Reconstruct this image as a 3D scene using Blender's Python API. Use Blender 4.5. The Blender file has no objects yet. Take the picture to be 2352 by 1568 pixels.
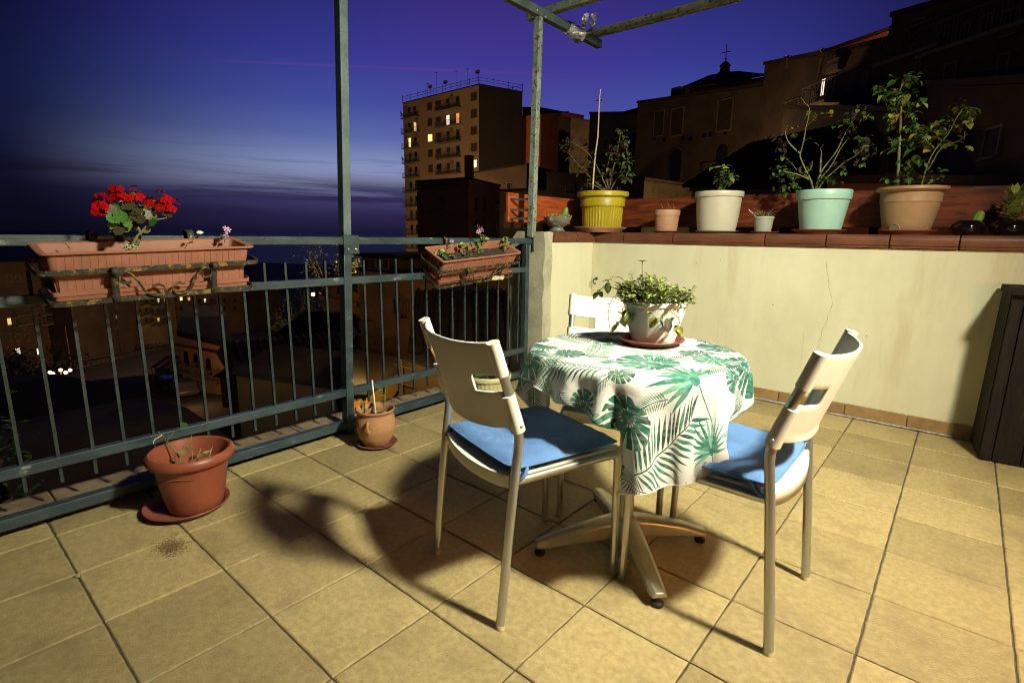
import bpy, math, random
import numpy as np
from mathutils import Vector, Matrix
random.seed(7)
S = bpy.context.scene
COL = S.collection
R = math.radians
PI = math.pi

# ------------------------------------------------------------------ camera
CAM = np.array([2.4293, -0.2582, 1.1158])
RM = np.array([[0.75942226, 0.65045442, 0.01367049],
               [0.13838883, -0.14096985, -0.98029385],
               [-0.63570934, 0.74634882, -0.19707126]])
FPX = 1212.0                      # focal length on a 2352 px wide frame
cd = bpy.data.cameras.new('camera'); cam = bpy.data.objects.new('camera', cd); COL.objects.link(cam)
cd.sensor_width = 36; cd.lens = 18.55; cd.clip_start = 0.05; cd.clip_end = 120000
cam.matrix_world = Matrix(((RM[0][0], -RM[1][0], -RM[2][0], CAM[0]), (RM[0][1], -RM[1][1], -RM[2][1], CAM[1]),
                           (RM[0][2], -RM[1][2], -RM[2][2], CAM[2]), (0, 0, 0, 1)))
S.camera = cam
S.view_settings.view_transform = 'Standard'; S.view_settings.look = 'None'
S.view_settings.exposure = 0.0; S.view_settings.gamma = 1.0
S.cycles.use_denoising = True; S.cycles.filter_width = 1.0
S.cycles.max_bounces = 6; S.cycles.sample_clamp_indirect = 4.0

def ray(px, py):
    return RM.T @ np.array([(px - 1176) / FPX, (py - 784) / FPX, 1.0])
def at(px, py, d):
    """A place d metres away (over the ground) in the direction of a point of the frame."""
    w = ray(px, py); return CAM + w * d / math.hypot(w[0], w[1])
def atz(px, py, z):
    w = ray(px, py); return CAM + w * (z - CAM[2]) / w[2]
def aty(px, py, y):
    w = ray(px, py); return CAM + w * (y - CAM[1]) / w[1]
def atx(px, py, x):
    w = ray(px, py); return CAM + w * (x - CAM[0]) / w[0]

def lin(r, g, b):
    f = lambda c: (c / 255 / 12.92) if c <= 10 else ((c / 255 + .055) / 1.055) ** 2.4
    return (f(r), f(g), f(b), 1)

# ------------------------------------------------------------------ sky
W = bpy.data.worlds.new('World'); S.world = W; W.use_nodes = True
wt = W.node_tree; wt.nodes.clear()
class NT:
    def __init__(s, t): s.t = t
    def n(s, typ, ins=None, **kw):
        x = s.t.nodes.new(typ)
        for k, v in kw.items(): setattr(x, k, v)
        for k, v in (ins or {}).items():
            if hasattr(v, 'is_linked') or hasattr(v, 'links'): s.t.links.new(v, x.inputs[k])
            else: x.inputs[k].default_value = v
        return x
    def m(s, op, a, b=None, c=None, clamp=False):
        x = s.t.nodes.new('ShaderNodeMath'); x.operation = op; x.use_clamp = clamp
        for i, v in enumerate((a, b, c)):
            if v is None: continue
            if hasattr(v, 'links'): s.t.links.new(v, x.inputs[i])
            else: x.inputs[i].default_value = v
        return x.outputs[0]
    def mix(s, fac, a, b, blend='MIX'):
        x = s.t.nodes.new('ShaderNodeMix'); x.data_type = 'RGBA'; x.blend_type = blend
        for i, v in ((0, fac), (6, a), (7, b)):
            if hasattr(v, 'links'): s.t.links.new(v, x.inputs[i])
            else: x.inputs[i].default_value = v
        return x.outputs[2]
    def ramp(s, fac, stops, interp='LINEAR'):
        x = s.t.nodes.new('ShaderNodeValToRGB'); x.color_ramp.interpolation = interp
        e = x.color_ramp.elements
        while len(e) > 1: e.remove(e[-1])
        e[0].position = stops[0][0]; e[0].color = stops[0][1]
        for p, c in stops[1:]:
            k = e.new(p); k.color = c
        s.t.links.new(fac, x.inputs[0]); return x.outputs[0]
    def smooth(s, v, a, b):
        x = s.t.nodes.new('ShaderNodeMapRange'); x.interpolation_type = 'SMOOTHSTEP'
        s.t.links.new(v, x.inputs[0]); x.inputs[1].default_value = a; x.inputs[2].default_value = b
        return x.outputs[0]
g = NT(wt)
tc = g.n('ShaderNodeTexCoord')
dirn = g.n('ShaderNodeVectorMath', {0: tc.outputs['Generated']}, operation='NORMALIZE').outputs[0]
sep = g.n('ShaderNodeSeparateXYZ', {0: dirn})
dz = sep.outputs[2]
hz = g.n('ShaderNodeCombineXYZ', {0: sep.outputs[0], 1: sep.outputs[1], 2: 0.0}).outputs[0]
hzn = g.n('ShaderNodeVectorMath', {0: hz}, operation='NORMALIZE').outputs[0]
SUNAZ = R(131)
ca = g.n('ShaderNodeVectorMath', {0: hzn, 1: (math.cos(SUNAZ), math.sin(SUNAZ), 0)}, operation='DOT_PRODUCT').outputs['Value']
near = g.smooth(ca, 0.73, 0.99)
el = g.m('MULTIPLY_ADD', dz, 1.0 / 0.6, 0.05 / 0.6, clamp=True)          # -0.05..0.55 -> 0..1
P = lambda z: min(1, max(0, (z + .05) / .6))
rs = g.ramp(el, [(P(-.05), lin(12, 12, 34)), (P(0), lin(24, 22, 50)), (P(.03), lin(44, 38, 76)), (P(.058), lin(64, 60, 106)),
                 (P(.085), lin(136, 140, 176)), (P(.115), lin(132, 146, 188)), (P(.16), lin(92, 106, 170)), (P(.21), lin(68, 80, 158)),
                 (P(.28), lin(55, 57, 144)), (P(.36), lin(44, 44, 118)), (P(.46), lin(28, 25, 82)), (P(.55), lin(16, 14, 48))])
ra = g.ramp(el, [(P(-.05), lin(5, 5, 13)), (P(0), lin(8, 8, 22)), (P(.04), lin(11, 11, 28)), (P(.08), lin(14, 15, 37)),
                 (P(.14), lin(17, 22, 54)), (P(.21), lin(16, 22, 58)), (P(.30), lin(11, 14, 46)), (P(.42), lin(8, 8, 34)), (P(.55), lin(4, 4, 18))])
sky = g.mix(near, ra, rs)
# magenta veil high above the afterglow
mg = g.n('ShaderNodeVectorMath', {0: dirn, 1: (-0.6218, 0.7242, 0.2982)}, operation='DOT_PRODUCT').outputs['Value']
sky = g.mix(g.m('MULTIPLY', g.smooth(mg, .955, 1.0), .18), sky, lin(92, 52, 150))
# streaky evening clouds low over the sea
cv = g.n('ShaderNodeMapping', {0: dirn, 3: (2.6, 2.6, 46)}).outputs[0]
c1 = g.n('ShaderNodeTexNoise', {0: cv, 'Scale': 1.0, 'Detail': 7.0, 'Roughness': .62, 'Distortion': .5}).outputs[0]
band = g.m('MULTIPLY', g.smooth(dz, .004, .045), g.m('SUBTRACT', 1.0, g.smooth(dz, .072, .105)))
cm = g.m('MULTIPLY', g.smooth(c1, .43, .60), band)
sky = g.mix(g.m('MULTIPLY', cm, .80), sky, g.mix(near, lin(14, 12, 30), lin(40, 33, 68)))
c2 = g.n('ShaderNodeTexNoise', {0: g.n('ShaderNodeMapping', {0: dirn, 1: (3, 1, 2), 3: (3.5, 3.5, 70)}).outputs[0], 'Scale': 1.0, 'Detail': 6.0, 'Roughness': .6, 'Distortion': .4}).outputs[0]
b2 = g.m('MULTIPLY', g.smooth(dz, .05, .085), g.m('SUBTRACT', 1.0, g.smooth(dz, .10, .15)))
sky = g.mix(g.m('MULTIPLY', g.m('MULTIPLY', g.smooth(c2, .5, .68), b2), .45), sky, g.mix(near, lin(24, 22, 58), lin(66, 62, 128)))
# old contrail, a thin pink line
na = Vector((-0.8664, 0.4281, 0.257)).cross(Vector((-0.599, 0.7548, 0.2675))).normalized()
ln = g.m('ABSOLUTE', g.n('ShaderNodeVectorMath', {0: dirn, 1: tuple(na)}, operation='DOT_PRODUCT').outputs['Value'])
lm = g.m('SUBTRACT', 1.0, g.smooth(ln, 0.0, .0032))
mid = Vector((-0.76, 0.60, 0.262)).normalized()
lm = g.m('MULTIPLY', lm, g.smooth(g.n('ShaderNodeVectorMath', {0: dirn, 1: tuple(mid)}, operation='DOT_PRODUCT').outputs['Value'], .955, .985))
sky = g.mix(g.m('MULTIPLY', lm, .26), sky, lin(110, 56, 150))
# the zenith goes on darkening overhead
sky = g.mix(g.smooth(dz, .45, .85), sky, lin(5, 5, 18))
bg = g.n('ShaderNodeBackground', {0: sky, 1: 1.0})
g.n('ShaderNodeOutputWorld', {0: bg.outputs[0]})

# ------------------------------------------------------------------ mesh helpers
class MB:
    def __init__(s): s.v = []; s.f = []
    def add(s, vs, fs):
        o = len(s.v); s.v += [tuple(map(float, p)) for p in vs]; s.f += [tuple(i + o for i in f) for f in fs]; return s
    def box(s, x0, x1, y0, y1, z0, z1):
        return s.add([(x0, y0, z0), (x1, y0, z0), (x1, y1, z0), (x0, y1, z0), (x0, y0, z1), (x1, y0, z1), (x1, y1, z1), (x0, y1, z1)],
                     [(3, 2, 1, 0), (4, 5, 6, 7), (0, 1, 5, 4), (1, 2, 6, 5), (2, 3, 7, 6), (3, 0, 4, 7)])
    def bar(s, a, b, w, h=None, up=(0, 0, 1)):
        """a square bar from a to b, w wide and h high"""
        h = h or w; a = Vector(a); b = Vector(b); d = (b - a).normalized(); u = Vector(up)
        if abs(d.dot(u)) > .95: u = Vector((0, 1, 0))
        x = d.cross(u).normalized(); y = x.cross(d)
        q = []
        for p in (a, b):
            for i, j in ((-1, -1), (1, -1), (1, 1), (-1, 1)): q.append(p + x * i * w / 2 + y * j * h / 2)
        return s.add(q, [(0, 1, 2, 3), (7, 6, 5, 4), (0, 4, 5, 1), (1, 5, 6, 2), (2, 6, 7, 3), (3, 7, 4, 0)])
    def tube(s, path, r, n=8, closed=False, caps=True):
        pts = [Vector(p) for p in path]; m = len(pts)
        rs = r if isinstance(r, (list, tuple)) else [r] * m
        t0 = (pts[1] - pts[0]).normalized()
        nv = t0.cross(Vector((0, 0, 1)));
        if nv.length < .05: nv = t0.cross(Vector((1, 0, 0)))
        nv.normalize(); o = len(s.v); vs = []
        for i, p in enumerate(pts):
            a = pts[(i - 1) % m] if (closed or i > 0) else p
            b = pts[(i + 1) % m] if (closed or i < m - 1) else p
            t = (b - a).normalized()
            nv = (nv - t * nv.dot(t)); nv.normalize(); bn = t.cross(nv)
            for k in range(n):
                c = 2 * PI * (k + .5) / n; vs.append(p + (nv * math.cos(c) + bn * math.sin(c)) * rs[i])
        fs = []
        for i in range(m if closed else m - 1):
            j = (i + 1) % m
            for k in range(n): fs.append((i * n + k, i * n + (k + 1) % n, j * n + (k + 1) % n, j * n + k))
        if caps and not closed:
            fs.append(tuple(range(n - 1, -1, -1))); fs.append(tuple((m - 1) * n + k for k in range(n)))
        return s.add(vs, fs)
    def lathe(s, prof, n=36, c=(0, 0, 0), mod=None):
        vs = []; fs = []
        for i, (r, z) in enumerate(prof):
            for k in range(n):
                a = 2 * PI * k / n; q = r if mod is None else mod(i, a, r)
                vs.append((c[0] + q * math.cos(a), c[1] + q * math.sin(a), c[2] + z))
        for i in range(len(prof) - 1):
            for k in range(n): fs.append((i * n + k, i * n + (k + 1) % n, (i + 1) * n + (k + 1) % n, (i + 1) * n + k))
        if prof[0][0] > 1e-4: fs.append(tuple(range(n - 1, -1, -1)))
        if prof[-1][0] > 1e-4: fs.append(tuple((len(prof) - 1) * n + k for k in range(n)))
        return s.add(vs, fs)
    def prism(s, poly, z0, z1, zt=None):
        n = len(poly); zt = zt or [z1] * n
        vs = [(p[0], p[1], z0) for p in poly] + [(p[0], p[1], zt[i]) for i, p in enumerate(poly)]
        return s.add(vs, [tuple(range(n - 1, -1, -1)), tuple(range(n, 2 * n))] + [(i, (i + 1) % n, n + (i + 1) % n, n + i) for i in range(n)])
    def blob(s, c, r, sq=(1, 1, 1), n=6):
        prof = [(r * math.sin(PI * i / n), -r * math.cos(PI * i / n)) for i in range(n + 1)]
        o = len(s.v); s.lathe(prof, 2 * n)
        s.v[o:] = [(c[0] + x * sq[0], c[1] + y * sq[1], c[2] + z * sq[2]) for x, y, z in s.v[o:]]; return s
    def mesh(s, name, mat, smooth=35):
        me = bpy.data.meshes.new(name); me.from_pydata(s.v, [], s.f); me.validate(); me.update()
        if mat: me.materials.append(mat)
        if smooth:
            me.shade_smooth()
            if smooth < 179: me.set_sharp_from_angle(angle=R(smooth))
        return me
    def build(s, name, mat, parent=None, smooth=35, bevel=0, loc=None, rot=None):
        o = bpy.data.objects.new(name, s.mesh(name, mat, smooth)); COL.objects.link(o)
        return fin(o, parent, bevel, loc, rot)

def fin(o, parent=None, bevel=0, loc=None, rot=None):
    if parent: o.parent = parent
    if loc is not None: o.location = loc
    if rot is not None: o.rotation_euler = rot
    if bevel:
        b = o.modifiers.new('edge', 'BEVEL'); b.width = bevel; b.segments = 2; b.limit_method = 'ANGLE'; b.angle_limit = R(40)
    return o
def inst(name, me, parent=None, loc=(0, 0, 0), rot=(0, 0, 0), scale=(1, 1, 1)):
    o = bpy.data.objects.new(name, me); COL.objects.link(o)
    if parent: o.parent = parent
    o.location = loc; o.rotation_euler = rot; o.scale = scale if isinstance(scale, (tuple, list)) else (scale,) * 3
    return o
def tag(o, label=None, cat=None, group=None, kind=None):
    for k, v in (('label', label), ('category', cat), ('group', group), ('kind', kind)):
        if v: o[k] = v
    return o
def thing(name, label, cat, loc=(0, 0, 0), rz=0, group=None):
    o = bpy.data.objects.new(name, None); COL.objects.link(o); o.location = loc; o.rotation_euler = (0, 0, rz)
    o.empty_display_size = .1
    return tag(o, label, cat, group)
def copy_tree(o, parent=None):
    c = o.copy(); COL.objects.link(c)
    if parent: c.parent = parent
    for ch in list(o.children): copy_tree(ch, c)
    return c
def catmull(pts, k=6, closed=False):
    P_ = [Vector(p) for p in pts]; n = len(P_); out = []
    rng = range(n) if closed else range(n - 1)
    for i in rng:
        p0 = P_[(i - 1) % n] if closed or i > 0 else P_[0]; p1 = P_[i]; p2 = P_[(i + 1) % n]
        p3 = P_[(i + 2) % n] if closed or i + 2 < n else P_[-1]
        for j in range(k):
            t = j / k
            out.append(.5 * ((2 * p1) + (p2 - p0) * t + (2 * p0 - 5 * p1 + 4 * p2 - p3) * t * t + (3 * p1 - p0 - 3 * p2 + p3) * t ** 3))
    if not closed: out.append(P_[-1])
    return out

# ------------------------------------------------------------------ materials
def M(name, c1, c2=None, scale=9, rough=.6, metal=0.0, bump=0.0, bscale=90, rnd=0.0, lo=.38, hi=.64, stretch=(1, 1, 1),
      c3=None, c3scale=25, c3lo=.62, c3hi=.7, spec=.5, offs=False, coat=0.0, trans=0.0, detail=7, bstretch=None, wst=None):
    m = bpy.data.materials.new(name); m.use_nodes = True; t = m.node_tree; t.nodes.clear(); g = NT(t)
    tc = g.n('ShaderNodeTexCoord'); co = tc.outputs['Object']
    oi = g.n('ShaderNodeObjectInfo')
    if offs or rnd:
        off = g.n('ShaderNodeCombineXYZ', {0: g.m('MULTIPLY', oi.outputs['Random'], 37.0), 1: g.m('MULTIPLY', oi.outputs['Random'], 91.0), 2: 0.0}).outputs[0]
        co = g.n('ShaderNodeVectorMath', {0: co, 1: off}, operation='ADD').outputs[0]
    mp = g.n('ShaderNodeMapping', {0: co, 3: stretch}).outputs[0]
    col = None
    base = tuple(c1) + (1,) if len(c1) == 3 else c1
    if c2:
        nz = g.n('ShaderNodeTexNoise', {0: mp, 'Scale': scale, 'Detail': detail, 'Roughness': .62}).outputs[0]
        col = g.mix(g.smooth(nz, lo, hi), base, tuple(c2) + (1,) if len(c2) == 3 else c2)
    if c3:
        n3 = g.n('ShaderNodeTexNoise', {0: mp, 'Scale': c3scale, 'Detail': 8.0, 'Roughness': .7}).outputs[0]
        col = g.mix(g.smooth(n3, c3lo, c3hi), col if col else base, tuple(c3) + (1,))
    if wst:      # stains that run on across the pieces: (scale, colour, amount, stretch)
        gp_ = g.n('ShaderNodeNewGeometry').outputs['Position']
        ns = g.n('ShaderNodeTexNoise', {0: g.n('ShaderNodeMapping', {0: gp_, 3: wst[3]}).outputs[0], 'Scale': wst[0], 'Detail': 9.0, 'Roughness': .68}).outputs[0]
        col = g.mix(g.m('MULTIPLY', g.smooth(ns, .46, .72), wst[2]), col if col else base, tuple(wst[1]) + (1,))
    if rnd:
        v = g.n('ShaderNodeMapRange', {0: oi.outputs['Random'], 3: 1 - rnd, 4: 1 + rnd}).outputs[0]
        hs = g.n('ShaderNodeHueSaturation', {'Value': v, 'Color': col if col else base}); col = hs.outputs[0]
    b = g.n('ShaderNodeBsdfPrincipled')
    if col: t.links.new(col, b.inputs['Base Color'])
    else: b.inputs['Base Color'].default_value = base
    b.inputs['Roughness'].default_value = rough; b.inputs['Metallic'].default_value = metal
    b.inputs['Specular IOR Level'].default_value = spec; b.inputs['Coat Weight'].default_value = coat
    if trans:
        pass
    if bump:
        bm_ = mp if bstretch is None else g.n('ShaderNodeMapping', {0: co, 3: bstretch}).outputs[0]
        nb = g.n('ShaderNodeTexNoise', {0: bm_, 'Scale': bscale, 'Detail': 6.0, 'Roughness': .6}).outputs[0]
        bp = g.n('ShaderNodeBump', {'Height': nb, 'Strength': bump, 'Distance': .01}); t.links.new(bp.outputs[0], b.inputs['Normal'])
    g.n('ShaderNodeOutputMaterial', {0: b.outputs[0]})
    return m
def E(name, col, st):
    m = bpy.data.materials.new(name); m.use_nodes = True; t = m.node_tree; t.nodes.clear(); g = NT(t)
    e = g.n('ShaderNodeEmission', {0: tuple(col) + (1,), 1: st}); g.n('ShaderNodeOutputMaterial', {0: e.outputs[0]}); return m
def spot(name, loc, aim, col, watt, size, blend, rad=.1):
    l = bpy.data.lights.new(name, 'SPOT'); l.color = col; l.energy = watt; l.shadow_soft_size = rad; l.spot_size = size; l.spot_blend = blend
    o = bpy.data.objects.new(name, l); COL.objects.link(o); o.location = loc; o.rotation_euler = (Vector(aim) - Vector(loc)).to_track_quat('-Z', 'Y').to_euler(); return o
def point(name, loc, col, watt, rad=.1):
    l = bpy.data.lights.new(name, 'POINT'); l.color = col; l.energy = watt; l.shadow_soft_size = rad
    o = bpy.data.objects.new(name, l); COL.objects.link(o); o.location = loc; return o

m_tile = M('tile', (.47, .365, .175), (.34, .25, .105), scale=48, lo=.30, hi=.70, rough=.5, bump=.5, bscale=170, rnd=.17, c3=(.13, .105, .06), c3scale=95, c3lo=.61, c3hi=.68, detail=12, wst=(4.2, (.24, .175, .085), .7, (1, 1, 1)))
m_grout = M('grout', (.13, .10, .065), (.075, .058, .04), scale=30, rough=.95, bump=.4, bscale=200)
m_plaster = M('plaster', (.71, .69, .495), (.67, .65, .46), scale=2.2, rough=.85, bump=.10, bscale=160, c3=(.58, .53, .34), c3scale=2.6, c3lo=.52, c3hi=.74, stretch=(1.6, 1.6, .22), wst=(1.3, (.50, .47, .32), .45, (1, 1, .8)))
m_rough = M('rough_plaster', (.50, .47, .34), (.36, .335, .25), scale=6, rough=.95, bump=.6, bscale=60, c3=(.62, .60, .50), c3scale=18)
m_capt = M('cap_tile', (.16, .056, .028), (.11, .040, .022), scale=9, rough=.42, bump=.08, rnd=.1, c3=(.30, .14, .09), c3scale=40, c3lo=.66, c3hi=.76)
m_base = M('baseboard', (.34, .22, .10), (.27, .17, .07), scale=12, rough=.5, bump=.1, rnd=.06)
m_seal = M('sealant', (.50, .55, .58), (.30, .33, .36), scale=40, rough=.7)
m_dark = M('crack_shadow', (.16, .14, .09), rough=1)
m_rail = M('rail_paint', (.050, .075, .082), (.028, .043, .05), scale=14, rough=.42, metal=.15, bump=.12, bscale=40, c3=(.27, .31, .30), c3scale=22, c3lo=.60, c3hi=.70, stretch=(1, .35, 1), offs=True)
m_bar = M('bar_paint', (.036, .052, .056), (.022, .03, .034), scale=20, rough=.42, metal=.15, bump=.1, bscale=60, c3=(.30, .32, .28), c3scale=40, c3lo=.66, c3hi=.74, offs=True)
m_perg = M('pergola_paint', (.28, .34, .28), (.18, .24, .20), scale=9, rough=.55, metal=.1, bump=.25, bscale=60, c3=(.12, .06, .02), c3scale=34, c3lo=.53, c3hi=.60, offs=True)
m_perg2 = M('pergola_paint_pale', (.11, .15, .145), (.07, .10, .10), scale=9, rough=.5, metal=.1, bump=.2, bscale=60, c3=(.10, .05, .018), c3scale=26, c3lo=.62, c3hi=.68, offs=True)
m_iron = M('wrought_iron', (.035, .036, .032), (.06, .055, .035), scale=25, rough=.6, metal=.4, bump=.4, bscale=80, c3=(.26, .17, .05), c3scale=30, c3lo=.52, c3hi=.60)
m_planter = M('planter_plastic', (.37, .15, .092), (.31, .125, .078), scale=6, rough=.5, bump=.04, bscale=150, c3=(.50, .27, .19), c3scale=22, c3lo=.66, c3hi=.78)
m_soil = M('soil', (.030, .020, .013), (.06, .042, .026), scale=60, rough=1, bump=1.0, bscale=120)
m_terra = M('terracotta_plastic', (.27, .070, .034), (.22, .056, .03), scale=5, rough=.42, bump=.03, c3=(.36, .15, .09), c3scale=14, c3lo=.62, c3hi=.74)
m_saucer = M('saucer_plastic', (.25, .075, .045), (.20, .06, .04), scale=10, rough=.5, c3=(.36, .2, .14), c3scale=25, c3lo=.64, c3hi=.75)
m_clay = M('clay', (.44, .22, .10), (.36, .17, .075), scale=5, rough=.85, bump=.15, bscale=40, bstretch=(1, 1, 9), c3=(.55, .43, .30), c3scale=6, c3lo=.58, c3hi=.75, stretch=(1, 1, 3))
m_cream = M('cream_plastic', (.66, .60, .34), (.60, .53, .29), scale=6, rough=.45)
m_yellow = M('yellow_plastic', (.46, .36, .018), (.38, .28, .012), scale=7, rough=.42, c3=(.17, .12, .03), c3scale=20, c3lo=.62, c3hi=.70, stretch=(1, 1, .6))
m_pink = M('pale_terracotta', (.46, .245, .145), (.40, .21, .12), scale=8, rough=.55, c3=(.55, .40, .29), c3scale=14, c3lo=.6, c3hi=.72)
m_beige = M('beige_plastic', (.54, .51, .40), (.50, .47, .36), scale=5, rough=.38, c3=(.40, .35, .24), c3scale=9, c3lo=.62, c3hi=.76)
m_grey = M('grey_plastic', (.36, .37, .31), (.32, .33, .28), scale=6, rough=.5)
m_mint = M('mint_plastic', (.35, .57, .49), (.32, .53, .45), scale=5, rough=.42, c3=(.34, .42, .26), c3scale=7, c3lo=.66, c3hi=.74)
m_brownp = M('brown_plastic', (.33, .20, .105), (.29, .17, .09), scale=7, rough=.5, c3=(.43, .30, .18), c3scale=14, c3lo=.6, c3hi=.72)
m_vase = M('dark_glaze', (.006, .004, .005), rough=.08, spec=.6)
m_stone = M('stone_bowl', (.19, .18, .14), (.12, .115, .09), scale=14, rough=.85, bump=.4, bscale=60, c3=(.52, .50, .43), c3scale=16, c3lo=.56, c3hi=.64)
m_white = M('white_plastic', (.86, .86, .80), (.82, .82, .76), scale=4, rough=.4, c3=(.55, .42, .22), c3scale=5, c3lo=.68, c3hi=.8)
m_chair = M('chair_plastic', (.84, .82, .70), (.80, .78, .66), scale=3, rough=.38, c3=(.55, .50, .38), c3scale=18, c3lo=.68, c3hi=.76, bump=.02, bscale=300)
m_alu = M('aluminium', (.62, .62, .58), (.52, .52, .48), scale=10, rough=.30, metal=.85, c3=(.2, .18, .14), c3scale=50, c3lo=.68, c3hi=.75, stretch=(1, 1, .3))
m_base_al = M('cast_aluminium', (.62, .57, .46), (.5, .46, .37), scale=18, rough=.38, metal=.75, bump=.08)
m_black = M('black_rubber', (.012, .012, .012), rough=.5)
m_cush = M('blue_cotton', (.115, .235, .50), (.09, .195, .43), scale=6, rough=.95, bump=.35, bscale=300, c3=(.18, .31, .56), c3scale=9, c3lo=.55, c3hi=.75)
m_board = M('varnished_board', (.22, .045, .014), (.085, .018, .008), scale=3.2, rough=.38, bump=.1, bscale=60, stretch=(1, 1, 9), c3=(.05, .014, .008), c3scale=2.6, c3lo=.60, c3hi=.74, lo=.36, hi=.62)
m_board_lit = M('varnished_board_lit', (.46, .095, .026), (.24, .046, .014), scale=3.2, rough=.38, bump=.1, bscale=60, stretch=(1, 1, 9), c3=(.08, .02, .01), c3scale=2.6, c3lo=.64, c3hi=.76)  # varnished_board again, with the lamplight on this plank put into its base colour
m_cab = M('weathered_wood', (.018, .014, .010), (.009, .007, .006), scale=8, rough=.8, spec=.25, bump=.8, bscale=30, stretch=(6, 6, .6), c3=(.10, .07, .035), c3scale=5, c3lo=.62, c3hi=.72, offs=True)
m_bamboo = M('bamboo', (.62, .55, .33), (.5, .43, .24), scale=10, rough=.5)
m_whitest = M('white_stick', (.75, .74, .66), rough=.5)
m_stem = M('green_stem', (.19, .20, .06), (.14, .13, .05), scale=30, rough=.6)
m_stemd = M('brown_stem', (.14, .10, .05), (.20, .19, .08), scale=30, rough=.7)
def leafmat(n, c1, c2): return M(n, c1, c2, scale=18, rough=.45, rnd=.28, bump=.1, bscale=60)
m_lg = leafmat('leaf_green', (.055, .15, .022), (.035, .10, .016))
m_ly = leafmat('leaf_yellow', (.36, .27, .02), (.22, .20, .02))
m_lo = leafmat('leaf_olive', (.15, .19, .035), (.09, .13, .025))
m_ld = leafmat('leaf_dark', (.05, .055, .02), (.075, .05, .024))
m_lp = leafmat('leaf_purple', (.055, .022, .032), (.04, .03, .02))
m_lpale = leafmat('leaf_pale', (.34, .40, .10), (.20, .27, .06))
m_red = M('petal_red', (.46, .003, .003), (.16, .001, .002), scale=20, rough=.8, rnd=.3, spec=.08)
m_pinkp = M('petal_pink', (.62, .26, .46), (.70, .52, .66), scale=60, rough=.6)
m_cactus = M('cactus_skin', (.20, .30, .05), (.13, .22, .035), scale=40, rough=.5)
m_foil = M('torn_foil', (.80, .82, .80), rough=.3, metal=.6, bump=.8, bscale=70)
m_plastic_w = M('white_film', (.78, .79, .78), rough=.4)
m_steel = M('zinc', (.55, .55, .52), (.3, .3, .28), scale=40, rough=.35, metal=.9)

# ------------------------------------------------------------------ lamps of the terrace (on the house wall outside the frame)
m_house = M('house_stone', (.16, .13, .085), (.11, .09, .06), scale=4, rough=1, bump=.5, bscale=20)
house = MB().box(3.78, 3.95, -2.5, 3.62, -.3, 3.3).build('house_wall', m_house)
tag(house, 'brown stone house wall closing the terrace on its right side', 'wall', kind='structure')
KEY = (3.58, 1.22, 2.85); AIM = (1.0, 2.0, .72)
wl = thing('floodlight', 'round floodlight tilted down from the brown stone house wall', 'lamp', KEY)
MB().bar((.225, 0, .10), (.03, 0, .10), .03).box(.215, .228, -.05, .05, .04, .16).build('bracket', m_steel, wl)
dn = (Vector(AIM) - Vector(KEY)).to_track_quat('-Z', 'Y').to_euler()
MB().lathe([(.0, .10), (.07, .095), (.10, .05), (.125, -.01), (.12, -.01), (.09, .045), (.0, .08)], 28).build('reflector', m_plastic_w, wl, rot=dn)
spot('terrace_light', KEY, AIM, (1.0, .99, .76), 1180, R(101), 1.0, .15)
w2 = thing('doorway_lamp', 'small amber lantern low on the brown stone house wall', 'lamp', (3.62, 1.2, .98))
MB().box(.10, .16, -.05, .05, -.1, .1).build('back_plate', m_black, w2)
MB().bar((.12, 0, .09), (-.02, 0, .09), .02).build('arm', m_black, w2)
point('doorway_light', (3.60, 1.2, .98), (1.0, .42, .10), 42, .05)

# ------------------------------------------------------------------ floor
PX, PY = .3347, .33
floor = MB().box(-.17, 3.72, -2.6, 3.65, -.28, -.006).build('terrace_floor', m_grout, smooth=0)
tag(floor, kind='structure')
def infr(x, y, z, mgn=1000):
    c = RM @ (np.array([x, y, z]) - CAM)
    if c[2] < .05: return False
    px, py = 1176 + FPX * c[0] / c[2], 784 + FPX * c[1] / c[2]
    return -mgn < px < 2352 + mgn and -mgn < py < 1568 + mgn
def tile_mesh(name, w, h, th, mat, bev=.0045, seg=8, jit=.0012):
    """a slab with a slightly ragged, softened edge; its top is at z = 0"""
    rim = []
    for i in range(seg): rim.append((-w / 2 + w * i / seg, -h / 2))
    for i in range(seg): rim.append((w / 2, -h / 2 + h * i / seg))
    for i in range(seg): rim.append((w / 2 - w * i / seg, h / 2))
    for i in range(seg): rim.append((-w / 2, h / 2 - h * i / seg))
    n = len(rim); o = []; inn = []
    for x, y in rim:
        l = max(abs(x) / (w / 2), abs(y) / (h / 2))
        jx, jy = random.uniform(-jit, jit), random.uniform(-jit, jit)
        o.append((x + jx, y + jy)); inn.append((x + jx - math.copysign(bev, x) * (abs(x) > w / 2 - .002), y + jy - math.copysign(bev, y) * (abs(y) > h / 2 - .002)))
    vs = [(x, y, -th) for x, y in o] + [(x, y, -.0028) for x, y in o] + [(x, y, 0) for x, y in inn]
    fs = [(i, (i + 1) % n, n + (i + 1) % n, n + i) for i in range(n)] + [(n + i, n + (i + 1) % n, 2 * n + (i + 1) % n, 2 * n + i) for i in range(n)] + [tuple(range(2 * n, 3 * n))]
    return MB().add(vs, fs).mesh(name, mat, 25)
TM = [tile_mesh('floor_tile_mesh', PX - .0055, PY - .0055, .012, m_tile, .0035, 10, .0011) for _ in range(5)]
TE = [tile_mesh('edge_tile_mesh', .155, PY - .0075, .012, m_tile) for _ in range(2)]
TW = [tile_mesh('wall_row_tile_mesh', PX - .0075, .30, .012, m_tile) for _ in range(2)]
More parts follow.
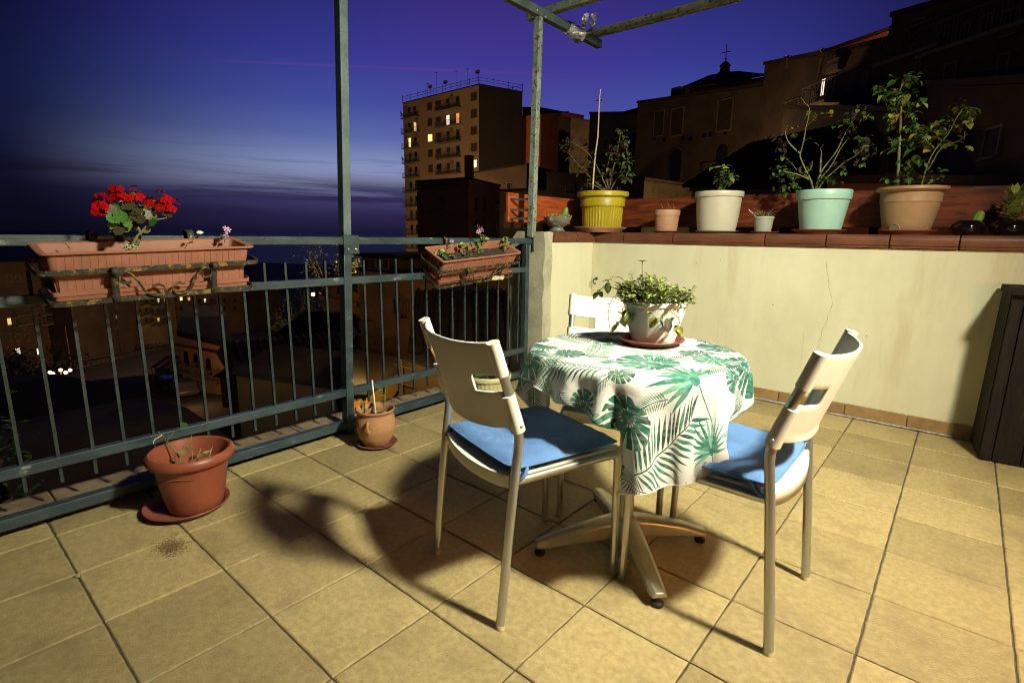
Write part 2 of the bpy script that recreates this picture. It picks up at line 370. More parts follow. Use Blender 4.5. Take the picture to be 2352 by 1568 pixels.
for i in range(0, 11):
    for j in range(-5, 11):
        x, y = (i + .5) * PX, (j + .5) * PY
        if not any(infr(x + a, y + b, 0) for a in (-.17, .17) for b in (-.17, .17)): continue
        if j == 10: m_, y = random.choice(TW), 3.3 + .153
        else: m_ = random.choice(TM)
        inst('floor_tile', m_, floor, (x, y, random.uniform(-.0006, .0006)), (random.uniform(-.0012, .0012), random.uniform(-.0012, .0012), 0 if j == 10 else random.choice((0, PI)) ))
for j in range(-5, 10):
    if infr(-.08, (j + .5) * PY, 0): inst('floor_tile', random.choice(TE), floor, (-.0825, (j + .5) * PY, 0), (0, 0, random.choice((0, PI))))
# stone edging outside the railing
ledge = MB().box(-.40, -.1705, -2.6, 2.95, -.28, .026).build('terrace_ledge', m_grout, smooth=0); tag(ledge, kind='structure')
m_edge = M('edging_stone', (.28, .20, .11), (.20, .14, .08), scale=8, rough=.7, bump=.3, rnd=.15)
EM = tile_mesh('edging_mesh', .19, .34, .014, m_edge, .006)
for k in range(-3, 9): inst('edging_stone', EM, ledge, (-.275, -.13 + k * .346, .042))

# dirt swept out beside the big pot, crumbs and a few pebbles
def crumbs(name, c, r, n, s0, s1, mat, label, cat):
    mb = MB()
    for _ in range(n):
        a = random.uniform(0, 2 * PI); q = r * abs(random.gauss(0, .5)); s = random.uniform(s0, s1)
        x, y = c[0] + 1.25 * q * math.cos(a), c[1] + .9 * q * math.sin(a)
        vs = [(x + s * random.uniform(.6, 1.3) * math.cos(t) * 1.3, y + s * random.uniform(.6, 1.3) * math.sin(t), .0006) for t in (0, 1.3, 2.5, 3.8, 5.1)]
        mb.add(vs + [(x, y, .0006 + s * .45)], [(i, (i + 1) % 5, 5) for i in range(5)])
    o = mb.build(name, mat, smooth=0); tag(o, label, cat, kind='stuff'); return o
pd = atz(393, 1255, 0)
crumbs('soil_crumbs', pd, .05, 240, .001, .0035, m_soil, 'brown crumbs of soil spilled on the floor tile', 'soil')
crumbs('soil_dust', pd, .055, 2600, .001, .0026, M('dust', (.19, .125, .05), rough=1), 'thin brown dust of soil spilled on the floor tile', 'soil')
m_pebble = M('pebble', (.42, .36, .24), (.1, .09, .07), scale=50, rough=.8)
pebs = [(490, 1193, .008, 'pale pebble lying beside the saucer of the big terracotta pot'), (605, 1207 - 100, .006, 'tiny white chip on the tile right of the big terracotta pot'),
        (406, 1226, .0055, 'dark crumb lying at the front of the big saucer'), (178, 1325, .009, 'curled dead twig bit on the tile near the left edge'), (550, 1175, .006, 'small dark pebble in the joint right of the big saucer')]
for x, y, s, l in pebs:
    p = atz(x, y, 0); o = MB().blob((0, 0, s * .55), s, (1.25, .8, .55)).build('pebble', m_pebble, loc=(p[0], p[1], .0005), rot=(0, 0, random.random() * 3)); tag(o, l, 'pebble')

# ------------------------------------------------------------------ parapet wall
YW = 3.63; ZC0, ZC1 = 1.068, 1.150
wall = thing('parapet_wall', 'cream plastered parapet wall with terracotta cap tiles behind the table', 'wall', (1.8, YW, 0))
wall['kind'] = 'structure'
def wp(mb, name, mat, **k):
    mb.v = [(x - 1.8, y - YW, z) for x, y, z in mb.v]; return mb.build(name, mat, wall, **k)
wp(MB().box(0.003, 4.2, YW, YW + .3, -.28, ZC0), 'plaster_face', m_plaster, smooth=0)
wp(MB().box(-.29, 0.0, 3.02, YW + .3, -.28, ZC0), 'return_wall', m_plaster, smooth=0)
# broken plaster pier at the end of the return wall
mb = MB(); nz = 14; ny = 3
pier = [(-.325, 2.945), (-.10, 2.94), (.006, 2.945), (.012, 3.0), (.010, 3.04), (-.30, 3.04)]
rows = []
for k in range(nz + 1):
    z = -.28 + (1.143 + .28) * k / nz
    rows.append([(x + random.uniform(-.006, .006) * (0 < k), y + random.uniform(-.007, .007), z + (random.uniform(-.012, .006) if k == nz else 0)) for x, y in pier])
rows[-1][0] = (-.27, 2.955, 1.148); rows[-2][0] = (-.328, 2.95, 1.075)
vs = [p for r_ in rows for p in r_]; n = len(pier)
fs = [(k * n + i, k * n + (i + 1) % n, (k + 1) * n + (i + 1) % n, (k + 1) * n + i) for k in range(nz) for i in range(n)] + [tuple(nz * n + i for i in range(n))]
wp(mb.add(vs, fs), 'broken_pier', m_rough, smooth=30)
# cap tiles: bull-nosed, joints between them
def cap_prof(d0, d1):
    h = ZC1 - ZC0; pts = [(d1, 0.0), (d0 + .030, 0.0), (d0 + .028, .004), (d0 + .010, .005), (d0 + .009, .018), (d0 + .003, .020)]
    pts += [(d0 + .030 - .030 * math.cos(t), .046 + (h - .046) * math.sin(t)) for t in [PI / 2 * i / 6 for i in range(7)]]
    return pts + [(d1, h)]
def cap_run(mb, a, b, prof, axis):
    n = len(prof)
    if axis == 'x': vs = [(t, YW + p, ZC0 + z) for t in (a, b) for p, z in prof]
    else: vs = [(-p, t, ZC0 + z) for t in (a, b) for p, z in prof]
    fs = [(i, (i + 1) % n, n + (i + 1) % n, n + i) for i in range(n)] + [tuple(range(n - 1, -1, -1)), tuple(range(n, 2 * n))]
    if axis == 'y': fs = [tuple(reversed(f)) for f in fs]
    return mb.add(vs, fs)
pr = cap_prof(-.028, .30)
wp(MB().box(-.27, 4.2, YW + .002, YW + .296, ZC0 + .004, ZC1 - .010), 'cap_mortar', m_grout, smooth=0)
joints = [0.034, .43, .83, 1.235, 1.555, 1.965, 2.30, 2.62, 2.95, 3.28, 3.6]
joints = [0.034, .30] + [aty(x, 545, YW - .028)[0] for x in (1545, 1757, 1898, 2045, 2207)]
joints += [joints[-1] + .33 * k for k in range(1, 5)]
for a, b in zip(joints, joints[1:]): wp(cap_run(MB(), a + .004, b - .004, pr, 'x'), 'cap_tile', m_capt, smooth=40)
pr2 = cap_prof(-.028, .27)
for a, b in ((3.05, 3.345), (3.353, 3.60)): wp(cap_run(MB(), a, b, pr2, 'y'), 'cap_tile', m_capt, smooth=40)
wp(MB().prism([(-.27, 3.604), (.024, 3.604), (.03, 3.612), (.03, YW + .29), (-.27, YW + .29)], ZC0 + .001, ZC1 - .001), 'cap_tile', m_capt, bevel=.012)
# baseboard tiles and the sealant bead
x = .02
bx = [.02, .36, .69] + [aty(q, 930, YW - .012)[0] for q in (1785, 1941, 2089)] + [2.66, 3.0, 3.33]
for a, b in zip(bx, bx[1:]): wp(MB().box(a + .0025, b - .0025, YW - .013, YW - .001, .003, .083), 'baseboard_tile', m_base, bevel=.0025)
by = [3.03, 3.32, 3.61]
for a, b in zip(by, by[1:]): wp(MB().box(.001, .013, a + .0025, b - .0025, .003, .083), 'baseboard_tile', m_base, bevel=.0025)
path = [(.05 + i * .045, YW - .016 + random.uniform(-.0025, .0025), .004 + random.uniform(-.001, .002)) for i in range(66)]
wp(MB().tube(path, [random.uniform(.003, .0065) for _ in path], 6), 'sealant_bead', m_seal)
def crack(pts, w=.0007):
    q = []
    for (a, b) in zip(pts, pts[1:]):
        A, B = aty(*a, YW), aty(*b, YW)
        for k in range(6):
            t = k / 6; q.append((A[0] + (B[0] - A[0]) * t + random.uniform(-.005, .005), YW - .0004, A[2] + (B[2] - A[2]) * t + random.uniform(-.004, .004)))
    wp(MB().tube(q, [w * random.uniform(.5, 1.3) for _ in q], 4), 'crack', m_dark)
crack([(1897, 600), (1903, 650), (1912, 695), (1893, 750), (1880, 790), (1862, 850)]); crack([(1845, 760), (1838, 880)], .0004)
crack([(1448, 760 - 140), (1452, 700 - 20)], .0006)
for (x, y) in ((1600, 604), (1655, 598), (1990, 772), (1775, 700)):   # small chips in the plaster
    p = aty(x, y, YW); wp(MB().blob((p[0], YW, p[2]), .004, (1.2, .3, .8), 4), 'plaster_chip', m_dark)
# hook
hk = thing('wall_hook', 'small curled iron hook fixed in the cream wall left of the table plant', 'hook', (.05, 3.63, .765))
hp = [(0, 0, 0), (0, -.025, 0), (0, -.05, -.004)] + [(0.006 + .012 * i / 7, -.05 - .018 * math.sin(t), -.022 + .018 * math.cos(t)) for i, t in enumerate([PI * 1.3 * k / 7 for k in range(8)])]
MB().tube(hp, .004, 8).build('hook_wire', m_iron, hk, smooth=180)
MB().lathe([(.013, 0), (.013, .003), (.008, .006), (0, .007)], 16).build('rosette', m_iron, hk, rot=(PI / 2, 0, 0))

# ------------------------------------------------------------------ railing
XR = -.12
rail = thing('railing', 'slate grey painted steel railing with square bars along the terrace edge', 'railing', (XR, 1.0, 0))
rail['kind'] = 'thing'
def rp(mb, name, mat, **k):
    mb.v = [(x - XR, y - 1.0, z) for x, y, z in mb.v]; return mb.build(name, mat, rail, **k)
def hrail(name, z0, z1, w, y0=-1.6, y1=2.90): rp(MB().box(XR - w / 2, XR + w / 2, y0, y1, z0, z1), name, m_rail, bevel=.0025)
hrail('handrail', 1.055, 1.095, .045, -1.6, 2.955); hrail('middle_rail', .843, .882, .038); hrail('lower_rail', .222, .262, .038); hrail('base_rail', .034, .078, .046)
by0 = [.058 + .1055 * k for k in range(-14, 12)] + [1.45 + .112 * k for k in range(13)]
bm_ = MB().box(-.0056, .0056, -.0056, .0056, .155, .970).mesh('bar_mesh', m_bar, 0)
for y in by0: inst('bar', bm_, rail, (0, y - 1.0, 0), (random.uniform(-.004, .004), random.uniform(-.003, .003), 0))
rp(MB().box(XR - .02, XR + .02, 2.862, 2.902, 0, 1.054), 'end_post', m_rail, bevel=.002)
rp(MB().box(XR + .0235, XR + .031, 1.318, 1.412, 1.005, 1.105).box(XR - .031, XR + .031, 1.318, 1.412, 1.0955, 1.103), 'clamp_plate', m_rail, bevel=.003)
for y in (1.342, 1.388): rp(MB().blob((XR + .033, y, 1.03), .010, (.7, 1, 1)), 'clamp_bolt', m_steel, smooth=180)
rp(MB().box(XR - .03, XR + .04, 2.91, 2.985, 1.0955, 1.103).box(XR + .025, XR + .035, 2.925, 2.975, 1.0, 1.094), 'end_bracket', m_rail, bevel=.002)

# ------------------------------------------------------------------ pergola frame
perg = thing('pergola', 'rusty grey green steel pergola frame standing above the railing', 'pergola', (XR, 1.36, 0))
def pp(mb, name, mat, **k):
    mb.v = [(x - XR, y - 1.36, z) for x, y, z in mb.v]; return mb.build(name, mat, perg, **k)
pp(MB().bar((XR, 1.308, .0), (XR, 1.343, 1.054), .052, .046, up=(0, 1, 0)), 'post', m_rail, bevel=.003)
pp(MB().bar((XR, 1.346, 1.104), (XR, 1.398, 2.63), .052, .046, up=(0, 1, 0)), 'post', m_perg2, bevel=.003)
pp(MB().bar((XR, 2.945, 1.104), (XR, 2.975, 2.63), .052, .046, up=(0, 1, 0)), 'post', m_perg, bevel=.003)
pp(MB().box(XR - .025, XR + .025, -1.2, 3.79, 2.632, 2.690), 'main_beam', m_perg2, bevel=.003)
pp(MB().bar((-.335, 3.125, 2.722), (2.6, 3.175, 2.722), .055), 'cross_beam', m_perg, bevel=.003)
pp(MB().bar((-.305, 3.70, 2.718), (2.6, 3.745, 2.718), .055), 'cross_beam', m_perg, bevel=.003)
for y, z in ((2.93, 2.655), (3.02, 2.64), (3.70, 2.66)): pp(MB().blob((XR + .027, y, z), .011, (.6, 1, 1)), 'bolt', m_steel, smooth=180)
for z in (2.05,): pp(MB().box(XR - .022, XR + .0285, 2.958, 2.968, z, z + .006), 'weld', m_rail)
# torn foil tied round the beam
foil = thing('torn_foil', 'torn strip of silver foil tied round the overhead beam', 'foil', (XR, 3.37, 2.66))
rs_ = np.random.default_rng(5)
def crumple(nu, nv, fn, amp, name, par):
    vs = []; fs = []
    for i in range(nu + 1):
        for j in range(nv + 1):
            p = np.array(fn(i / nu, j / nv)) + rs_.normal(0, amp, 3); vs.append(p)
    for i in range(nu):
        for j in range(nv): fs.append((i * (nv + 1) + j, (i + 1) * (nv + 1) + j, (i + 1) * (nv + 1) + j + 1, i * (nv + 1) + j + 1))
    o = MB().add(vs, fs).build(name, m_foil, par, smooth=0); s_ = o.modifiers.new('thick', 'SOLIDIFY'); s_.thickness = .0006; return o
def wrap(u, v):
    a = 2 * PI * v; r_ = .043 + .006 * math.sin(9 * u + 5 * v)
    return (r_ * math.cos(a), -.05 + .2 * u, r_ * .95 * math.sin(a))
crumple(14, 14, wrap, .004, 'foil_wrap', foil)
crumple(12, 4, lambda u, v: (.03 + .05 * v, .17 + .05 * u + .03 * math.sin(2.5 * u), .0 + .17 * u + .01 * v), .007, 'foil_strip', foil)
crumple(8, 4, lambda u, v: (.03 + .05 * v, .10 + .02 * u, .03 + .10 * u), .007, 'foil_strip', foil)

# ------------------------------------------------------------------ boards behind the pots
bd = thing('cap_board', 'long red varnished plank standing on the wall behind the pots', 'plank', (1.3, 3.98, ZC1))
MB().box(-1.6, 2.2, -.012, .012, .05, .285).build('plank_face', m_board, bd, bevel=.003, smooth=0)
for x in (-1.3, -.35, .6, 1.6): MB().box(x, x + .05, .013, .05, -.07, .27).build('batten', m_cab, bd)
b2_ = thing('side_board', 'short red varnished plank fixed to the pergola post', 'plank', (-.31, 3.3, ZC1))
MB().box(-.012, .012, -.425, .46, .065, .285).build('plank_face', m_board_lit, b2_, bevel=.003, smooth=0)
MB().box(-.05, -.013, .1, .15, -.08, .28).build('batten', m_cab, b2_)
for k, z in enumerate((.235, .155, .092)):
    MB().bar((.013, -.40, z), (.16, -.35, z), .006, .016).blob((.02, -.385, z), .012).build('clip', m_steel, b2_)

# ------------------------------------------------------------------ chairs
def chair(name, label, o2, ang, group='white plastic chairs round the table'):
    """origin: on the floor midway between the rear legs; local +Y is the way the sitter faces"""
    t = thing(name, label, 'chair', (o2[0], o2[1], 0), ang, group)
    for s in (-1, 1):
        tx = .2165 * s
        p = [(tx, -.001, .004), (tx, .02, .24), (tx, .042, .46), (tx, .052, .545), (tx, .049, .60), (tx, .032, .665), (tx, -.030, .838)]
        MB().tube(catmull(p, 4), .0135, 14).build('rear_leg', m_alu, t, smooth=60)
        fx = .195 * s
        p = [(fx, .462, .004), (fx, .459, .2), (fx, .455, .385), (fx, .448, .418), (fx, .42, .432), (fx, .25, .434), (fx + .006 * s, .06, .437), (tx, .043, .44)]
        MB().tube(catmull(p, 4), .0125, 14).build('front_leg', m_alu, t, smooth=60)
        for q in ((tx, -.001), (fx, .462)): MB().lathe([(.0142, 0), (.0146, .004), (.0142, .012)], 16, (q[0], q[1], 0)).build('foot_cap', m_cream, t, smooth=60)
        MB().blob((tx + .0195 * s, .047, .612), .0055, (.6, 1, 1), 5).build('screw', m_steel, t, smooth=180)
    # seat: shallow moulded pan with a turned down skirt
    mb = MB(); nu, nv = 14, 14
    def sp(u, v):
        x = (u - .5) * .388; y = .035 + v * .435
        cr = 1.0
        back = -.028 * (1 - (2 * u - 1) ** 2) * (1 - v) ** 3
        return (x, y + back, .449 + .010 * abs(2 * u - 1) ** 3 - .012 * max(0, v - .8) * 5 * .4 - .004)
    vs = [sp(i / nu, j / nv) for i in range(nu + 1) for j in range(nv + 1)]
    fs = [(i * (nv + 1) + j, (i + 1) * (nv + 1) + j, (i + 1) * (nv + 1) + j + 1, i * (nv + 1) + j + 1) for i in range(nu) for j in range(nv)]
    o0 = len(vs); ring = [i * (nv + 1) for i in range(nu + 1)] + [nu * (nv + 1) + j for j in range(1, nv + 1)] + [i * (nv + 1) + nv for i in range(nu - 1, -1, -1)] + [j for j in range(nv - 1, 0, -1)]
    vs += [(vs[r_][0] * 1.004, vs[r_][1], vs[r_][2] - .038) for r_ in ring]
    n = len(ring); fs += [(ring[k], o0 + k, o0 + (k + 1) % n, ring[(k + 1) % n]) for k in range(n)]
    se = mb.add(vs, fs).build('seat', m_chair, t, smooth=50)
    so = se.modifiers.new('thick', 'SOLIDIFY'); so.thickness = .005; so.offset = -1
    # backrest: a curved shell gripping both tubes, a slot beside each tube
    zt, zb = .846, .598
    def tub(z):   # where the tube runs at height z
        return .049 - (z - .60) * .332 if z > .60 else .05
    NU, NV = 48, 16; vs = []; fs = []
    for i in range(NU + 1):
        s = -1 + 2 * i / NU
        for j in range(NV + 1):
            w = j / NV
            bot = zb - .022 * (1 - abs(s) ** 2.2); top = zt - .012 * (1 - abs(s) ** 3)
            z = bot + (top - bot) * w
            yb = tub(z) - .060 * (1 - abs(s) ** 2.4) + .006
            vs.append((s * .205, yb, z))
    for i in range(NU):
        s = -1 + 2 * (i + .5) / NU
        for j in range(NV):
            w = (j + .5) / NV
            if abs(s) > .56 and .42 < w < .61: continue
            fs.append((i * (NV + 1) + j, i * (NV + 1) + j + 1, (i + 1) * (NV + 1) + j + 1, (i + 1) * (NV + 1) + j))
    bk = MB().add(vs, fs)
    b = bk.build('backrest', m_chair, t, smooth=50)
    so = b.modifiers.new('thick', 'SOLIDIFY'); so.thickness = .009; so.offset = 0
    bv = b.modifiers.new('edge', 'BEVEL'); bv.width = .003; bv.segments = 2; bv.limit_method = 'ANGLE'; bv.angle_limit = R(50)
    for s in (-1, 1):
        for (z0, z1, cap) in ((.594, .700, 0), (.757, .848, 1)):
            p = [(s * .2165, tub(z), z) for z in (z0, (z0 + z1) / 2, z1)]
            MB().tube(p, [.0205, .0195, .0185] if not cap else [.019, .0185, .0180], 18).build('grip_sleeve', m_chair, t, smooth=60)
    return t
def cushion(label, o2, ang, off=(0, 0)):
    t = thing('seat_cushion', label, 'cushion', (o2[0], o2[1], .456), ang, 'blue seat cushions on the chairs')
    N = 26; W2, D2 = .207, .203; cy = .243
    def sd(u): return math.copysign(abs(u) ** .9, u)
    tufts = [(-.42, -.42), (.42, -.42), (-.42, .42), (.42, .42), (0, 0)]
    def hz_(u, v, top):
        e = (1 - abs(u) ** 7) * (1 - abs(v) ** 7); h = .019 * max(e, 0) ** .45
        for a, b in tufts: h -= .014 * math.exp(-((u - a) ** 2 + (v - b) ** 2) / .012)
        wr = .0018 * math.sin(17 * u + 9 * v * v + ang) * math.sin(6 * v + 4 * u) + .0012 * math.sin(31 * v + 8 * u * u)
        return (.020 + (h + wr) if top else .020 - h * .85)
    mb = MB()
    for top in (1, 0):
        vs = []
        for i in range(N + 1):
            for j in range(N + 1):
                u, v = -1 + 2 * i / N, -1 + 2 * j / N
                k = 1 - .035 * (abs(u) * abs(v)) ** 4
                vs.append((u * W2 * k * (1 - .06 * (v > 0) * abs(v) * 0), cy + v * D2 * k, hz_(u, v, top)))
        fs = [(i * (N + 1) + j, (i + 1) * (N + 1) + j, (i + 1) * (N + 1) + j + 1, i * (N + 1) + j + 1) for i in range(N) for j in range(N)]
        if not top: fs = [tuple(reversed(f)) for f in fs]
        mb.add(vs, fs)
    mb.build('cushion_cover', m_cush, t, smooth=70)
    ed = [];
    for k in range(64):
        a = 2 * PI * k / 64; c, s = math.cos(a), math.sin(a); m_ = max(abs(c), abs(s)); u, v = c / m_, s / m_; q = 1 - .035 * (abs(u) * abs(v)) ** 4
        ed.append((u * W2 * q, cy + v * D2 * q, .020))
    MB().tube(ed, .0035, 6, closed=True).build('piping', m_cush, t, smooth=180)
    for s in (-1, 1):
        MB().tube(catmull([(s * .19, .10, .012), (s * .212, .085, .014), (s * .222, .07, .004), (s * .212, .06, -.012), (s * .198, .075, .0)], 5), .006, 6).build('tie', m_cush, t, smooth=180)
    return t
C1 = ((1.546 + 1.13) / 2, (.746 + .87) / 2); A1 = math.atan2(.958, .286) - PI / 2
C2 = (2.160, 1.377); A2 = PI / 2
C3 = ((1.061 + 1.448) / 2, (1.771 + 1.98) / 2); A3 = math.atan2(-.88, .477) - PI / 2
chair('white_chair', 'white plastic chair with its back to the railing pots, front left of the table', C1, A1)
chair('white_chair', 'white plastic chair seen from the side, right of the table', C2, A2)
chair('white_chair', 'white plastic chair mostly hidden behind the table, back against the wall corner', C3, A3)
cushion('blue tufted cushion on the front left chair with its back toward the viewer', C1, A1)
cushion('blue tufted cushion on the chair seen from the side right of the table', C2, A2)
cushion('blue tufted cushion on the chair hidden behind the table', C3, A3)

# ------------------------------------------------------------------ table
TC = (1.60, 1.365)
tb = thing('table', 'round bistro table on a four armed cast aluminium foot', 'table', (TC[0], TC[1], 0))
MB().lathe([(0, .697), (.345, .697), (.352, .702), (.352, .718), (.345, .7245), (0, .7245)], 64).build('tabletop', m_white, tb, smooth=40)
MB().lathe([(.031, .10), (.031, .697)], 28).build('column', m_base_al, tb, smooth=60)
MB().lathe([(.10, .672), (.10, .6965)], 24).build('top_plate', m_base_al, tb)
MB().lathe([(.052, .055), (.056, .075), (.054, .10), (.045, .118), (.033, .122)], 28).build('hub', m_base_al, tb, smooth=60)
ac = (1.603, 1.352)
for ex, ey in ((1.403, 1.105), (1.85, 1.135), (1.812, 1.582), (1.352, 1.594)):
    dx, dy = ex - TC[0], ey - TC[1]; L = math.hypot(dx, dy); a = math.atan2(dy, dx)
    vs = []; secs = [(.03, .042, .050, .118), (.10, .038, .048, .108), (.22, .033, .042, .082), (L - .02, .028, .032, .058), (L + .008, .024, .034, .050)]
    for r_, hw, zb_, zt_ in secs:
        vs += [(r_, -hw, zb_), (r_, hw, zb_), (r_, hw, zt_ - .01), (r_, hw * .55, zt_), (r_, -hw * .55, zt_), (r_, -hw, zt_ - .01)]
    fs = [(k * 6 + i, k * 6 + (i + 1) % 6, k * 6 + 6 + (i + 1) % 6, k * 6 + 6 + i) for k in range(4) for i in range(6)] + [(5, 4, 3, 2, 1, 0), (24, 25, 26, 27, 28, 29)]
    o = MB().add(vs, fs).build('base_arm', m_base_al, tb, smooth=35, rot=(0, 0, a), bevel=.004)
    gl = MB().lathe([(.018, 0), (.020, .006), (.019, .012), (.010, .016), (.010, .038)], 20, (L - .008, 0, 0)).build('glide', m_black, o, smooth=50)

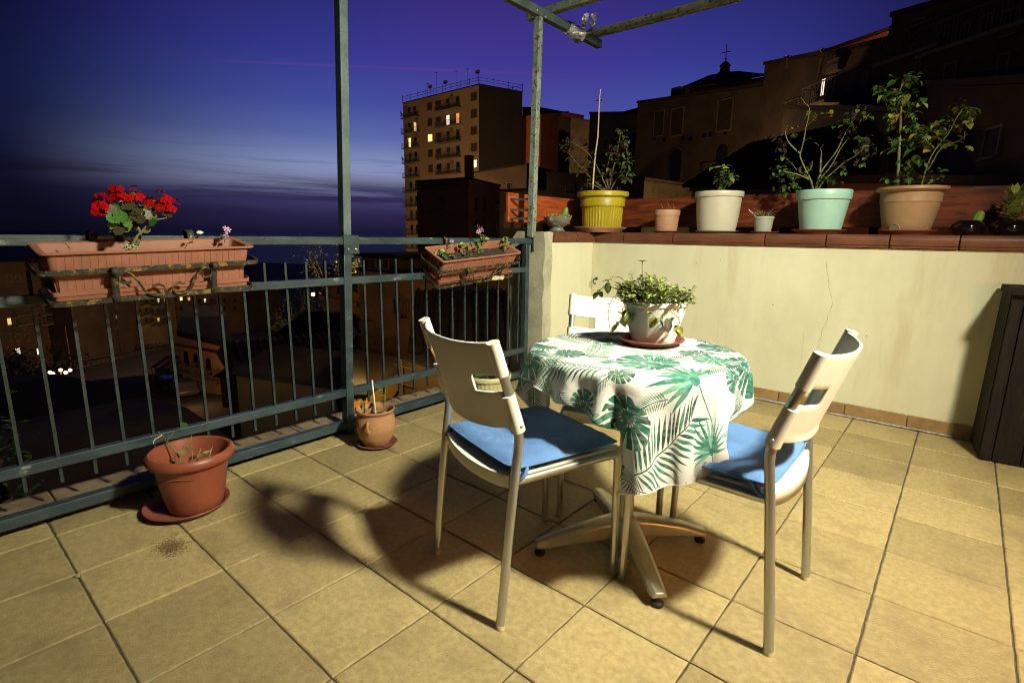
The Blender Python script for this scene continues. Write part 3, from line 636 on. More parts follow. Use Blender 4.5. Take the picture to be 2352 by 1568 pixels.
# tablecloth: the draped shape of a cloth hung over the round top; printed leaves are an image painted below
CLOTH = [
-130, 342, 452, -116, 339, 470, -102, 338, 487, -89, 341, 505, -78, 349, 522, -70, 361, 539, -65, 376, 556, -62, 391, 572, -54, 402, 589, -38, 403, 604, -22, 392, 614, -8, 377, 623, 9, 368, 634, 25, 374, 647, 38, 387, 660, 54, 395, 673, 71, 381, 677, 85, 366, 678, 103, 353, 681, 124, 345, 685, 145, 340, 691, 165, 339, 697, 183, 330, 702, 201, 319, 697, 215, 303, 691, 233, 291, 688, 252, 282, 688, 267, 269, 687, 279, 257, 677, 283, 240, 666, 296, 225, 656, 314, 217, 650, 326, 203, 639, 328, 188, 626, 322, 171, 613, 318, 144, 601, 319, 83, 588, 318, 23, 575, 315, -31, 563, 311, -76, 551, 307, -107, 539, 305, -127, 526, 306, -140, 514, 308, -148, 504, 313, -155, 497, 319, -162, 494, 327, -170, 492, 335, -177, 491, 342, -185, 491, 349, -192, 491,
-144, 345, 463, -130, 341, 481, -116, 338, 498, -103, 338, 516, -89, 342, 533, -79, 351, 551, -73, 364, 568, -69, 379, 584, -63, 393, 601, -49, 398, 617, -33, 391, 629, -18, 376, 638, -2, 366, 649, 15, 370, 662, 29, 382, 675, 46, 388, 687, 64, 378, 693, 80, 362, 694, 99, 351, 698, 119, 344, 703, 140, 337, 708, 161, 335, 713, 182, 327, 716, 199, 314, 713, 213, 297, 708, 231, 284, 705, 252, 276, 704, 269, 265, 702, 280, 250, 692, 285, 231, 681, 299, 217, 672, 317, 209, 665, 329, 195, 654, 329, 178, 640, 323, 160, 628, 321, 142, 614, 328, 115, 601, 335, 66, 588, 337, 15, 577, 332, -36, 564, 322, -82, 550, 310, -115, 535, 301, -135, 520, 299, -145, 507, 302, -152, 498, 309, -159, 494, 317, -167, 492, 325, -175, 491, 334, -183, 491, 342, -191, 491,
-157, 349, 475, -143, 345, 492, -130, 341, 509, -116, 338, 527, -103, 338, 545, -90, 343, 562, -81, 354, 579, -76, 368, 596, -71, 382, 612, -60, 391, 629, -43, 389, 643, -28, 375, 653, -12, 364, 663, 6, 366, 676, 20, 377, 689, 38, 381, 701, 57, 373, 708, 74, 359, 711, 95, 352, 716, 116, 344, 720, 136, 336, 725, 156, 328, 728, 176, 317, 729, 195, 305, 728, 213, 293, 726, 231, 280, 722, 250, 268, 720, 269, 257, 716, 282, 242, 708, 288, 223, 697, 302, 209, 688, 320, 200, 680, 331, 185, 668, 329, 167, 655, 324, 149, 642, 326, 132, 628, 337, 119, 614, 352, 106, 601, 356, 63, 590, 351, 8, 577, 335, -52, 561, 315, -99, 544, 299, -127, 527, 292, -141, 512, 293, -149, 501, 299, -156, 495, 307, -164, 492, 316, -173, 492, 325, -181, 491, 334, -190, 491,
-171, 352, 486, -157, 349, 503, -143, 345, 521, -130, 340, 538, -116, 337, 556, -103, 338, 573, -91, 344, 591, -83, 356, 608, -78, 371, 624, -69, 383, 641, -54, 386, 656, -38, 375, 667, -22, 363, 678, -4, 363, 691, 12, 371, 704, 30, 373, 715, 50, 365, 722, 70, 356, 727, 89, 346, 731, 109, 336, 734, 129, 325, 736, 148, 314, 736, 168, 303, 735, 187, 292, 735, 207, 280, 735, 226, 269, 734, 245, 258, 732, 264, 246, 729, 280, 232, 723, 291, 216, 713, 305, 201, 703, 322, 190, 694, 331, 175, 682, 329, 157, 669, 327, 139, 656, 332, 122, 642, 344, 111, 628, 362, 108, 616, 373, 105, 605, 365, 49, 589, 346, -22, 571, 320, -80, 553, 298, -117, 535, 286, -136, 518, 284, -146, 506, 289, -154, 498, 297, -162, 494, 307, -171, 492, 317, -179, 491, 326, -188, 491,
-184, 350, 497, -171, 351, 514, -157, 349, 532, -143, 345, 549, -130, 340, 567, -116, 337, 584, -103, 338, 602, -91, 346, 619, -84, 359, 636, -78, 372, 653, -65, 380, 669, -49, 374, 682, -33, 362, 692, -15, 362, 705, 3, 367, 718, 22, 363, 728, 42, 353, 732, 61, 343, 735, 81, 332, 737, 100, 321, 737, 120, 310, 737, 139, 298, 737, 159, 287, 737, 178, 276, 736, 198, 265, 736, 217, 254, 736, 237, 243, 736, 256, 231, 735, 275, 220, 733, 293, 208, 728, 307, 193, 719, 321, 180, 709, 331, 164, 697, 329, 146, 684, 331, 129, 670, 338, 113, 656, 352, 103, 642, 370, 101, 630, 374, 94, 617, 376, 74, 600, 354, 3, 581, 326, -60, 562, 299, -105, 543, 282, -130, 525, 277, -143, 511, 281, -152, 501, 288, -160, 495, 298, -168, 492, 308, -177, 491, 318, -187, 491,
-196, 341, 507, -184, 346, 525, -171, 349, 543, -157, 348, 561, -143, 344, 578, -130, 339, 596, -116, 337, 613, -103, 339, 631, -92, 348, 648, -85, 361, 665, -76, 372, 682, -59, 372, 696, -43, 362, 707, -25, 363, 720, -6, 360, 732, 14, 350, 735, 33, 339, 736, 53, 328, 738, 72, 316, 738, 92, 305, 737, 111, 294, 737, 130, 283, 737, 150, 272, 737, 169, 261, 737, 189, 249, 736, 208, 238, 736, 228, 227, 736, 247, 216, 736, 267, 205, 736, 286, 194, 735, 305, 182, 732, 321, 169, 723, 332, 154, 711, 334, 136, 697, 337, 119, 684, 345, 104, 669, 361, 96, 656, 372, 92, 644, 376, 82, 628, 380, 71, 610, 364, 22, 590, 333, -42, 570, 302, -92, 551, 281, -123, 533, 271, -140, 517, 273, -150, 505, 280, -158, 497, 289, -167, 493, 299, -176, 491, 311, -185, 490,
-202, 327, 516, -193, 335, 535, -183, 342, 553, -171, 346, 572, -157, 346, 589, -143, 343, 607, -130, 338, 624, -116, 337, 642, -103, 341, 659, -93, 350, 677, -85, 362, 693, -70, 365, 709, -53, 361, 722, -34, 356, 732, -15, 346, 737, 5, 334, 737, 24, 323, 738, 44, 312, 738, 63, 301, 735, 83, 290, 734, 102, 279, 734, 122, 268, 734, 141, 257, 734, 161, 245, 733, 180, 234, 733, 199, 223, 734, 219, 212, 735, 238, 200, 735, 258, 189, 736, 277, 178, 736, 297, 167, 735, 316, 156, 733, 332, 143, 725, 340, 127, 711, 344, 110, 697, 353, 96, 683, 368, 89, 670, 374, 80, 656, 378, 68, 638, 381, 59, 618, 373, 37, 598, 339, -27, 579, 307, -79, 560, 282, -115, 541, 268, -136, 524, 266, -148, 510, 272, -156, 500, 281, -165, 494, 292, -174, 491, 305, -182, 487,
-205, 312, 524, -198, 321, 543, -191, 329, 563, -182, 337, 582, -171, 342, 600, -157, 344, 618, -144, 341, 636, -130, 337, 653, -117, 337, 671, -104, 344, 688, -92, 352, 705, -80, 358, 721, -62, 352, 733, -43, 341, 737, -24, 330, 739, -4, 319, 738, 15, 308, 735, 35, 297, 733, 54, 286, 734, 74, 275, 734, 93, 264, 734, 113, 252, 734, 132, 241, 733, 152, 230, 733, 171, 219, 734, 190, 207, 734, 210, 196, 735, 229, 185, 735, 249, 174, 736, 268, 163, 736, 288, 151, 736, 307, 140, 736, 327, 129, 735, 342, 116, 725, 348, 100, 711, 362, 90, 697, 371, 79, 683, 375, 66, 666, 379, 56, 647, 377, 47, 627, 369, 30, 607, 345, -17, 588, 314, -67, 568, 285, -107, 549, 267, -132, 532, 261, -145, 516, 265, -155, 504, 274, -163, 495, 286, -171, 489, 304, -178, 483,
-208, 296, 532, -201, 305, 551, -194, 314, 571, -188, 323, 590, -180, 331, 610, -170, 338, 629, -157, 341, 647, -144, 339, 664, -131, 336, 682, -118, 342, 699, -106, 349, 717, -90, 347, 731, -71, 337, 737, -52, 326, 738, -32, 315, 736, -13, 304, 732, 7, 293, 732, 26, 282, 733, 45, 271, 734, 65, 259, 734, 84, 248, 734, 104, 237, 734, 123, 226, 733, 143, 214, 733, 162, 203, 734, 182, 192, 734, 201, 181, 735, 220, 170, 736, 240, 158, 736, 259, 147, 736, 279, 136, 735, 298, 125, 736, 318, 113, 736, 337, 102, 734, 352, 90, 724, 363, 78, 709, 372, 65, 693, 376, 53, 675, 374, 43, 655, 369, 34, 635, 366, 24, 616, 353, -8, 596, 323, -57, 577, 293, -98, 558, 269, -127, 539, 259, -143, 522, 261, -153, 507, 270, -160, 495, 287, -167, 486, 310, -172, 478,
-218, 285, 541, -208, 291, 560, -199, 299, 579, -192, 307, 599, -185, 316, 618, -178, 325, 638, -169, 333, 657, -158, 337, 675, -144, 337, 693, -131, 339, 711, -117, 341, 728, -99, 333, 737, -80, 322, 738, -61, 310, 736, -41, 300, 732, -22, 289, 732, -2, 278, 732, 17, 266, 733, 37, 255, 734, 56, 244, 734, 75, 233, 734, 95, 221, 733, 114, 210, 733, 134, 199, 733, 153, 188, 734, 173, 176, 734, 192, 165, 735, 211, 154, 736, 231, 143, 736, 250, 132, 736, 270, 120, 735, 289, 109, 735, 309, 98, 736, 328, 87, 736, 347, 75, 733, 359, 63, 718, 369, 51, 702, 370, 39, 683, 365, 30, 664, 364, 19, 644, 365, 8, 625, 364, -5, 605, 335, -49, 586, 302, -90, 566, 274, -122, 547, 260, -140, 528, 261, -150, 510, 273, -156, 494, 295, -160, 482, 324, -162, 471,
-232, 283, 550, -221, 285, 569, -211, 289, 589, -201, 295, 608, -192, 303, 627, -184, 311, 646, -176, 319, 666, -167, 327, 685, -157, 332, 704, -144, 334, 722, -128, 330, 736, -108, 318, 737, -89, 306, 737, -70, 296, 732, -50, 284, 732, -31, 273, 732, -11, 262, 732, 8, 251, 733, 28, 240, 734, 47, 228, 734, 66, 217, 734, 86, 206, 733, 105, 195, 733, 125, 183, 733, 144, 172, 734, 164, 161, 735, 183, 150, 735, 203, 139, 736, 222, 127, 736, 241, 116, 736, 261, 105, 735, 280, 94, 735, 300, 82, 735, 319, 71, 735, 339, 60, 736, 356, 49, 728, 364, 36, 711, 363, 26, 692, 362, 15, 672, 364, 4, 653, 365, -7, 634, 363, -18, 614, 345, -44, 595, 311, -84, 574, 282, -117, 554, 267, -136, 532, 270, -146, 512, 287, -149, 493, 314, -151, 477, 347, -150, 464,
-247, 289, 558, -236, 289, 578, -226, 289, 597, -215, 290, 617, -204, 294, 636, -194, 300, 656, -185, 307, 675, -177, 315, 694, -168, 323, 713, -155, 324, 731, -137, 314, 737, -117, 302, 737, -98, 291, 734, -79, 280, 732, -59, 269, 732, -40, 258, 732, -20, 247, 733, -1, 235, 733, 19, 224, 734, 38, 213, 734, 58, 202, 733, 77, 190, 733, 96, 179, 733, 116, 168, 733, 135, 157, 734, 155, 146, 735, 174, 134, 735, 194, 123, 736, 213, 112, 736, 232, 101, 736, 252, 89, 735, 271, 78, 735, 291, 67, 735, 310, 56, 735, 330, 45, 735, 350, 33, 734, 361, 22, 721, 362, 11, 701, 364, 0, 682, 364, -11, 662, 361, -22, 643, 357, -32, 623, 351, -46, 604, 321, -81, 582, 293, -113, 559, 282, -132, 536, 290, -139, 513, 313, -140, 491, 342, -140, 473, 375, -136, 457,
-261, 298, 566, -250, 297, 585, -240, 295, 605, -230, 294, 625, -219, 294, 645, -209, 295, 665, -199, 300, 684, -190, 308, 703, -181, 314, 723, -165, 310, 736, -146, 298, 736, -126, 287, 735, -107, 276, 732, -88, 265, 732, -68, 254, 732, -49, 242, 732, -29, 231, 733, -10, 220, 733, 10, 209, 734, 29, 197, 733, 49, 186, 733, 68, 175, 733, 87, 164, 733, 107, 153, 733, 126, 141, 734, 146, 130, 735, 165, 119, 735, 185, 108, 736, 204, 96, 736, 224, 85, 735, 243, 74, 735, 262, 63, 735, 282, 51, 735, 301, 40, 735, 321, 29, 736, 341, 18, 735, 359, 7, 729, 363, -4, 710, 363, -15, 691, 359, -25, 671, 354, -36, 652, 350, -46, 632, 347, -57, 612, 334, -79, 589, 309, -111, 564, 303, -127, 539, 316, -133, 515, 348, -131, 490, 371, -133, 468, 377, -145, 456,
-275, 304, 573, -265, 303, 593, -255, 302, 613, -245, 300, 633, -234, 299, 653, -224, 298, 673, -213, 299, 693, -204, 301, 712, -193, 304, 731, -174, 294, 736, -155, 283, 737, -135, 272, 734, -116, 261, 732, -96, 249, 732, -77, 238, 732, -58, 227, 732, -38, 216, 733, -19, 204, 733, 1, 193, 734, 20, 182, 733, 40, 171, 733, 59, 159, 733, 79, 148, 733, 98, 137, 733, 117, 126, 734, 137, 115, 735, 156, 103, 736, 176, 92, 736, 195, 81, 736, 215, 70, 735, 234, 58, 735, 254, 47, 735, 273, 36, 735, 292, 25, 735, 312, 14, 736, 332, 2, 736, 351, -9, 734, 362, -20, 720, 361, -30, 699, 355, -40, 680, 351, -50, 661, 349, -61, 640, 350, -71, 618, 343, -87, 594, 327, -111, 568, 324, -126, 543, 339, -131, 519, 368, -132, 495, 371, -147, 472, 373, -159, 451,
-290, 300, 581, -280, 300, 601, -270, 300, 621, -260, 300, 641, -250, 300, 661, -239, 299, 681, -229, 298, 701, -218, 297, 721, -202, 290, 734, -183, 279, 737, -164, 267, 736, -144, 256, 733, -125, 245, 732, -105, 234, 732, -86, 223, 732, -66, 211, 733, -47, 200, 733, -28, 189, 733, -8, 178, 734, 11, 166, 733, 31, 155, 733, 50, 144, 733, 70, 133, 733, 89, 122, 733, 108, 110, 734, 128, 99, 735, 147, 88, 736, 167, 77, 736, 186, 65, 736, 206, 54, 735, 225, 43, 735, 245, 32, 735, 264, 21, 735, 283, 9, 735, 303, -2, 736, 322, -13, 736, 342, -24, 736, 360, -35, 728, 361, -45, 708, 354, -55, 689, 356, -65, 668, 359, -73, 646, 363, -80, 623, 359, -93, 598, 344, -114, 573, 342, -126, 547, 353, -131, 523, 369, -134, 499, 375, -145, 476, 376, -159, 452,
-294, 283, 584, -288, 286, 606, -281, 288, 627, -272, 289, 647, -263, 289, 668, -252, 288, 687, -239, 285, 706, -228, 283, 726, -211, 275, 736, -192, 263, 737, -173, 252, 734, -153, 241, 733, -134, 230, 732, -114, 218, 732, -95, 207, 732, -75, 196, 733, -56, 185, 733, -37, 173, 734, -17, 162, 734, 2, 151, 733, 22, 140, 733, 41, 129, 733, 61, 117, 733, 80, 106, 734, 100, 95, 734, 119, 84, 735, 138, 72, 736, 158, 61, 736, 177, 50, 735, 197, 39, 735, 216, 28, 735, 236, 16, 735, 255, 5, 735, 275, -6, 735, 294, -17, 736, 313, -29, 736, 333, -40, 736, 352, -51, 733, 360, -61, 716, 364, -68, 695, 368, -75, 673, 371, -82, 651, 374, -89, 627, 369, -100, 602, 358, -117, 576, 356, -127, 551, 363, -131, 526, 376, -134, 501, 382, -138, 477, 382, -150, 452,
-290, 266, 585, -286, 268, 607, -282, 270, 629, -277, 273, 651, -271, 275, 672, -263, 275, 693, -251, 273, 712, -238, 269, 730, -220, 259, 737, -201, 248, 736, -182, 237, 734, -162, 225, 733, -143, 214, 732, -123, 203, 732, -104, 192, 732, -84, 180, 733, -65, 169, 733, -45, 158, 734, -26, 147, 734, -7, 135, 733, 13, 124, 733, 32, 113, 733, 52, 102, 733, 71, 91, 734, 91, 79, 734, 110, 68, 735, 129, 57, 735, 149, 46, 735, 168, 34, 735, 188, 23, 735, 207, 12, 734, 227, 1, 734, 246, -10, 735, 266, -22, 735, 285, -33, 736, 304, -44, 736, 324, -55, 736, 344, -66, 735, 357, -76, 721, 364, -84, 699, 369, -91, 677, 370, -97, 654, 371, -103, 630, 371, -109, 605, 368, -122, 580, 368, -130, 555, 372, -129, 531, 385, -136, 506, 386, -141, 481, 387, -148, 454,
-284, 249, 585, -280, 251, 608, -276, 253, 630, -273, 255, 652, -270, 257, 674, -267, 259, 696, -261, 260, 717, -248, 254, 733, -229, 243, 737, -210, 232, 735, -191, 221, 733, -171, 210, 733, -152, 199, 732, -132, 187, 732, -113, 176, 733, -93, 165, 733, -74, 154, 734, -54, 142, 734, -35, 131, 734, -16, 120, 733, 4, 109, 733, 23, 98, 733, 43, 86, 733, 62, 75, 734, 82, 64, 734, 101, 53, 735, 121, 41, 735, 140, 30, 735, 159, 19, 735, 179, 8, 734, 198, -3, 734, 218, -15, 734, 237, -26, 735, 257, -37, 735, 276, -48, 735, 296, -60, 735, 315, -71, 736, 335, -82, 736, 349, -91, 724, 354, -98, 701, 361, -106, 678, 365, -113, 654, 366, -119, 631, 367, -124, 607, 374, -132, 583, 376, -138, 558, 377, -143, 533, 379, -149, 507, 382, -155, 481, 384, -160, 454,
-279, 232, 586, -276, 234, 608, -273, 236, 631, -271, 238, 653, -270, 240, 675, -269, 243, 697, -269, 245, 720, -257, 239, 735, -238, 228, 737, -219, 217, 735, -199, 206, 733, -180, 194, 733, -161, 183, 733, -141, 172, 733, -122, 161, 733, -102, 149, 734, -83, 138, 734, -63, 127, 734, -44, 116, 734, -24, 105, 733, -5, 93, 733, 14, 82, 733, 34, 71, 733, 53, 60, 734, 73, 48, 735, 92, 37, 735, 112, 26, 735, 131, 15, 735, 150, 4, 735, 170, -8, 734, 189, -19, 734, 209, -30, 734, 228, -41, 735, 248, -53, 735, 267, -64, 735, 287, -75, 735, 306, -86, 736, 326, -98, 736, 343, -108, 728, 350, -115, 704, 354, -122, 680, 358, -128, 656, 361, -135, 633, 364, -141, 609, 366, -147, 584, 368, -152, 558, 371, -157, 531, 373, -161, 505, 375, -164, 478, 377, -167, 451,
-279, 215, 588, -278, 217, 610, -278, 219, 633, -278, 222, 655, -279, 225, 677, -280, 229, 699, -280, 231, 721, -267, 224, 736, -247, 213, 736, -228, 201, 735, -208, 190, 733, -189, 179, 733, -170, 168, 733, -150, 156, 733, -131, 145, 733, -111, 134, 734, -92, 123, 734, -72, 112, 734, -53, 100, 734, -33, 89, 733, -14, 78, 733, 5, 67, 733, 25, 55, 733, 44, 44, 734, 64, 33, 735, 83, 22, 735, 103, 10, 735, 122, -1, 735, 142, -12, 734, 161, -23, 734, 180, -34, 734, 200, -46, 734, 219, -57, 735, 239, -68, 735, 258, -79, 735, 278, -91, 735, 297, -102, 736, 317, -113, 735, 335, -124, 731, 346, -132, 708, 349, -138, 684, 352, -145, 660, 355, -151, 636, 357, -156, 610, 359, -160, 583, 361, -164, 557, 363, -166, 530, 366, -169, 503, 368, -170, 476, 371, -171, 449,
-288, 200, 590, -288, 202, 612, -287, 204, 634, -289, 208, 656, -290, 212, 679, -292, 215, 701, -290, 216, 723, -276, 208, 737, -256, 197, 736, -237, 186, 735, -217, 175, 733, -198, 163, 733, -178, 152, 733, -159, 141, 733, -140, 130, 734, -120, 118, 734, -101, 107, 734, -81, 96, 734, -62, 85, 734, -42, 74, 733, -23, 62, 733, -3, 51, 733, 16, 40, 733, 35, 29, 734, 55, 17, 735, 74, 6, 735, 94, -5, 735, 113, -16, 735, 133, -27, 734, 152, -39, 734, 172, -50, 734, 191, -61, 734, 210, -72, 735, 230, -84, 735, 249, -95, 735, 269, -106, 735, 288, -117, 735, 308, -128, 735, 327, -139, 733, 340, -148, 712, 343, -154, 688, 345, -159, 662, 347, -163, 636, 349, -165, 609, 352, -167, 582, 354, -169, 555, 357, -170, 529, 359, -172, 502, 362, -173, 475, 364, -174, 448,
-303, 190, 591, -301, 190, 613, -299, 191, 636, -299, 194, 658, -301, 197, 680, -302, 200, 703, -300, 202, 724, -285, 193, 737, -265, 182, 735, -246, 170, 734, -226, 159, 733, -207, 148, 733, -187, 137, 733, -168, 125, 733, -148, 114, 734, -129, 103, 734, -110, 92, 734, -90, 81, 734, -71, 69, 734, -51, 58, 733, -32, 47, 733, -12, 36, 733, 7, 24, 734, 26, 13, 734, 46, 2, 735, 65, -9, 735, 85, -20, 735, 104, -32, 734, 124, -43, 734, 143, -54, 734, 163, -65, 734, 182, -77, 734, 201, -88, 734, 221, -99, 735, 240, -110, 735, 260, -121, 735, 279, -133, 735, 299, -144, 736, 318, -155, 733, 333, -163, 714, 335, -163, 688, 337, -165, 662, 340, -167, 635, 342, -169, 608, 345, -170, 581, 347, -172, 554, 350, -173, 527, 353, -174, 501, 355, -176, 474, 358, -178, 447,
-320, 185, 593, -317, 183, 615, -314, 181, 637, -312, 181, 660, -311, 183, 682, -311, 186, 704, -310, 187, 725, -294, 177, 737, -274, 166, 736, -255, 155, 734, -235, 144, 733, -216, 132, 733, -196, 121, 733, -177, 110, 734, -157, 99, 734, -138, 88, 735, -119, 76, 735, -99, 65, 734, -80, 54, 734, -60, 43, 733, -41, 31, 733, -21, 20, 733, -2, 9, 734, 18, -2, 734, 37, -13, 735, 56, -25, 735, 76, -36, 734, 95, -47, 734, 115, -58, 734, 134, -70, 733, 154, -81, 733, 173, -92, 734, 193, -103, 734, 212, -115, 735, 231, -126, 735, 251, -137, 735, 270, -148, 735, 290, -159, 736, 309, -170, 734, 324, -179, 713, 327, -179, 687, 328, -178, 661, 330, -178, 634, 333, -178, 607, 336, -179, 580, 338, -180, 553, 341, -181, 526, 344, -182, 499, 347, -182, 472, 349, -183, 445,
-338, 183, 595, -335, 180, 617, -331, 177, 639, -328, 174, 661, -325, 172, 683, -322, 172, 706, -319, 172, 726, -302, 162, 736, -283, 151, 736, -264, 139, 734, -244, 128, 733, -225, 117, 733, -205, 106, 734, -186, 95, 734, -166, 83, 735, -147, 72, 735, -127, 61, 735, -108, 50, 734, -89, 38, 734, -69, 27, 733, -50, 16, 733, -30, 5, 734, -11, -7, 734, 9, -18, 734, 28, -29, 735, 47, -40, 735, 67, -51, 734, 86, -63, 734, 106, -74, 733, 125, -85, 733, 145, -96, 733, 164, -108, 734, 184, -119, 734, 203, -130, 735, 222, -141, 735, 242, -152, 734, 261, -164, 735, 281, -175, 736, 300, -186, 734, 315, -195, 713, 317, -195, 685, 318, -194, 659, 320, -194, 632, 322, -194, 605, 325, -194, 578, 327, -194, 551, 330, -194, 524, 333, -195, 497, 335, -195, 470, 338, -195, 443,
-355, 181, 598, -352, 178, 620, -349, 174, 642, -345, 170, 663, -341, 166, 685, -336, 160, 706, -328, 156, 726, -311, 146, 736, -292, 135, 736, -273, 124, 734, -253, 113, 733, -234, 101, 733, -214, 90, 734, -195, 79, 734, -175, 68, 735, -156, 57, 735, -136, 45, 735, -117, 34, 735, -98, 23, 734, -78, 12, 734, -59, 0, 733, -39, -11, 734, -20, -22, 734, 0, -33, 735, 19, -44, 735, 39, -56, 735, 58, -67, 734, 77, -78, 733, 97, -89, 733, 116, -101, 733, 136, -112, 733, 155, -123, 734, 175, -134, 734, 194, -145, 734, 214, -157, 734, 233, -168, 734, 252, -179, 735, 272, -191, 735, 291, -201, 733, 305, -210, 712, 307, -210, 684, 308, -209, 658, 309, -209, 630, 312, -209, 603, 314, -209, 576, 317, -209, 548, 320, -210, 521, 322, -210, 494, 325, -210, 466, 328, -210, 439,
-371, 173, 599, -366, 168, 620, -362, 163, 642, -357, 158, 663, -352, 153, 684, -347, 147, 705, -336, 140, 724, -320, 131, 736, -301, 120, 736, -281, 108, 734, -262, 97, 734, -243, 86, 734, -223, 75, 734, -204, 64, 735, -184, 52, 735, -165, 41, 735, -145, 30, 735, -126, 19, 735, -106, 7, 734, -87, -4, 734, -68, -15, 734, -48, -26, 734, -29, -37, 734, -9, -49, 735, 10, -60, 735, 30, -71, 734, 49, -82, 734, 69, -94, 733, 88, -105, 733, 107, -116, 733, 127, -127, 733, 146, -138, 734, 166, -150, 734, 185, -161, 734, 205, -172, 734, 224, -183, 734, 243, -195, 735, 263, -206, 736, 282, -217, 733, 294, -224, 711, 296, -224, 684, 299, -223, 657, 302, -222, 630, 306, -222, 602, 309, -221, 575, 312, -221, 548, 315, -221, 520, 318, -221, 493, 321, -220, 465, 325, -220, 438,
-374, 157, 596, -370, 152, 617, -365, 147, 638, -360, 142, 660, -355, 136, 681, -351, 131, 702, -344, 124, 722, -329, 115, 736, -310, 104, 736, -290, 93, 735, -271, 82, 734, -251, 71, 734, -232, 59, 734, -213, 48, 735, -193, 37, 735, -174, 26, 736, -154, 14, 735, -135, 3, 735, -115, -8, 734, -96, -19, 734, -77, -31, 734, -57, -42, 734, -38, -53, 734, -18, -64, 735, 1, -75, 735, 21, -87, 734, 40, -98, 734, 60, -109, 733, 79, -120, 733, 98, -132, 733, 118, -143, 733, 137, -154, 734, 157, -165, 734, 176, -176, 734, 196, -188, 734, 215, -199, 734, 234, -210, 735, 254, -222, 736, 272, -232, 731, 286, -238, 709, 291, -236, 683, 295, -234, 656, 299, -233, 629, 303, -232, 602, 307, -231, 575, 310, -230, 548, 314, -229, 520, 317, -228, 493, 321, -228, 465, 324, -227, 438,
-366, 143, 590, -361, 137, 611, -357, 132, 633, -352, 126, 654, -348, 121, 675, -346, 114, 697, -347, 108, 718, -338, 100, 735, -319, 89, 736, -299, 77, 735, -280, 66, 734, -260, 55, 734, -241, 44, 735, -222, 33, 735, -202, 21, 736, -183, 10, 736, -163, -1, 735, -144, -12, 735, -124, -24, 734, -105, -35, 734, -85, -46, 734, -66, -57, 734, -47, -68, 735, -27, -80, 735, -8, -91, 735, 12, -102, 734, 31, -113, 733, 51, -125, 733, 70, -136, 732, 90, -147, 733, 109, -158, 733, 128, -169, 733, 148, -181, 734, 167, -192, 734, 187, -203, 734, 206, -214, 734, 225, -226, 736, 245, -237, 736, 263, -247, 728, 274, -250, 704, 280, -249, 679, 286, -248, 653, 291, -246, 627, 296, -244, 600, 301, -242, 573, 305, -240, 546, 310, -239, 520, 314, -237, 493, 319, -236, 466, 323, -235, 438,
-355, 129, 585, -351, 124, 606, -348, 118, 627, -345, 111, 648, -344, 104, 670, -347, 98, 691, -351, 92, 712, -346, 84, 732, -328, 73, 736, -308, 62, 735, -289, 51, 734, -269, 40, 734, -250, 28, 735, -230, 17, 735, -211, 6, 736, -192, -5, 736, -172, -17, 735, -153, -28, 735, -133, -39, 734, -114, -50, 734, -94, -61, 734, -75, -73, 734, -56, -84, 735, -36, -95, 735, -17, -106, 734, 3, -118, 734, 22, -129, 733, 42, -140, 733, 61, -151, 732, 81, -162, 732, 100, -174, 733, 119, -185, 733, 139, -196, 734, 158, -207, 734, 178, -219, 733, 197, -230, 734, 217, -241, 736, 236, -253, 737, 254, -262, 724, 263, -264, 700, 268, -262, 676, 274, -260, 650, 279, -258, 625, 284, -256, 598, 289, -254, 571, 295, -253, 543, 300, -251, 517, 305, -249, 490, 311, -248, 464, 316, -246, 437,
-347, 115, 579, -345, 108, 600, -344, 101, 622, -344, 94, 643, -346, 88, 664, -350, 81, 686, -355, 75, 707, -354, 68, 728, -337, 58, 736, -317, 46, 736, -298, 35, 734, -278, 24, 734, -259, 13, 735, -239, 2, 736, -220, -10, 736, -201, -21, 736, -181, -32, 735, -162, -43, 735, -142, -54, 734, -123, -66, 734, -103, -77, 734, -84, -88, 735, -64, -99, 735, -45, -111, 735, -26, -122, 734, -6, -133, 734, 13, -144, 733, 33, -156, 732, 52, -167, 732, 72, -178, 732, 91, -189, 733, 111, -200, 733, 130, -212, 734, 149, -223, 734, 169, -234, 733, 188, -245, 734, 208, -257, 736, 227, -269, 736, 242, -275, 719, 251, -273, 694, 257, -269, 670, 263, -267, 645, 268, -265, 620, 273, -263, 595, 278, -262, 569, 283, -260, 543, 288, -259, 515, 293, -258, 488, 298, -257, 460, 304, -256, 433,
-343, 99, 573, -344, 92, 595, -346, 85, 616, -348, 78, 637, -351, 71, 659, -354, 65, 680, -357, 59, 701, -359, 52, 723, -346, 42, 735, -326, 31, 736, -307, 20, 734, -287, 9, 735, -268, -3, 735, -248, -14, 736, -229, -25, 736, -209, -36, 736, -190, -48, 735, -171, -59, 735, -151, -70, 734, -132, -81, 734, -112, -92, 734, -93, -104, 735, -73, -115, 735, -54, -126, 735, -35, -137, 734, -15, -149, 733, 4, -160, 733, 24, -171, 732, 43, -182, 732, 63, -193, 732, 82, -205, 733, 102, -216, 733, 121, -227, 734, 140, -238, 733, 160, -250, 733, 179, -261, 735, 199, -272, 737, 218, -283, 733, 230, -287, 712, 239, -285, 688, 245, -279, 664, 251, -274, 640, 258, -271, 615, 264, -268, 590, 269, -265, 565, 274, -264, 539, 279, -262, 513, 284, -261, 487, 289, -261, 459, 294, -260, 430,
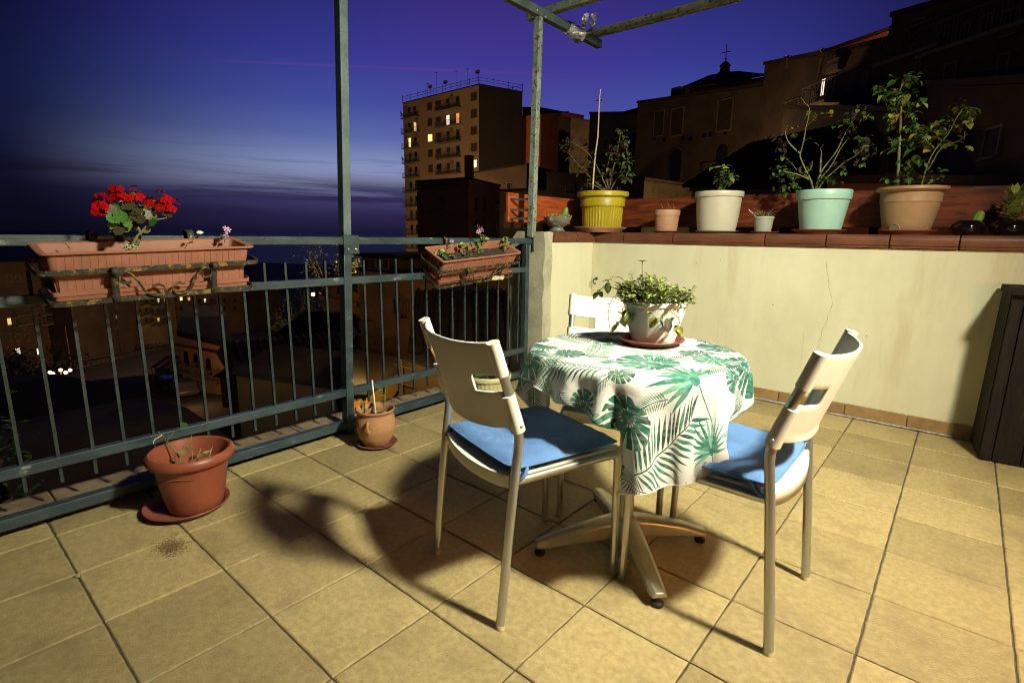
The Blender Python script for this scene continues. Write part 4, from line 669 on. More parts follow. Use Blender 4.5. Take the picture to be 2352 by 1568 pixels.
-350, 84, 568, -353, 77, 589, -356, 71, 611, -359, 65, 632, -362, 59, 653, -366, 53, 675, -368, 47, 696, -364, 37, 715, -354, 27, 732, -335, 16, 735, -316, 4, 735, -296, -7, 735, -277, -18, 736, -257, -29, 736, -238, -41, 736, -218, -52, 736, -199, -63, 735, -180, -74, 735, -160, -85, 734, -141, -97, 734, -121, -108, 735, -102, -119, 735, -82, -130, 735, -63, -142, 735, -43, -153, 734, -24, -164, 733, -5, -175, 733, 15, -186, 732, 34, -198, 732, 54, -209, 733, 73, -220, 733, 93, -231, 733, 112, -243, 733, 132, -254, 733, 151, -265, 733, 170, -276, 736, 190, -288, 736, 208, -298, 728, 219, -300, 706, 226, -296, 683, 232, -291, 659, 239, -286, 635, 245, -281, 610, 252, -276, 585, 259, -272, 560, 265, -268, 535, 271, -265, 510, 276, -263, 484, 282, -261, 457, 287, -260, 428,
-364, 74, 563, -367, 68, 585, -370, 62, 606, -374, 56, 627, -376, 50, 649, -378, 42, 670, -373, 32, 689, -366, 21, 707, -360, 11, 726, -344, 0, 735, -325, -11, 736, -305, -22, 735, -286, -34, 736, -266, -45, 736, -247, -56, 736, -227, -67, 736, -208, -78, 735, -188, -90, 735, -169, -101, 734, -150, -112, 735, -130, -123, 735, -111, -135, 735, -91, -146, 735, -72, -157, 735, -52, -168, 734, -33, -179, 733, -13, -191, 733, 6, -202, 732, 25, -213, 732, 45, -224, 733, 64, -236, 733, 84, -247, 733, 103, -258, 733, 123, -269, 733, 142, -280, 736, 161, -292, 736, 181, -303, 735, 196, -309, 720, 208, -310, 699, 216, -307, 678, 222, -303, 655, 228, -298, 632, 234, -294, 607, 240, -289, 581, 247, -284, 555, 253, -279, 530, 260, -274, 505, 266, -269, 480, 272, -265, 454, 279, -262, 427,
-380, 67, 559, -383, 61, 580, -386, 54, 601, -387, 46, 622, -387, 37, 643, -384, 27, 663, -378, 16, 682, -372, 6, 701, -365, -4, 719, -353, -16, 733, -334, -27, 736, -314, -38, 736, -295, -49, 736, -275, -60, 736, -256, -72, 736, -236, -83, 736, -217, -94, 735, -197, -105, 735, -178, -116, 735, -159, -128, 735, -139, -139, 735, -120, -150, 735, -100, -161, 735, -81, -173, 735, -61, -184, 734, -42, -195, 733, -22, -206, 732, -3, -217, 732, 16, -229, 732, 36, -240, 733, 55, -251, 733, 75, -262, 733, 94, -274, 733, 114, -285, 734, 133, -296, 736, 153, -308, 736, 171, -317, 730, 186, -321, 711, 197, -320, 692, 208, -317, 672, 215, -313, 650, 222, -309, 627, 227, -306, 604, 232, -302, 580, 237, -297, 555, 243, -293, 527, 248, -287, 501, 255, -281, 475, 261, -275, 450, 268, -270, 425,
-395, 59, 555, -397, 51, 575, -397, 42, 596, -396, 32, 616, -391, 22, 635, -385, 11, 654, -377, 2, 673, -368, -7, 691, -363, -18, 709, -359, -31, 727, -343, -42, 736, -323, -53, 736, -304, -65, 736, -284, -76, 736, -265, -87, 736, -245, -98, 736, -226, -109, 735, -206, -121, 735, -187, -132, 735, -167, -143, 735, -148, -154, 735, -129, -166, 735, -109, -177, 735, -90, -188, 735, -70, -199, 734, -51, -210, 733, -31, -222, 732, -12, -233, 732, 8, -244, 732, 27, -255, 733, 46, -267, 733, 66, -278, 733, 85, -289, 733, 105, -300, 735, 124, -312, 736, 144, -323, 735, 160, -329, 721, 174, -329, 704, 184, -328, 685, 195, -326, 666, 206, -323, 644, 215, -319, 622, 223, -315, 600, 228, -311, 576, 233, -308, 553, 237, -304, 528, 242, -300, 501, 247, -295, 474, 252, -290, 447, 257, -284, 420,
-408, 48, 549, -406, 38, 569, -402, 27, 588, -395, 17, 607, -387, 7, 626, -378, -1, 644, -366, -8, 663, -358, -17, 681, -361, -31, 698, -360, -45, 716, -352, -58, 732, -332, -69, 735, -313, -80, 736, -293, -91, 736, -274, -102, 736, -254, -114, 735, -235, -125, 735, -215, -136, 735, -196, -147, 735, -176, -159, 735, -157, -170, 735, -138, -181, 735, -118, -192, 735, -99, -203, 734, -79, -215, 734, -60, -226, 733, -40, -237, 732, -21, -248, 732, -1, -260, 733, 18, -271, 733, 37, -282, 733, 57, -293, 733, 76, -304, 736, 96, -316, 736, 116, -328, 737, 134, -336, 728, 148, -337, 712, 162, -335, 695, 173, -332, 678, 183, -332, 660, 194, -331, 639, 204, -329, 617, 215, -326, 595, 223, -321, 572, 230, -317, 549, 235, -313, 525, 239, -310, 500, 243, -306, 474, 247, -302, 446, 251, -297, 418,
-412, 33, 542, -405, 23, 560, -396, 14, 579, -387, 5, 597, -376, -2, 616, -365, -9, 634, -356, -17, 652, -352, -30, 670, -354, -44, 687, -357, -59, 704, -355, -72, 722, -341, -84, 734, -322, -96, 736, -302, -107, 736, -283, -118, 736, -263, -129, 735, -244, -140, 735, -224, -152, 735, -205, -163, 735, -185, -174, 735, -166, -185, 735, -146, -197, 735, -127, -208, 735, -108, -219, 734, -88, -230, 734, -69, -241, 733, -49, -253, 732, -30, -264, 732, -10, -275, 733, 9, -286, 733, 29, -298, 734, 48, -309, 736, 67, -320, 737, 87, -331, 737, 106, -342, 733, 122, -344, 719, 134, -340, 702, 147, -338, 686, 161, -336, 669, 172, -335, 652, 182, -335, 634, 192, -335, 613, 203, -335, 590, 213, -332, 567, 223, -328, 545, 231, -323, 521, 237, -319, 497, 242, -314, 472, 246, -310, 445, 250, -306, 417,
-405, 20, 532, -395, 12, 550, -385, 5, 569, -374, -2, 587, -363, -9, 605, -354, -17, 624, -348, -29, 642, -348, -43, 659, -349, -57, 676, -353, -72, 693, -352, -85, 711, -348, -99, 726, -331, -111, 735, -311, -122, 736, -292, -133, 736, -272, -145, 735, -253, -156, 735, -233, -167, 734, -214, -178, 735, -194, -190, 735, -175, -201, 735, -155, -212, 735, -136, -223, 735, -116, -234, 734, -97, -246, 733, -78, -257, 733, -58, -268, 733, -39, -279, 733, -19, -291, 733, 0, -302, 733, 20, -313, 736, 39, -324, 737, 58, -335, 736, 78, -346, 733, 96, -352, 722, 110, -350, 708, 120, -343, 693, 131, -336, 677, 146, -337, 661, 160, -338, 644, 172, -337, 626, 181, -338, 608, 191, -339, 587, 201, -339, 564, 212, -338, 540, 222, -334, 517, 231, -329, 494, 239, -324, 469, 244, -320, 444, 249, -315, 417,
-393, 13, 522, -382, 6, 540, -372, -1, 558, -361, -9, 577, -352, -17, 595, -345, -29, 613, -343, -43, 631, -344, -57, 648, -346, -71, 665, -350, -85, 682, -357, -97, 699, -348, -111, 713, -337, -126, 727, -320, -138, 735, -301, -149, 736, -281, -160, 736, -262, -171, 735, -242, -183, 735, -223, -194, 735, -203, -205, 735, -184, -216, 735, -164, -227, 735, -145, -239, 735, -125, -250, 734, -106, -261, 733, -87, -272, 733, -67, -284, 733, -48, -295, 733, -28, -306, 734, -9, -317, 736, 11, -328, 737, 30, -340, 736, 50, -351, 735, 68, -358, 725, 85, -359, 711, 101, -359, 697, 113, -353, 682, 119, -341, 667, 129, -336, 651, 144, -338, 635, 159, -340, 618, 171, -340, 600, 181, -341, 582, 190, -342, 562, 200, -343, 538, 210, -343, 514, 221, -340, 490, 231, -336, 466, 239, -331, 442, 246, -325, 417,
-379, 8, 512, -369, 0, 530, -358, -8, 548, -349, -17, 566, -343, -29, 584, -340, -42, 602, -341, -56, 619, -344, -70, 637, -349, -84, 654, -358, -95, 671, -360, -109, 687, -348, -123, 700, -337, -138, 713, -326, -152, 727, -309, -164, 734, -290, -176, 736, -271, -187, 736, -251, -198, 735, -232, -209, 735, -212, -220, 735, -193, -232, 735, -173, -243, 735, -154, -254, 735, -134, -265, 734, -115, -277, 733, -95, -288, 733, -76, -299, 735, -56, -310, 736, -37, -321, 737, -18, -332, 737, 2, -344, 736, 21, -355, 733, 40, -362, 725, 58, -359, 711, 74, -363, 698, 90, -367, 684, 104, -364, 671, 113, -354, 656, 119, -342, 641, 127, -335, 626, 143, -338, 610, 159, -341, 592, 171, -342, 574, 181, -343, 556, 190, -345, 536, 199, -346, 513, 209, -347, 488, 219, -345, 463, 230, -342, 439, 239, -337, 415,
-365, 2, 501, -356, -7, 520, -347, -16, 538, -340, -28, 556, -337, -41, 573, -338, -56, 591, -342, -70, 608, -348, -83, 625, -358, -94, 642, -365, -107, 659, -361, -122, 674, -349, -136, 687, -339, -150, 701, -328, -165, 714, -316, -178, 726, -299, -191, 734, -280, -202, 736, -260, -214, 736, -241, -225, 735, -221, -236, 735, -202, -247, 735, -182, -258, 735, -163, -270, 736, -143, -281, 736, -124, -292, 737, -104, -303, 737, -85, -314, 737, -65, -325, 736, -46, -337, 737, -27, -348, 736, -7, -359, 732, 12, -366, 724, 30, -364, 710, 47, -358, 697, 63, -361, 683, 78, -371, 671, 94, -373, 658, 106, -366, 644, 112, -354, 630, 117, -341, 616, 126, -333, 600, 141, -338, 584, 158, -344, 567, 171, -344, 549, 181, -345, 530, 189, -347, 510, 198, -349, 488, 208, -350, 462, 218, -350, 436, 228, -348, 412,
-353, -5, 491, -344, -15, 509, -338, -27, 527, -335, -41, 545, -337, -55, 562, -341, -69, 579, -348, -82, 596, -357, -93, 613, -366, -105, 630, -369, -119, 647, -362, -134, 661, -351, -149, 675, -341, -163, 689, -327, -174, 700, -312, -185, 710, -301, -202, 720, -287, -216, 728, -269, -229, 733, -250, -240, 735, -230, -252, 735, -211, -263, 735, -191, -274, 736, -172, -285, 736, -152, -296, 736, -133, -307, 736, -113, -318, 736, -94, -330, 736, -74, -341, 736, -55, -351, 733, -35, -361, 727, -16, -368, 719, 4, -372, 709, 19, -364, 696, 35, -358, 683, 53, -359, 669, 67, -369, 656, 83, -378, 644, 98, -377, 631, 107, -367, 618, 112, -354, 604, 117, -339, 590, 132, -327, 574, 144, -333, 558, 157, -344, 541, 170, -346, 523, 181, -347, 504, 190, -349, 484, 199, -351, 461, 208, -353, 435, 217, -354, 409,
-341, -14, 481, -336, -27, 499, -333, -40, 516, -335, -55, 533, -340, -68, 551, -347, -81, 568, -356, -92, 585, -366, -103, 601, -372, -116, 618, -371, -132, 634, -364, -147, 649, -353, -161, 662, -339, -173, 675, -320, -178, 684, -306, -190, 694, -297, -208, 704, -287, -225, 714, -274, -240, 721, -257, -254, 727, -239, -267, 732, -219, -278, 734, -200, -289, 735, -181, -301, 735, -161, -312, 735, -141, -323, 734, -122, -333, 733, -102, -344, 731, -82, -352, 727, -62, -358, 719, -42, -364, 712, -24, -375, 705, -5, -378, 695, 10, -369, 682, 25, -359, 669, 42, -357, 655, 57, -366, 642, 71, -378, 629, 87, -384, 617, 100, -379, 604, 107, -367, 591, 121, -330, 577, 134, -304, 562, 143, -301, 547, 150, -319, 532, 157, -346, 515, 170, -348, 497, 181, -349, 478, 191, -351, 458, 200, -353, 434, 209, -355, 407,
-333, -26, 470, -332, -40, 487, -333, -54, 505, -338, -68, 522, -346, -80, 539, -355, -92, 556, -365, -103, 573, -373, -114, 590, -377, -129, 606, -373, -144, 622, -364, -159, 636, -351, -172, 648, -332, -178, 659, -313, -182, 669, -298, -194, 679, -290, -213, 688, -285, -232, 698, -275, -249, 706, -258, -261, 711, -243, -276, 717, -225, -290, 722, -205, -299, 722, -186, -310, 723, -167, -322, 723, -148, -334, 723, -129, -345, 721, -108, -353, 717, -88, -352, 710, -67, -356, 702, -48, -364, 695, -32, -379, 690, -13, -384, 680, 2, -376, 667, 15, -362, 654, 31, -357, 641, 47, -363, 627, 61, -376, 615, 75, -387, 602, 92, -383, 590, 113, -345, 577, 130, -304, 564, 140, -275, 550, 146, -265, 536, 149, -279, 521, 152, -308, 505, 157, -342, 489, 170, -350, 471, 182, -351, 452, 192, -352, 431, 202, -354, 405,
-330, -39, 459, -332, -53, 476, -337, -67, 493, -345, -80, 510, -354, -91, 527, -363, -102, 544, -373, -113, 561, -380, -126, 578, -381, -141, 594, -374, -157, 609, -362, -170, 622, -345, -179, 633, -325, -182, 643, -306, -186, 653, -292, -200, 663, -284, -218, 672, -284, -239, 681, -277, -257, 690, -260, -271, 696, -246, -287, 703, -227, -296, 706, -205, -300, 704, -186, -311, 705, -167, -322, 705, -150, -336, 705, -135, -352, 706, -114, -358, 701, -94, -354, 693, -73, -355, 685, -54, -365, 679, -40, -381, 674, -22, -389, 665, -6, -382, 653, 5, -368, 640, 20, -357, 627, 37, -360, 613, 59, -361, 600, 81, -359, 588, 103, -344, 575, 126, -310, 563, 140, -277, 550, 147, -251, 536, 149, -240, 523, 149, -247, 509, 149, -269, 495, 151, -306, 480, 156, -344, 464, 170, -352, 446, 183, -353, 426, 194, -354, 404,
-331, -52, 447, -337, -66, 464, -344, -79, 481, -352, -91, 498, -362, -102, 515, -372, -113, 532, -380, -124, 549, -385, -138, 566, -383, -154, 582, -373, -168, 596, -358, -179, 607, -338, -184, 617, -318, -185, 627, -299, -191, 637, -286, -205, 647, -282, -225, 656, -283, -246, 665, -278, -265, 674, -264, -281, 681, -249, -296, 688, -228, -302, 689, -206, -302, 687, -186, -310, 687, -168, -323, 687, -153, -340, 688, -139, -358, 690, -119, -363, 685, -100, -357, 677, -79, -356, 669, -61, -365, 662, -48, -383, 658, -31, -394, 650, -13, -389, 638, 2, -370, 626, 32, -343, 612, 59, -328, 599, 82, -318, 586, 103, -309, 574, 123, -296, 561, 139, -276, 548, 149, -255, 535, 153, -238, 522, 153, -228, 509, 151, -228, 496, 149, -240, 482, 149, -266, 468, 150, -304, 454, 155, -346, 439, 170, -354, 420, 183, -354, 400,
-336, -65, 436, -343, -78, 453, -351, -90, 470, -360, -102, 487, -370, -112, 504, -380, -123, 521, -387, -136, 538, -390, -151, 554, -383, -166, 569, -370, -178, 581, -351, -185, 592, -331, -187, 601, -311, -188, 611, -293, -196, 621, -282, -212, 631, -280, -232, 640, -281, -253, 649, -278, -273, 658, -267, -290, 666, -251, -304, 672, -229, -307, 672, -207, -305, 669, -186, -312, 669, -169, -326, 669, -157, -345, 671, -144, -363, 673, -125, -368, 669, -106, -361, 660, -86, -357, 652, -67, -366, 645, -55, -384, 641, -31, -388, 634, 1, -370, 623, 39, -333, 611, 68, -304, 598, 90, -284, 585, 108, -273, 572, 123, -265, 560, 137, -259, 547, 147, -252, 534, 154, -243, 521, 156, -234, 508, 155, -226, 494, 153, -223, 481, 150, -225, 468, 148, -238, 455, 148, -263, 442, 149, -302, 428, 154, -343, 413, 169, -356, 395,
-343, -77, 424, -350, -90, 441, -358, -102, 458, -368, -113, 475, -378, -123, 492, -388, -134, 509, -393, -148, 526, -392, -163, 542, -381, -177, 555, -364, -186, 566, -345, -190, 576, -324, -191, 585, -304, -192, 595, -286, -201, 605, -278, -219, 615, -278, -239, 623, -279, -260, 632, -277, -280, 641, -268, -299, 651, -252, -312, 657, -231, -312, 655, -209, -309, 652, -187, -314, 651, -172, -330, 652, -161, -349, 654, -149, -368, 657, -130, -373, 652, -112, -365, 644, -92, -359, 635, -74, -367, 629, -55, -378, 624, -5, -352, 616, 40, -322, 606, 76, -290, 595, 103, -262, 583, 120, -242, 571, 131, -232, 558, 139, -230, 545, 146, -232, 533, 152, -234, 520, 155, -235, 506, 157, -233, 493, 157, -229, 479, 155, -224, 466, 152, -220, 453, 149, -222, 441, 147, -234, 429, 147, -260, 416, 148, -300, 403, 149, -349, 389]

gx, gy, UP = 50, 48, 2
cg = np.array(CLOTH, float).reshape(gy, gx, 3) / 1000.0       # millimetres from the middle of the table
def refine(a, ax):
    n = a.shape[ax]; a = np.moveaxis(a, ax, 0); out = []
    for i in range(n - 1):
        q0, q1, q2, q3 = a[max(i - 1, 0)], a[i], a[i + 1], a[min(i + 2, n - 1)]
        for k in range(UP):
            t = k / UP; out.append(.5 * ((2 * q1) + (q2 - q0) * t + (2 * q0 - 5 * q1 + 4 * q2 - q3) * t * t + (3 * q1 - q0 - 3 * q2 + q3) * t ** 3))
    out.append(a[-1]); return np.moveaxis(np.array(out), 0, ax)
cg = refine(refine(cg, 0), 1)
NVc, NUc = cg.shape[:2]; cv_ = cg.reshape(-1, 3)
fs = [(j * NUc + i, j * NUc + i + 1, (j + 1) * NUc + i + 1, (j + 1) * NUc + i) for j in range(NVc - 1) for i in range(NUc - 1)]
U0, U1, V0, V1 = -.5, .60, -.40, .44
# ---- print: palm fans, fronds and split leaves in two greens
PW, PH = 1536, 1200
img = np.ones((PH, PW, 3), np.float32) * np.array([.80, .80, .76], np.float32)
def fill(poly, col, wob=0.0):
    p = np.array(poly); x0, x1 = int(max(0, p[:, 0].min() - 1)), int(min(PW, p[:, 0].max() + 2)); y0, y1 = int(max(0, p[:, 1].min() - 1)), int(min(PH, p[:, 1].max() + 2))
    if x1 <= x0 or y1 <= y0: return
    X, Y = np.meshgrid(np.arange(x0, x1) + .5, np.arange(y0, y1) + .5); ins = np.zeros(X.shape, bool)
    for a, b in zip(p, np.roll(p, -1, axis=0)):
        if a[1] == b[1]: continue
        c = ((a[1] > Y) != (b[1] > Y)) & (X < (b[0] - a[0]) * (Y - a[1]) / (b[1] - a[1]) + a[0]); ins ^= c
    img[y0:y1, x0:x1][ins] = col
rp_ = random.Random(11)
GR = [(.006, .12, .08), (.012, .19, .125), (.05, .29, .21), (.005, .07, .045), (.20, .46, .36), (.04, .18, .08), (.11, .29, .16)]
def leaflet(x, y, a, l, w, col):
    c, s = math.cos(a), math.sin(a); pts = []
    for t, q in ((0, .12), (.2, .75), (.42, 1), (.7, .62), (1, 0), (.7, -.5), (.42, -.85), (.2, -.7)): pts.append((x + c * t * l - s * q * w, y + s * t * l + c * q * w))
    fill(pts, col)
def stroke(x0, y0, x1, y1, w, col):
    d = math.hypot(x1 - x0, y1 - y0); nx, ny = -(y1 - y0) / d * w, (x1 - x0) / d * w; fill([(x0 + nx, y0 + ny), (x1 + nx, y1 + ny), (x1 - nx, y1 - ny), (x0 - nx, y0 - ny)], col)
def frond(x, y, a, L, base):
    n = 15; bend = rp_.uniform(-.5, .5); cx_, cy_ = x, y
    for k in range(n):
        t = k / n; aa = a + bend * t; nx, ny = cx_ + math.cos(aa) * L / n, cy_ + math.sin(aa) * L / n
        stroke(cx_, cy_, nx, ny, 2.2, GR[3]); cx_, cy_ = nx, ny
        for s in (-1, 1): leaflet(cx_, cy_, aa + s * (1.05 - .5 * t), L * .36 * (1 - .55 * abs(t - .35)), L * .019, rp_.choice(base))
def fan(x, y, a, L, base):
    stroke(x, y, x - math.cos(a) * L * .85, y - math.sin(a) * L * .85, 2.4, GR[0])
    for k in range(15):
        t = (k - 7) / 7; leaflet(x, y, a + t * 1.75, L * (1 - .3 * abs(t)) * rp_.uniform(.85, 1.08), L * .048, rp_.choice(base))
    fill([(x + L * .09 * math.cos(q), y + L * .09 * math.sin(q)) for q in np.linspace(0, 6.28, 18)], base[0])
def monstera(x, y, a, L, base):
    def pt(r_, th): return (x + r_ * math.cos(a + th), y + r_ * math.sin(a + th))
    outl = []
    for k in range(60):
        th = 2 * PI * k / 60 - PI; outl.append(pt(L * (.62 + .38 * math.cos(th / 2) ** 1.5) * (1 - .22 * math.exp(-((abs(th) - PI) / .35) ** 2)), th))
    fill(outl, base[0])
    for s in (-1, 1):
        for k in range(6):
            th = s * (.22 + .40 * k); c = base[1 + (k % 2)]
            p0, p1, p2, p3 = pt(L * .12, th - .12), pt(L * .78, th - .10), pt(L * .80, th + .08), pt(L * .14, th + .13); fill([p0, p1, p2, p3], c)
        for k in range(6):
            th = s * (.40 + .42 * k); e = pt(L * 1.1, th + s * .03)
            f0, f1 = pt(L * .42, th), pt(L * 1.15, th - .075 * s); fill([f0, f1, pt(L * 1.15, th + .075 * s)], (.80, .80, .76))
            fill([pt(L * .22, th - .1), pt(L * .3, th - .07), pt(L * .3, th + .07), pt(L * .22, th + .1)], (.80, .80, .76))
    stroke(*pt(-.1 * L, 0), *pt(L * .9, 0), 2.0, base[-1])
bA, bB, bC = [GR[0], GR[1], GR[3]], [GR[1], GR[2], GR[4]], [GR[3], GR[5], GR[6]]
def im(u, v): return ((u - U0) / (U1 - U0) * PW, (v - V0) / (V1 - V0) * PH)
K_ = PW / (U1 - U0)
spots = []
tries = 0
hand = [(.40, .27, 'm', 1.1, .115), (.36, .03, 'f', 2.7, .20), (.54, -.02, 'f', 2.9, .125), (.555, .33, 'r', -1.75, .34), (.22, .23, 'r', 2.2, .27), (.18, .05, 'm', 3.0, .135), (.33, .40, 'm', .7, .09),
        (.08, .33, 'm', -.5, .10), (.20, .41, 'r', 2.9, .24), (-.06, .37, 'm', .4, .10), (.05, .20, 'r', -2.3, .26), (-.15, .27, 'f', 1.0, .14), (-.27, .36, 'm', 2.0, .10), (.0, .03, 'f', .2, .13), (-.14, .10, 'r', 2.9, .28),
        (-.30, .14, 'm', -2.0, .13), (.10, -.18, 'r', 1.0, .30), (-.10, -.12, 'm', 1.4, .12), (.27, -.22, 'm', -.6, .13), (.43, -.25, 'r', .3, .28), (-.32, -.10, 'r', 1.2, .26), (-.22, -.30, 'f', -1.4, .17), (.06, -.33, 'm', 2.5, .11), (.53, -.33, 'm', 2.4, .10),
        (-.43, .05, 'f', .3, .13), (-.42, .3, 'r', -.6, .26), (-.44, -.25, 'm', .4, .11), (.54, .14, 'r', 1.9, .20), (.29, .13, 'r', -.3, .18), (.52, .42, 'm', 2.6, .085), (.22, -.36, 'f', 2.6, .13), (.46, .40, 'r', -2.5, .20)]
placed = []
for q in range(900):                       # fill the gaps, keeping the leaves apart
    k = rp_.choice('mfrrrfr'); hand.append((rp_.uniform(U0, U1), rp_.uniform(V0, V1), k, rp_.uniform(-3.1, 3.1), {'m': rp_.uniform(.045, .08), 'f': rp_.uniform(.07, .12), 'r': rp_.uniform(.10, .19)}[k]))
for u, v, k, a, L in hand:
    L *= .88; x, y = im(u, v)
    c0, rr = {'m': (.32, .80), 'f': (.12, .86), 'r': (.5, .40)}[k]; ctr = (u + math.cos(a) * L * c0, v + math.sin(a) * L * c0)
    if any(math.hypot(ctr[0] - p[0], ctr[1] - p[1]) < .74 * (rr * L + p[2]) for p in placed): continue
    placed.append((ctr[0], ctr[1], rr * L))
    b = rp_.choice([bA, bB, bA, bC]); {'m': monstera, 'f': fan, 'r': frond}[k](x, y, a, L * K_, b)
pim = bpy.data.images.new('leaf_print', PW, PH, float_buffer=True); pim.colorspace_settings.name = 'Linear Rec.709'
px_ = np.ones((PH, PW, 4), np.float32); px_[:, :, :3] = img; pim.pixels.foreach_set(px_.ravel()); pim.pack()
m_cloth = bpy.data.materials.new('printed_cloth'); m_cloth.use_nodes = True; t_ = m_cloth.node_tree; t_.nodes.clear(); g = NT(t_)
uvn = g.n('ShaderNodeUVMap'); tx = g.n('ShaderNodeTexImage', {0: uvn.outputs[0]}); tx.image = pim; tx.interpolation = 'Cubic'
wc = g.n('ShaderNodeTexNoise', {'Scale': 26.0, 'Detail': 5.0}).outputs[0]
cc = g.mix(g.smooth(wc, .42, .62), tx.outputs[0], g.mix(.16, tx.outputs[0], (.80, .80, .76, 1)))
wv = g.n('ShaderNodeTexNoise', {'Scale': 700.0, 'Detail': 2.0}).outputs[0]
bp0 = g.n('ShaderNodeBump', {'Height': g.n('ShaderNodeTexNoise', {'Scale': 9.0, 'Detail': 4.0, 'Distortion': 1.2}).outputs[0], 'Strength': .14, 'Distance': .03})
bp_ = g.n('ShaderNodeBump', {'Height': wv, 'Strength': .12, 'Distance': .002, 'Normal': bp0.outputs[0]})
bs = g.n('ShaderNodeBsdfPrincipled', {'Base Color': cc, 'Roughness': .8, 'Normal': bp_.outputs[0], 'Sheen Weight': .1})
tr = g.n('ShaderNodeBsdfTranslucent', {0: cc}); mx = g.n('ShaderNodeMixShader', {0: .22, 1: bs.outputs[0], 2: tr.outputs[0]})
g.n('ShaderNodeOutputMaterial', {0: mx.outputs[0]})
cl = thing('tablecloth', 'white tablecloth printed with green palm and monstera leaves hanging over the table', 'tablecloth', (TC[0], TC[1], 0))
mb = MB().add(cv_, fs); co = mb.build('cloth_sheet', m_cloth, cl, smooth=180)
uvl = co.data.uv_layers.new(name='UVMap')
vi = np.zeros(len(co.data.loops), np.int32); co.data.loops.foreach_get('vertex_index', vi)
uvl.data.foreach_set('uv', np.stack([(vi % NUc) / (NUc - 1), (vi // NUc) / (NVc - 1)], 1).astype(np.float32).ravel())
hem = [j * NUc + NUc - 1 for j in range(NVc)]
MB().tube([cv_[i] for i in hem], .0016, 5).build('hem', m_plastic_w, cl, smooth=180)
MB().tube([cv_[(NVc - 1) * NUc + i] for i in range(NUc)], .0016, 5).build('hem', m_plastic_w, cl, smooth=180)

# ------------------------------------------------------------------ leaves and pots
def leaf_mesh(name, mat, w=.55, curl=.18, serr=0.0):
    """one leaf, 1 long, folded along its midrib"""
    mb = MB(); st = [(0, 0), (.12, .45), (.32, .9), (.55, 1), (.78, .66), (1, 0)]
    vs = []
    for i, (t, q) in enumerate(st):
        z = -curl * t * t
        ww = w * .5 * q * (1 + serr * (i % 2))
        vs += [(-ww, t, z + ww * .45), (0, t, z), (ww, t, z + ww * .45)]
    fs = []
    for i in range(len(st) - 1):
        a, b = 3 * i, 3 * i + 3
        fs += [(a, a + 1, b + 1, b), (a + 1, a + 2, b + 2, b + 1)]
    return mb.add(vs, fs).mesh(name, mat, 60)
LM = {k: [leaf_mesh('leaf_' + k, m, w, c) for w, c in ((.62, .2), (.75, .35))] for k, m in dict(g=m_lg, y=m_ly, o=m_lo, d=m_ld, p=m_lp, l=m_lpale).items()}
def scal_leaf(mat, w=1.0):
    mb = MB(); vs = [(0, 0, 0)]; n = 16
    for k in range(n + 1):
        a = -PI * .92 + 2 * PI * .92 * k / n; r_ = .5 * (1 + .10 * math.cos(7 * a)); vs.append((r_ * math.sin(a) * w, .38 + r_ * math.cos(a), .10 * r_ + .06 * math.cos(7 * a) * r_))
    return mb.add(vs, [(0, i, i + 1) for i in range(1, n + 1)]).mesh('scalloped_leaf', mat, 60)
def put_leaf(par, p, kinds, s, yaw=None, pitch=None):
    k = random.choice(kinds)
    return inst('leaf', random.choice(LM[k]), par, p, (random.uniform(-.9, .5) if pitch is None else pitch, random.uniform(-.6, .6), random.uniform(0, 2 * PI) if yaw is None else yaw), s * random.uniform(.75, 1.2))

def pot_prof(rt, rb, h, rim_h, rim_o, th=.006, base_curve=0.0):
    p = [(0, .0), (rb * .96, 0), (rb, .004)]
    zr = h - rim_h
    for k in range(1, 7):
        t = k / 6; p.append((rb + (rt - rim_o - rb) * (t ** (1 - base_curve)), .004 + (zr - .004) * t))
    p += [(rt - rim_o * .25, zr + .002), (rt, zr + rim_h * .35), (rt, h - .004), (rt - .003, h), (rt - th, h), (rt - th - .004, h - .006), (rt - rim_o - th, zr - .01), (rt - rim_o - th - .004, h * .72), (0, h * .72)]
    return p
def saucer(label, loc, r, mat=None, h=.022, group=None):
    t = thing('plant_saucer', label, 'saucer', loc, 0, group)
    MB().lathe([(0, 0), (r * .78, 0), (r * .80, .003), (r * .90, h * .6), (r * .985, h * .8), (r, h * .93), (r * .99, h), (r * .95, h * .98), (r * .86, h * .55), (r * .80, .006), (0, .006)], 48).build('saucer_dish', mat or m_saucer, t, smooth=40)
    return t
def potted(name, label, loc, prof, mat, soil_z, soil_r, flute=None, n=48, cat='potted plant', group=None, potname='pot'):
    t = thing(name, label, cat, loc, 0, group)
    MB().lathe(prof, n, mod=flute).build(potname, mat, t, smooth=38)
    if soil_r:
        vs = [(0, 0, soil_z + .004)]; fs = []
        for q in range(1, 4):
            for k in range(20):
                a = 2 * PI * k / 20; vs.append((soil_r * q / 3 * math.cos(a), soil_r * q / 3 * math.sin(a), soil_z + random.uniform(-.006, .006)))
        fs = [(0, 1 + k, 1 + (k + 1) % 20) for k in range(20)] + [(1 + 20 * q + k, 21 + 20 * q + k, 21 + 20 * q + (k + 1) % 20, 1 + 20 * q + (k + 1) % 20) for q in range(2) for k in range(20)]
        MB().add(vs, fs).build('soil', m_soil, t, smooth=0)
    return t
ZC = ZC1 + .001
YP = 3.775
def z5(x, y): return (1715 + .3126 * x, 122.5 + .3126 * y)      # notes on the photograph -> frame coordinates
def z4(x, y): return (1133 + .3125 * x, .3125 * y)
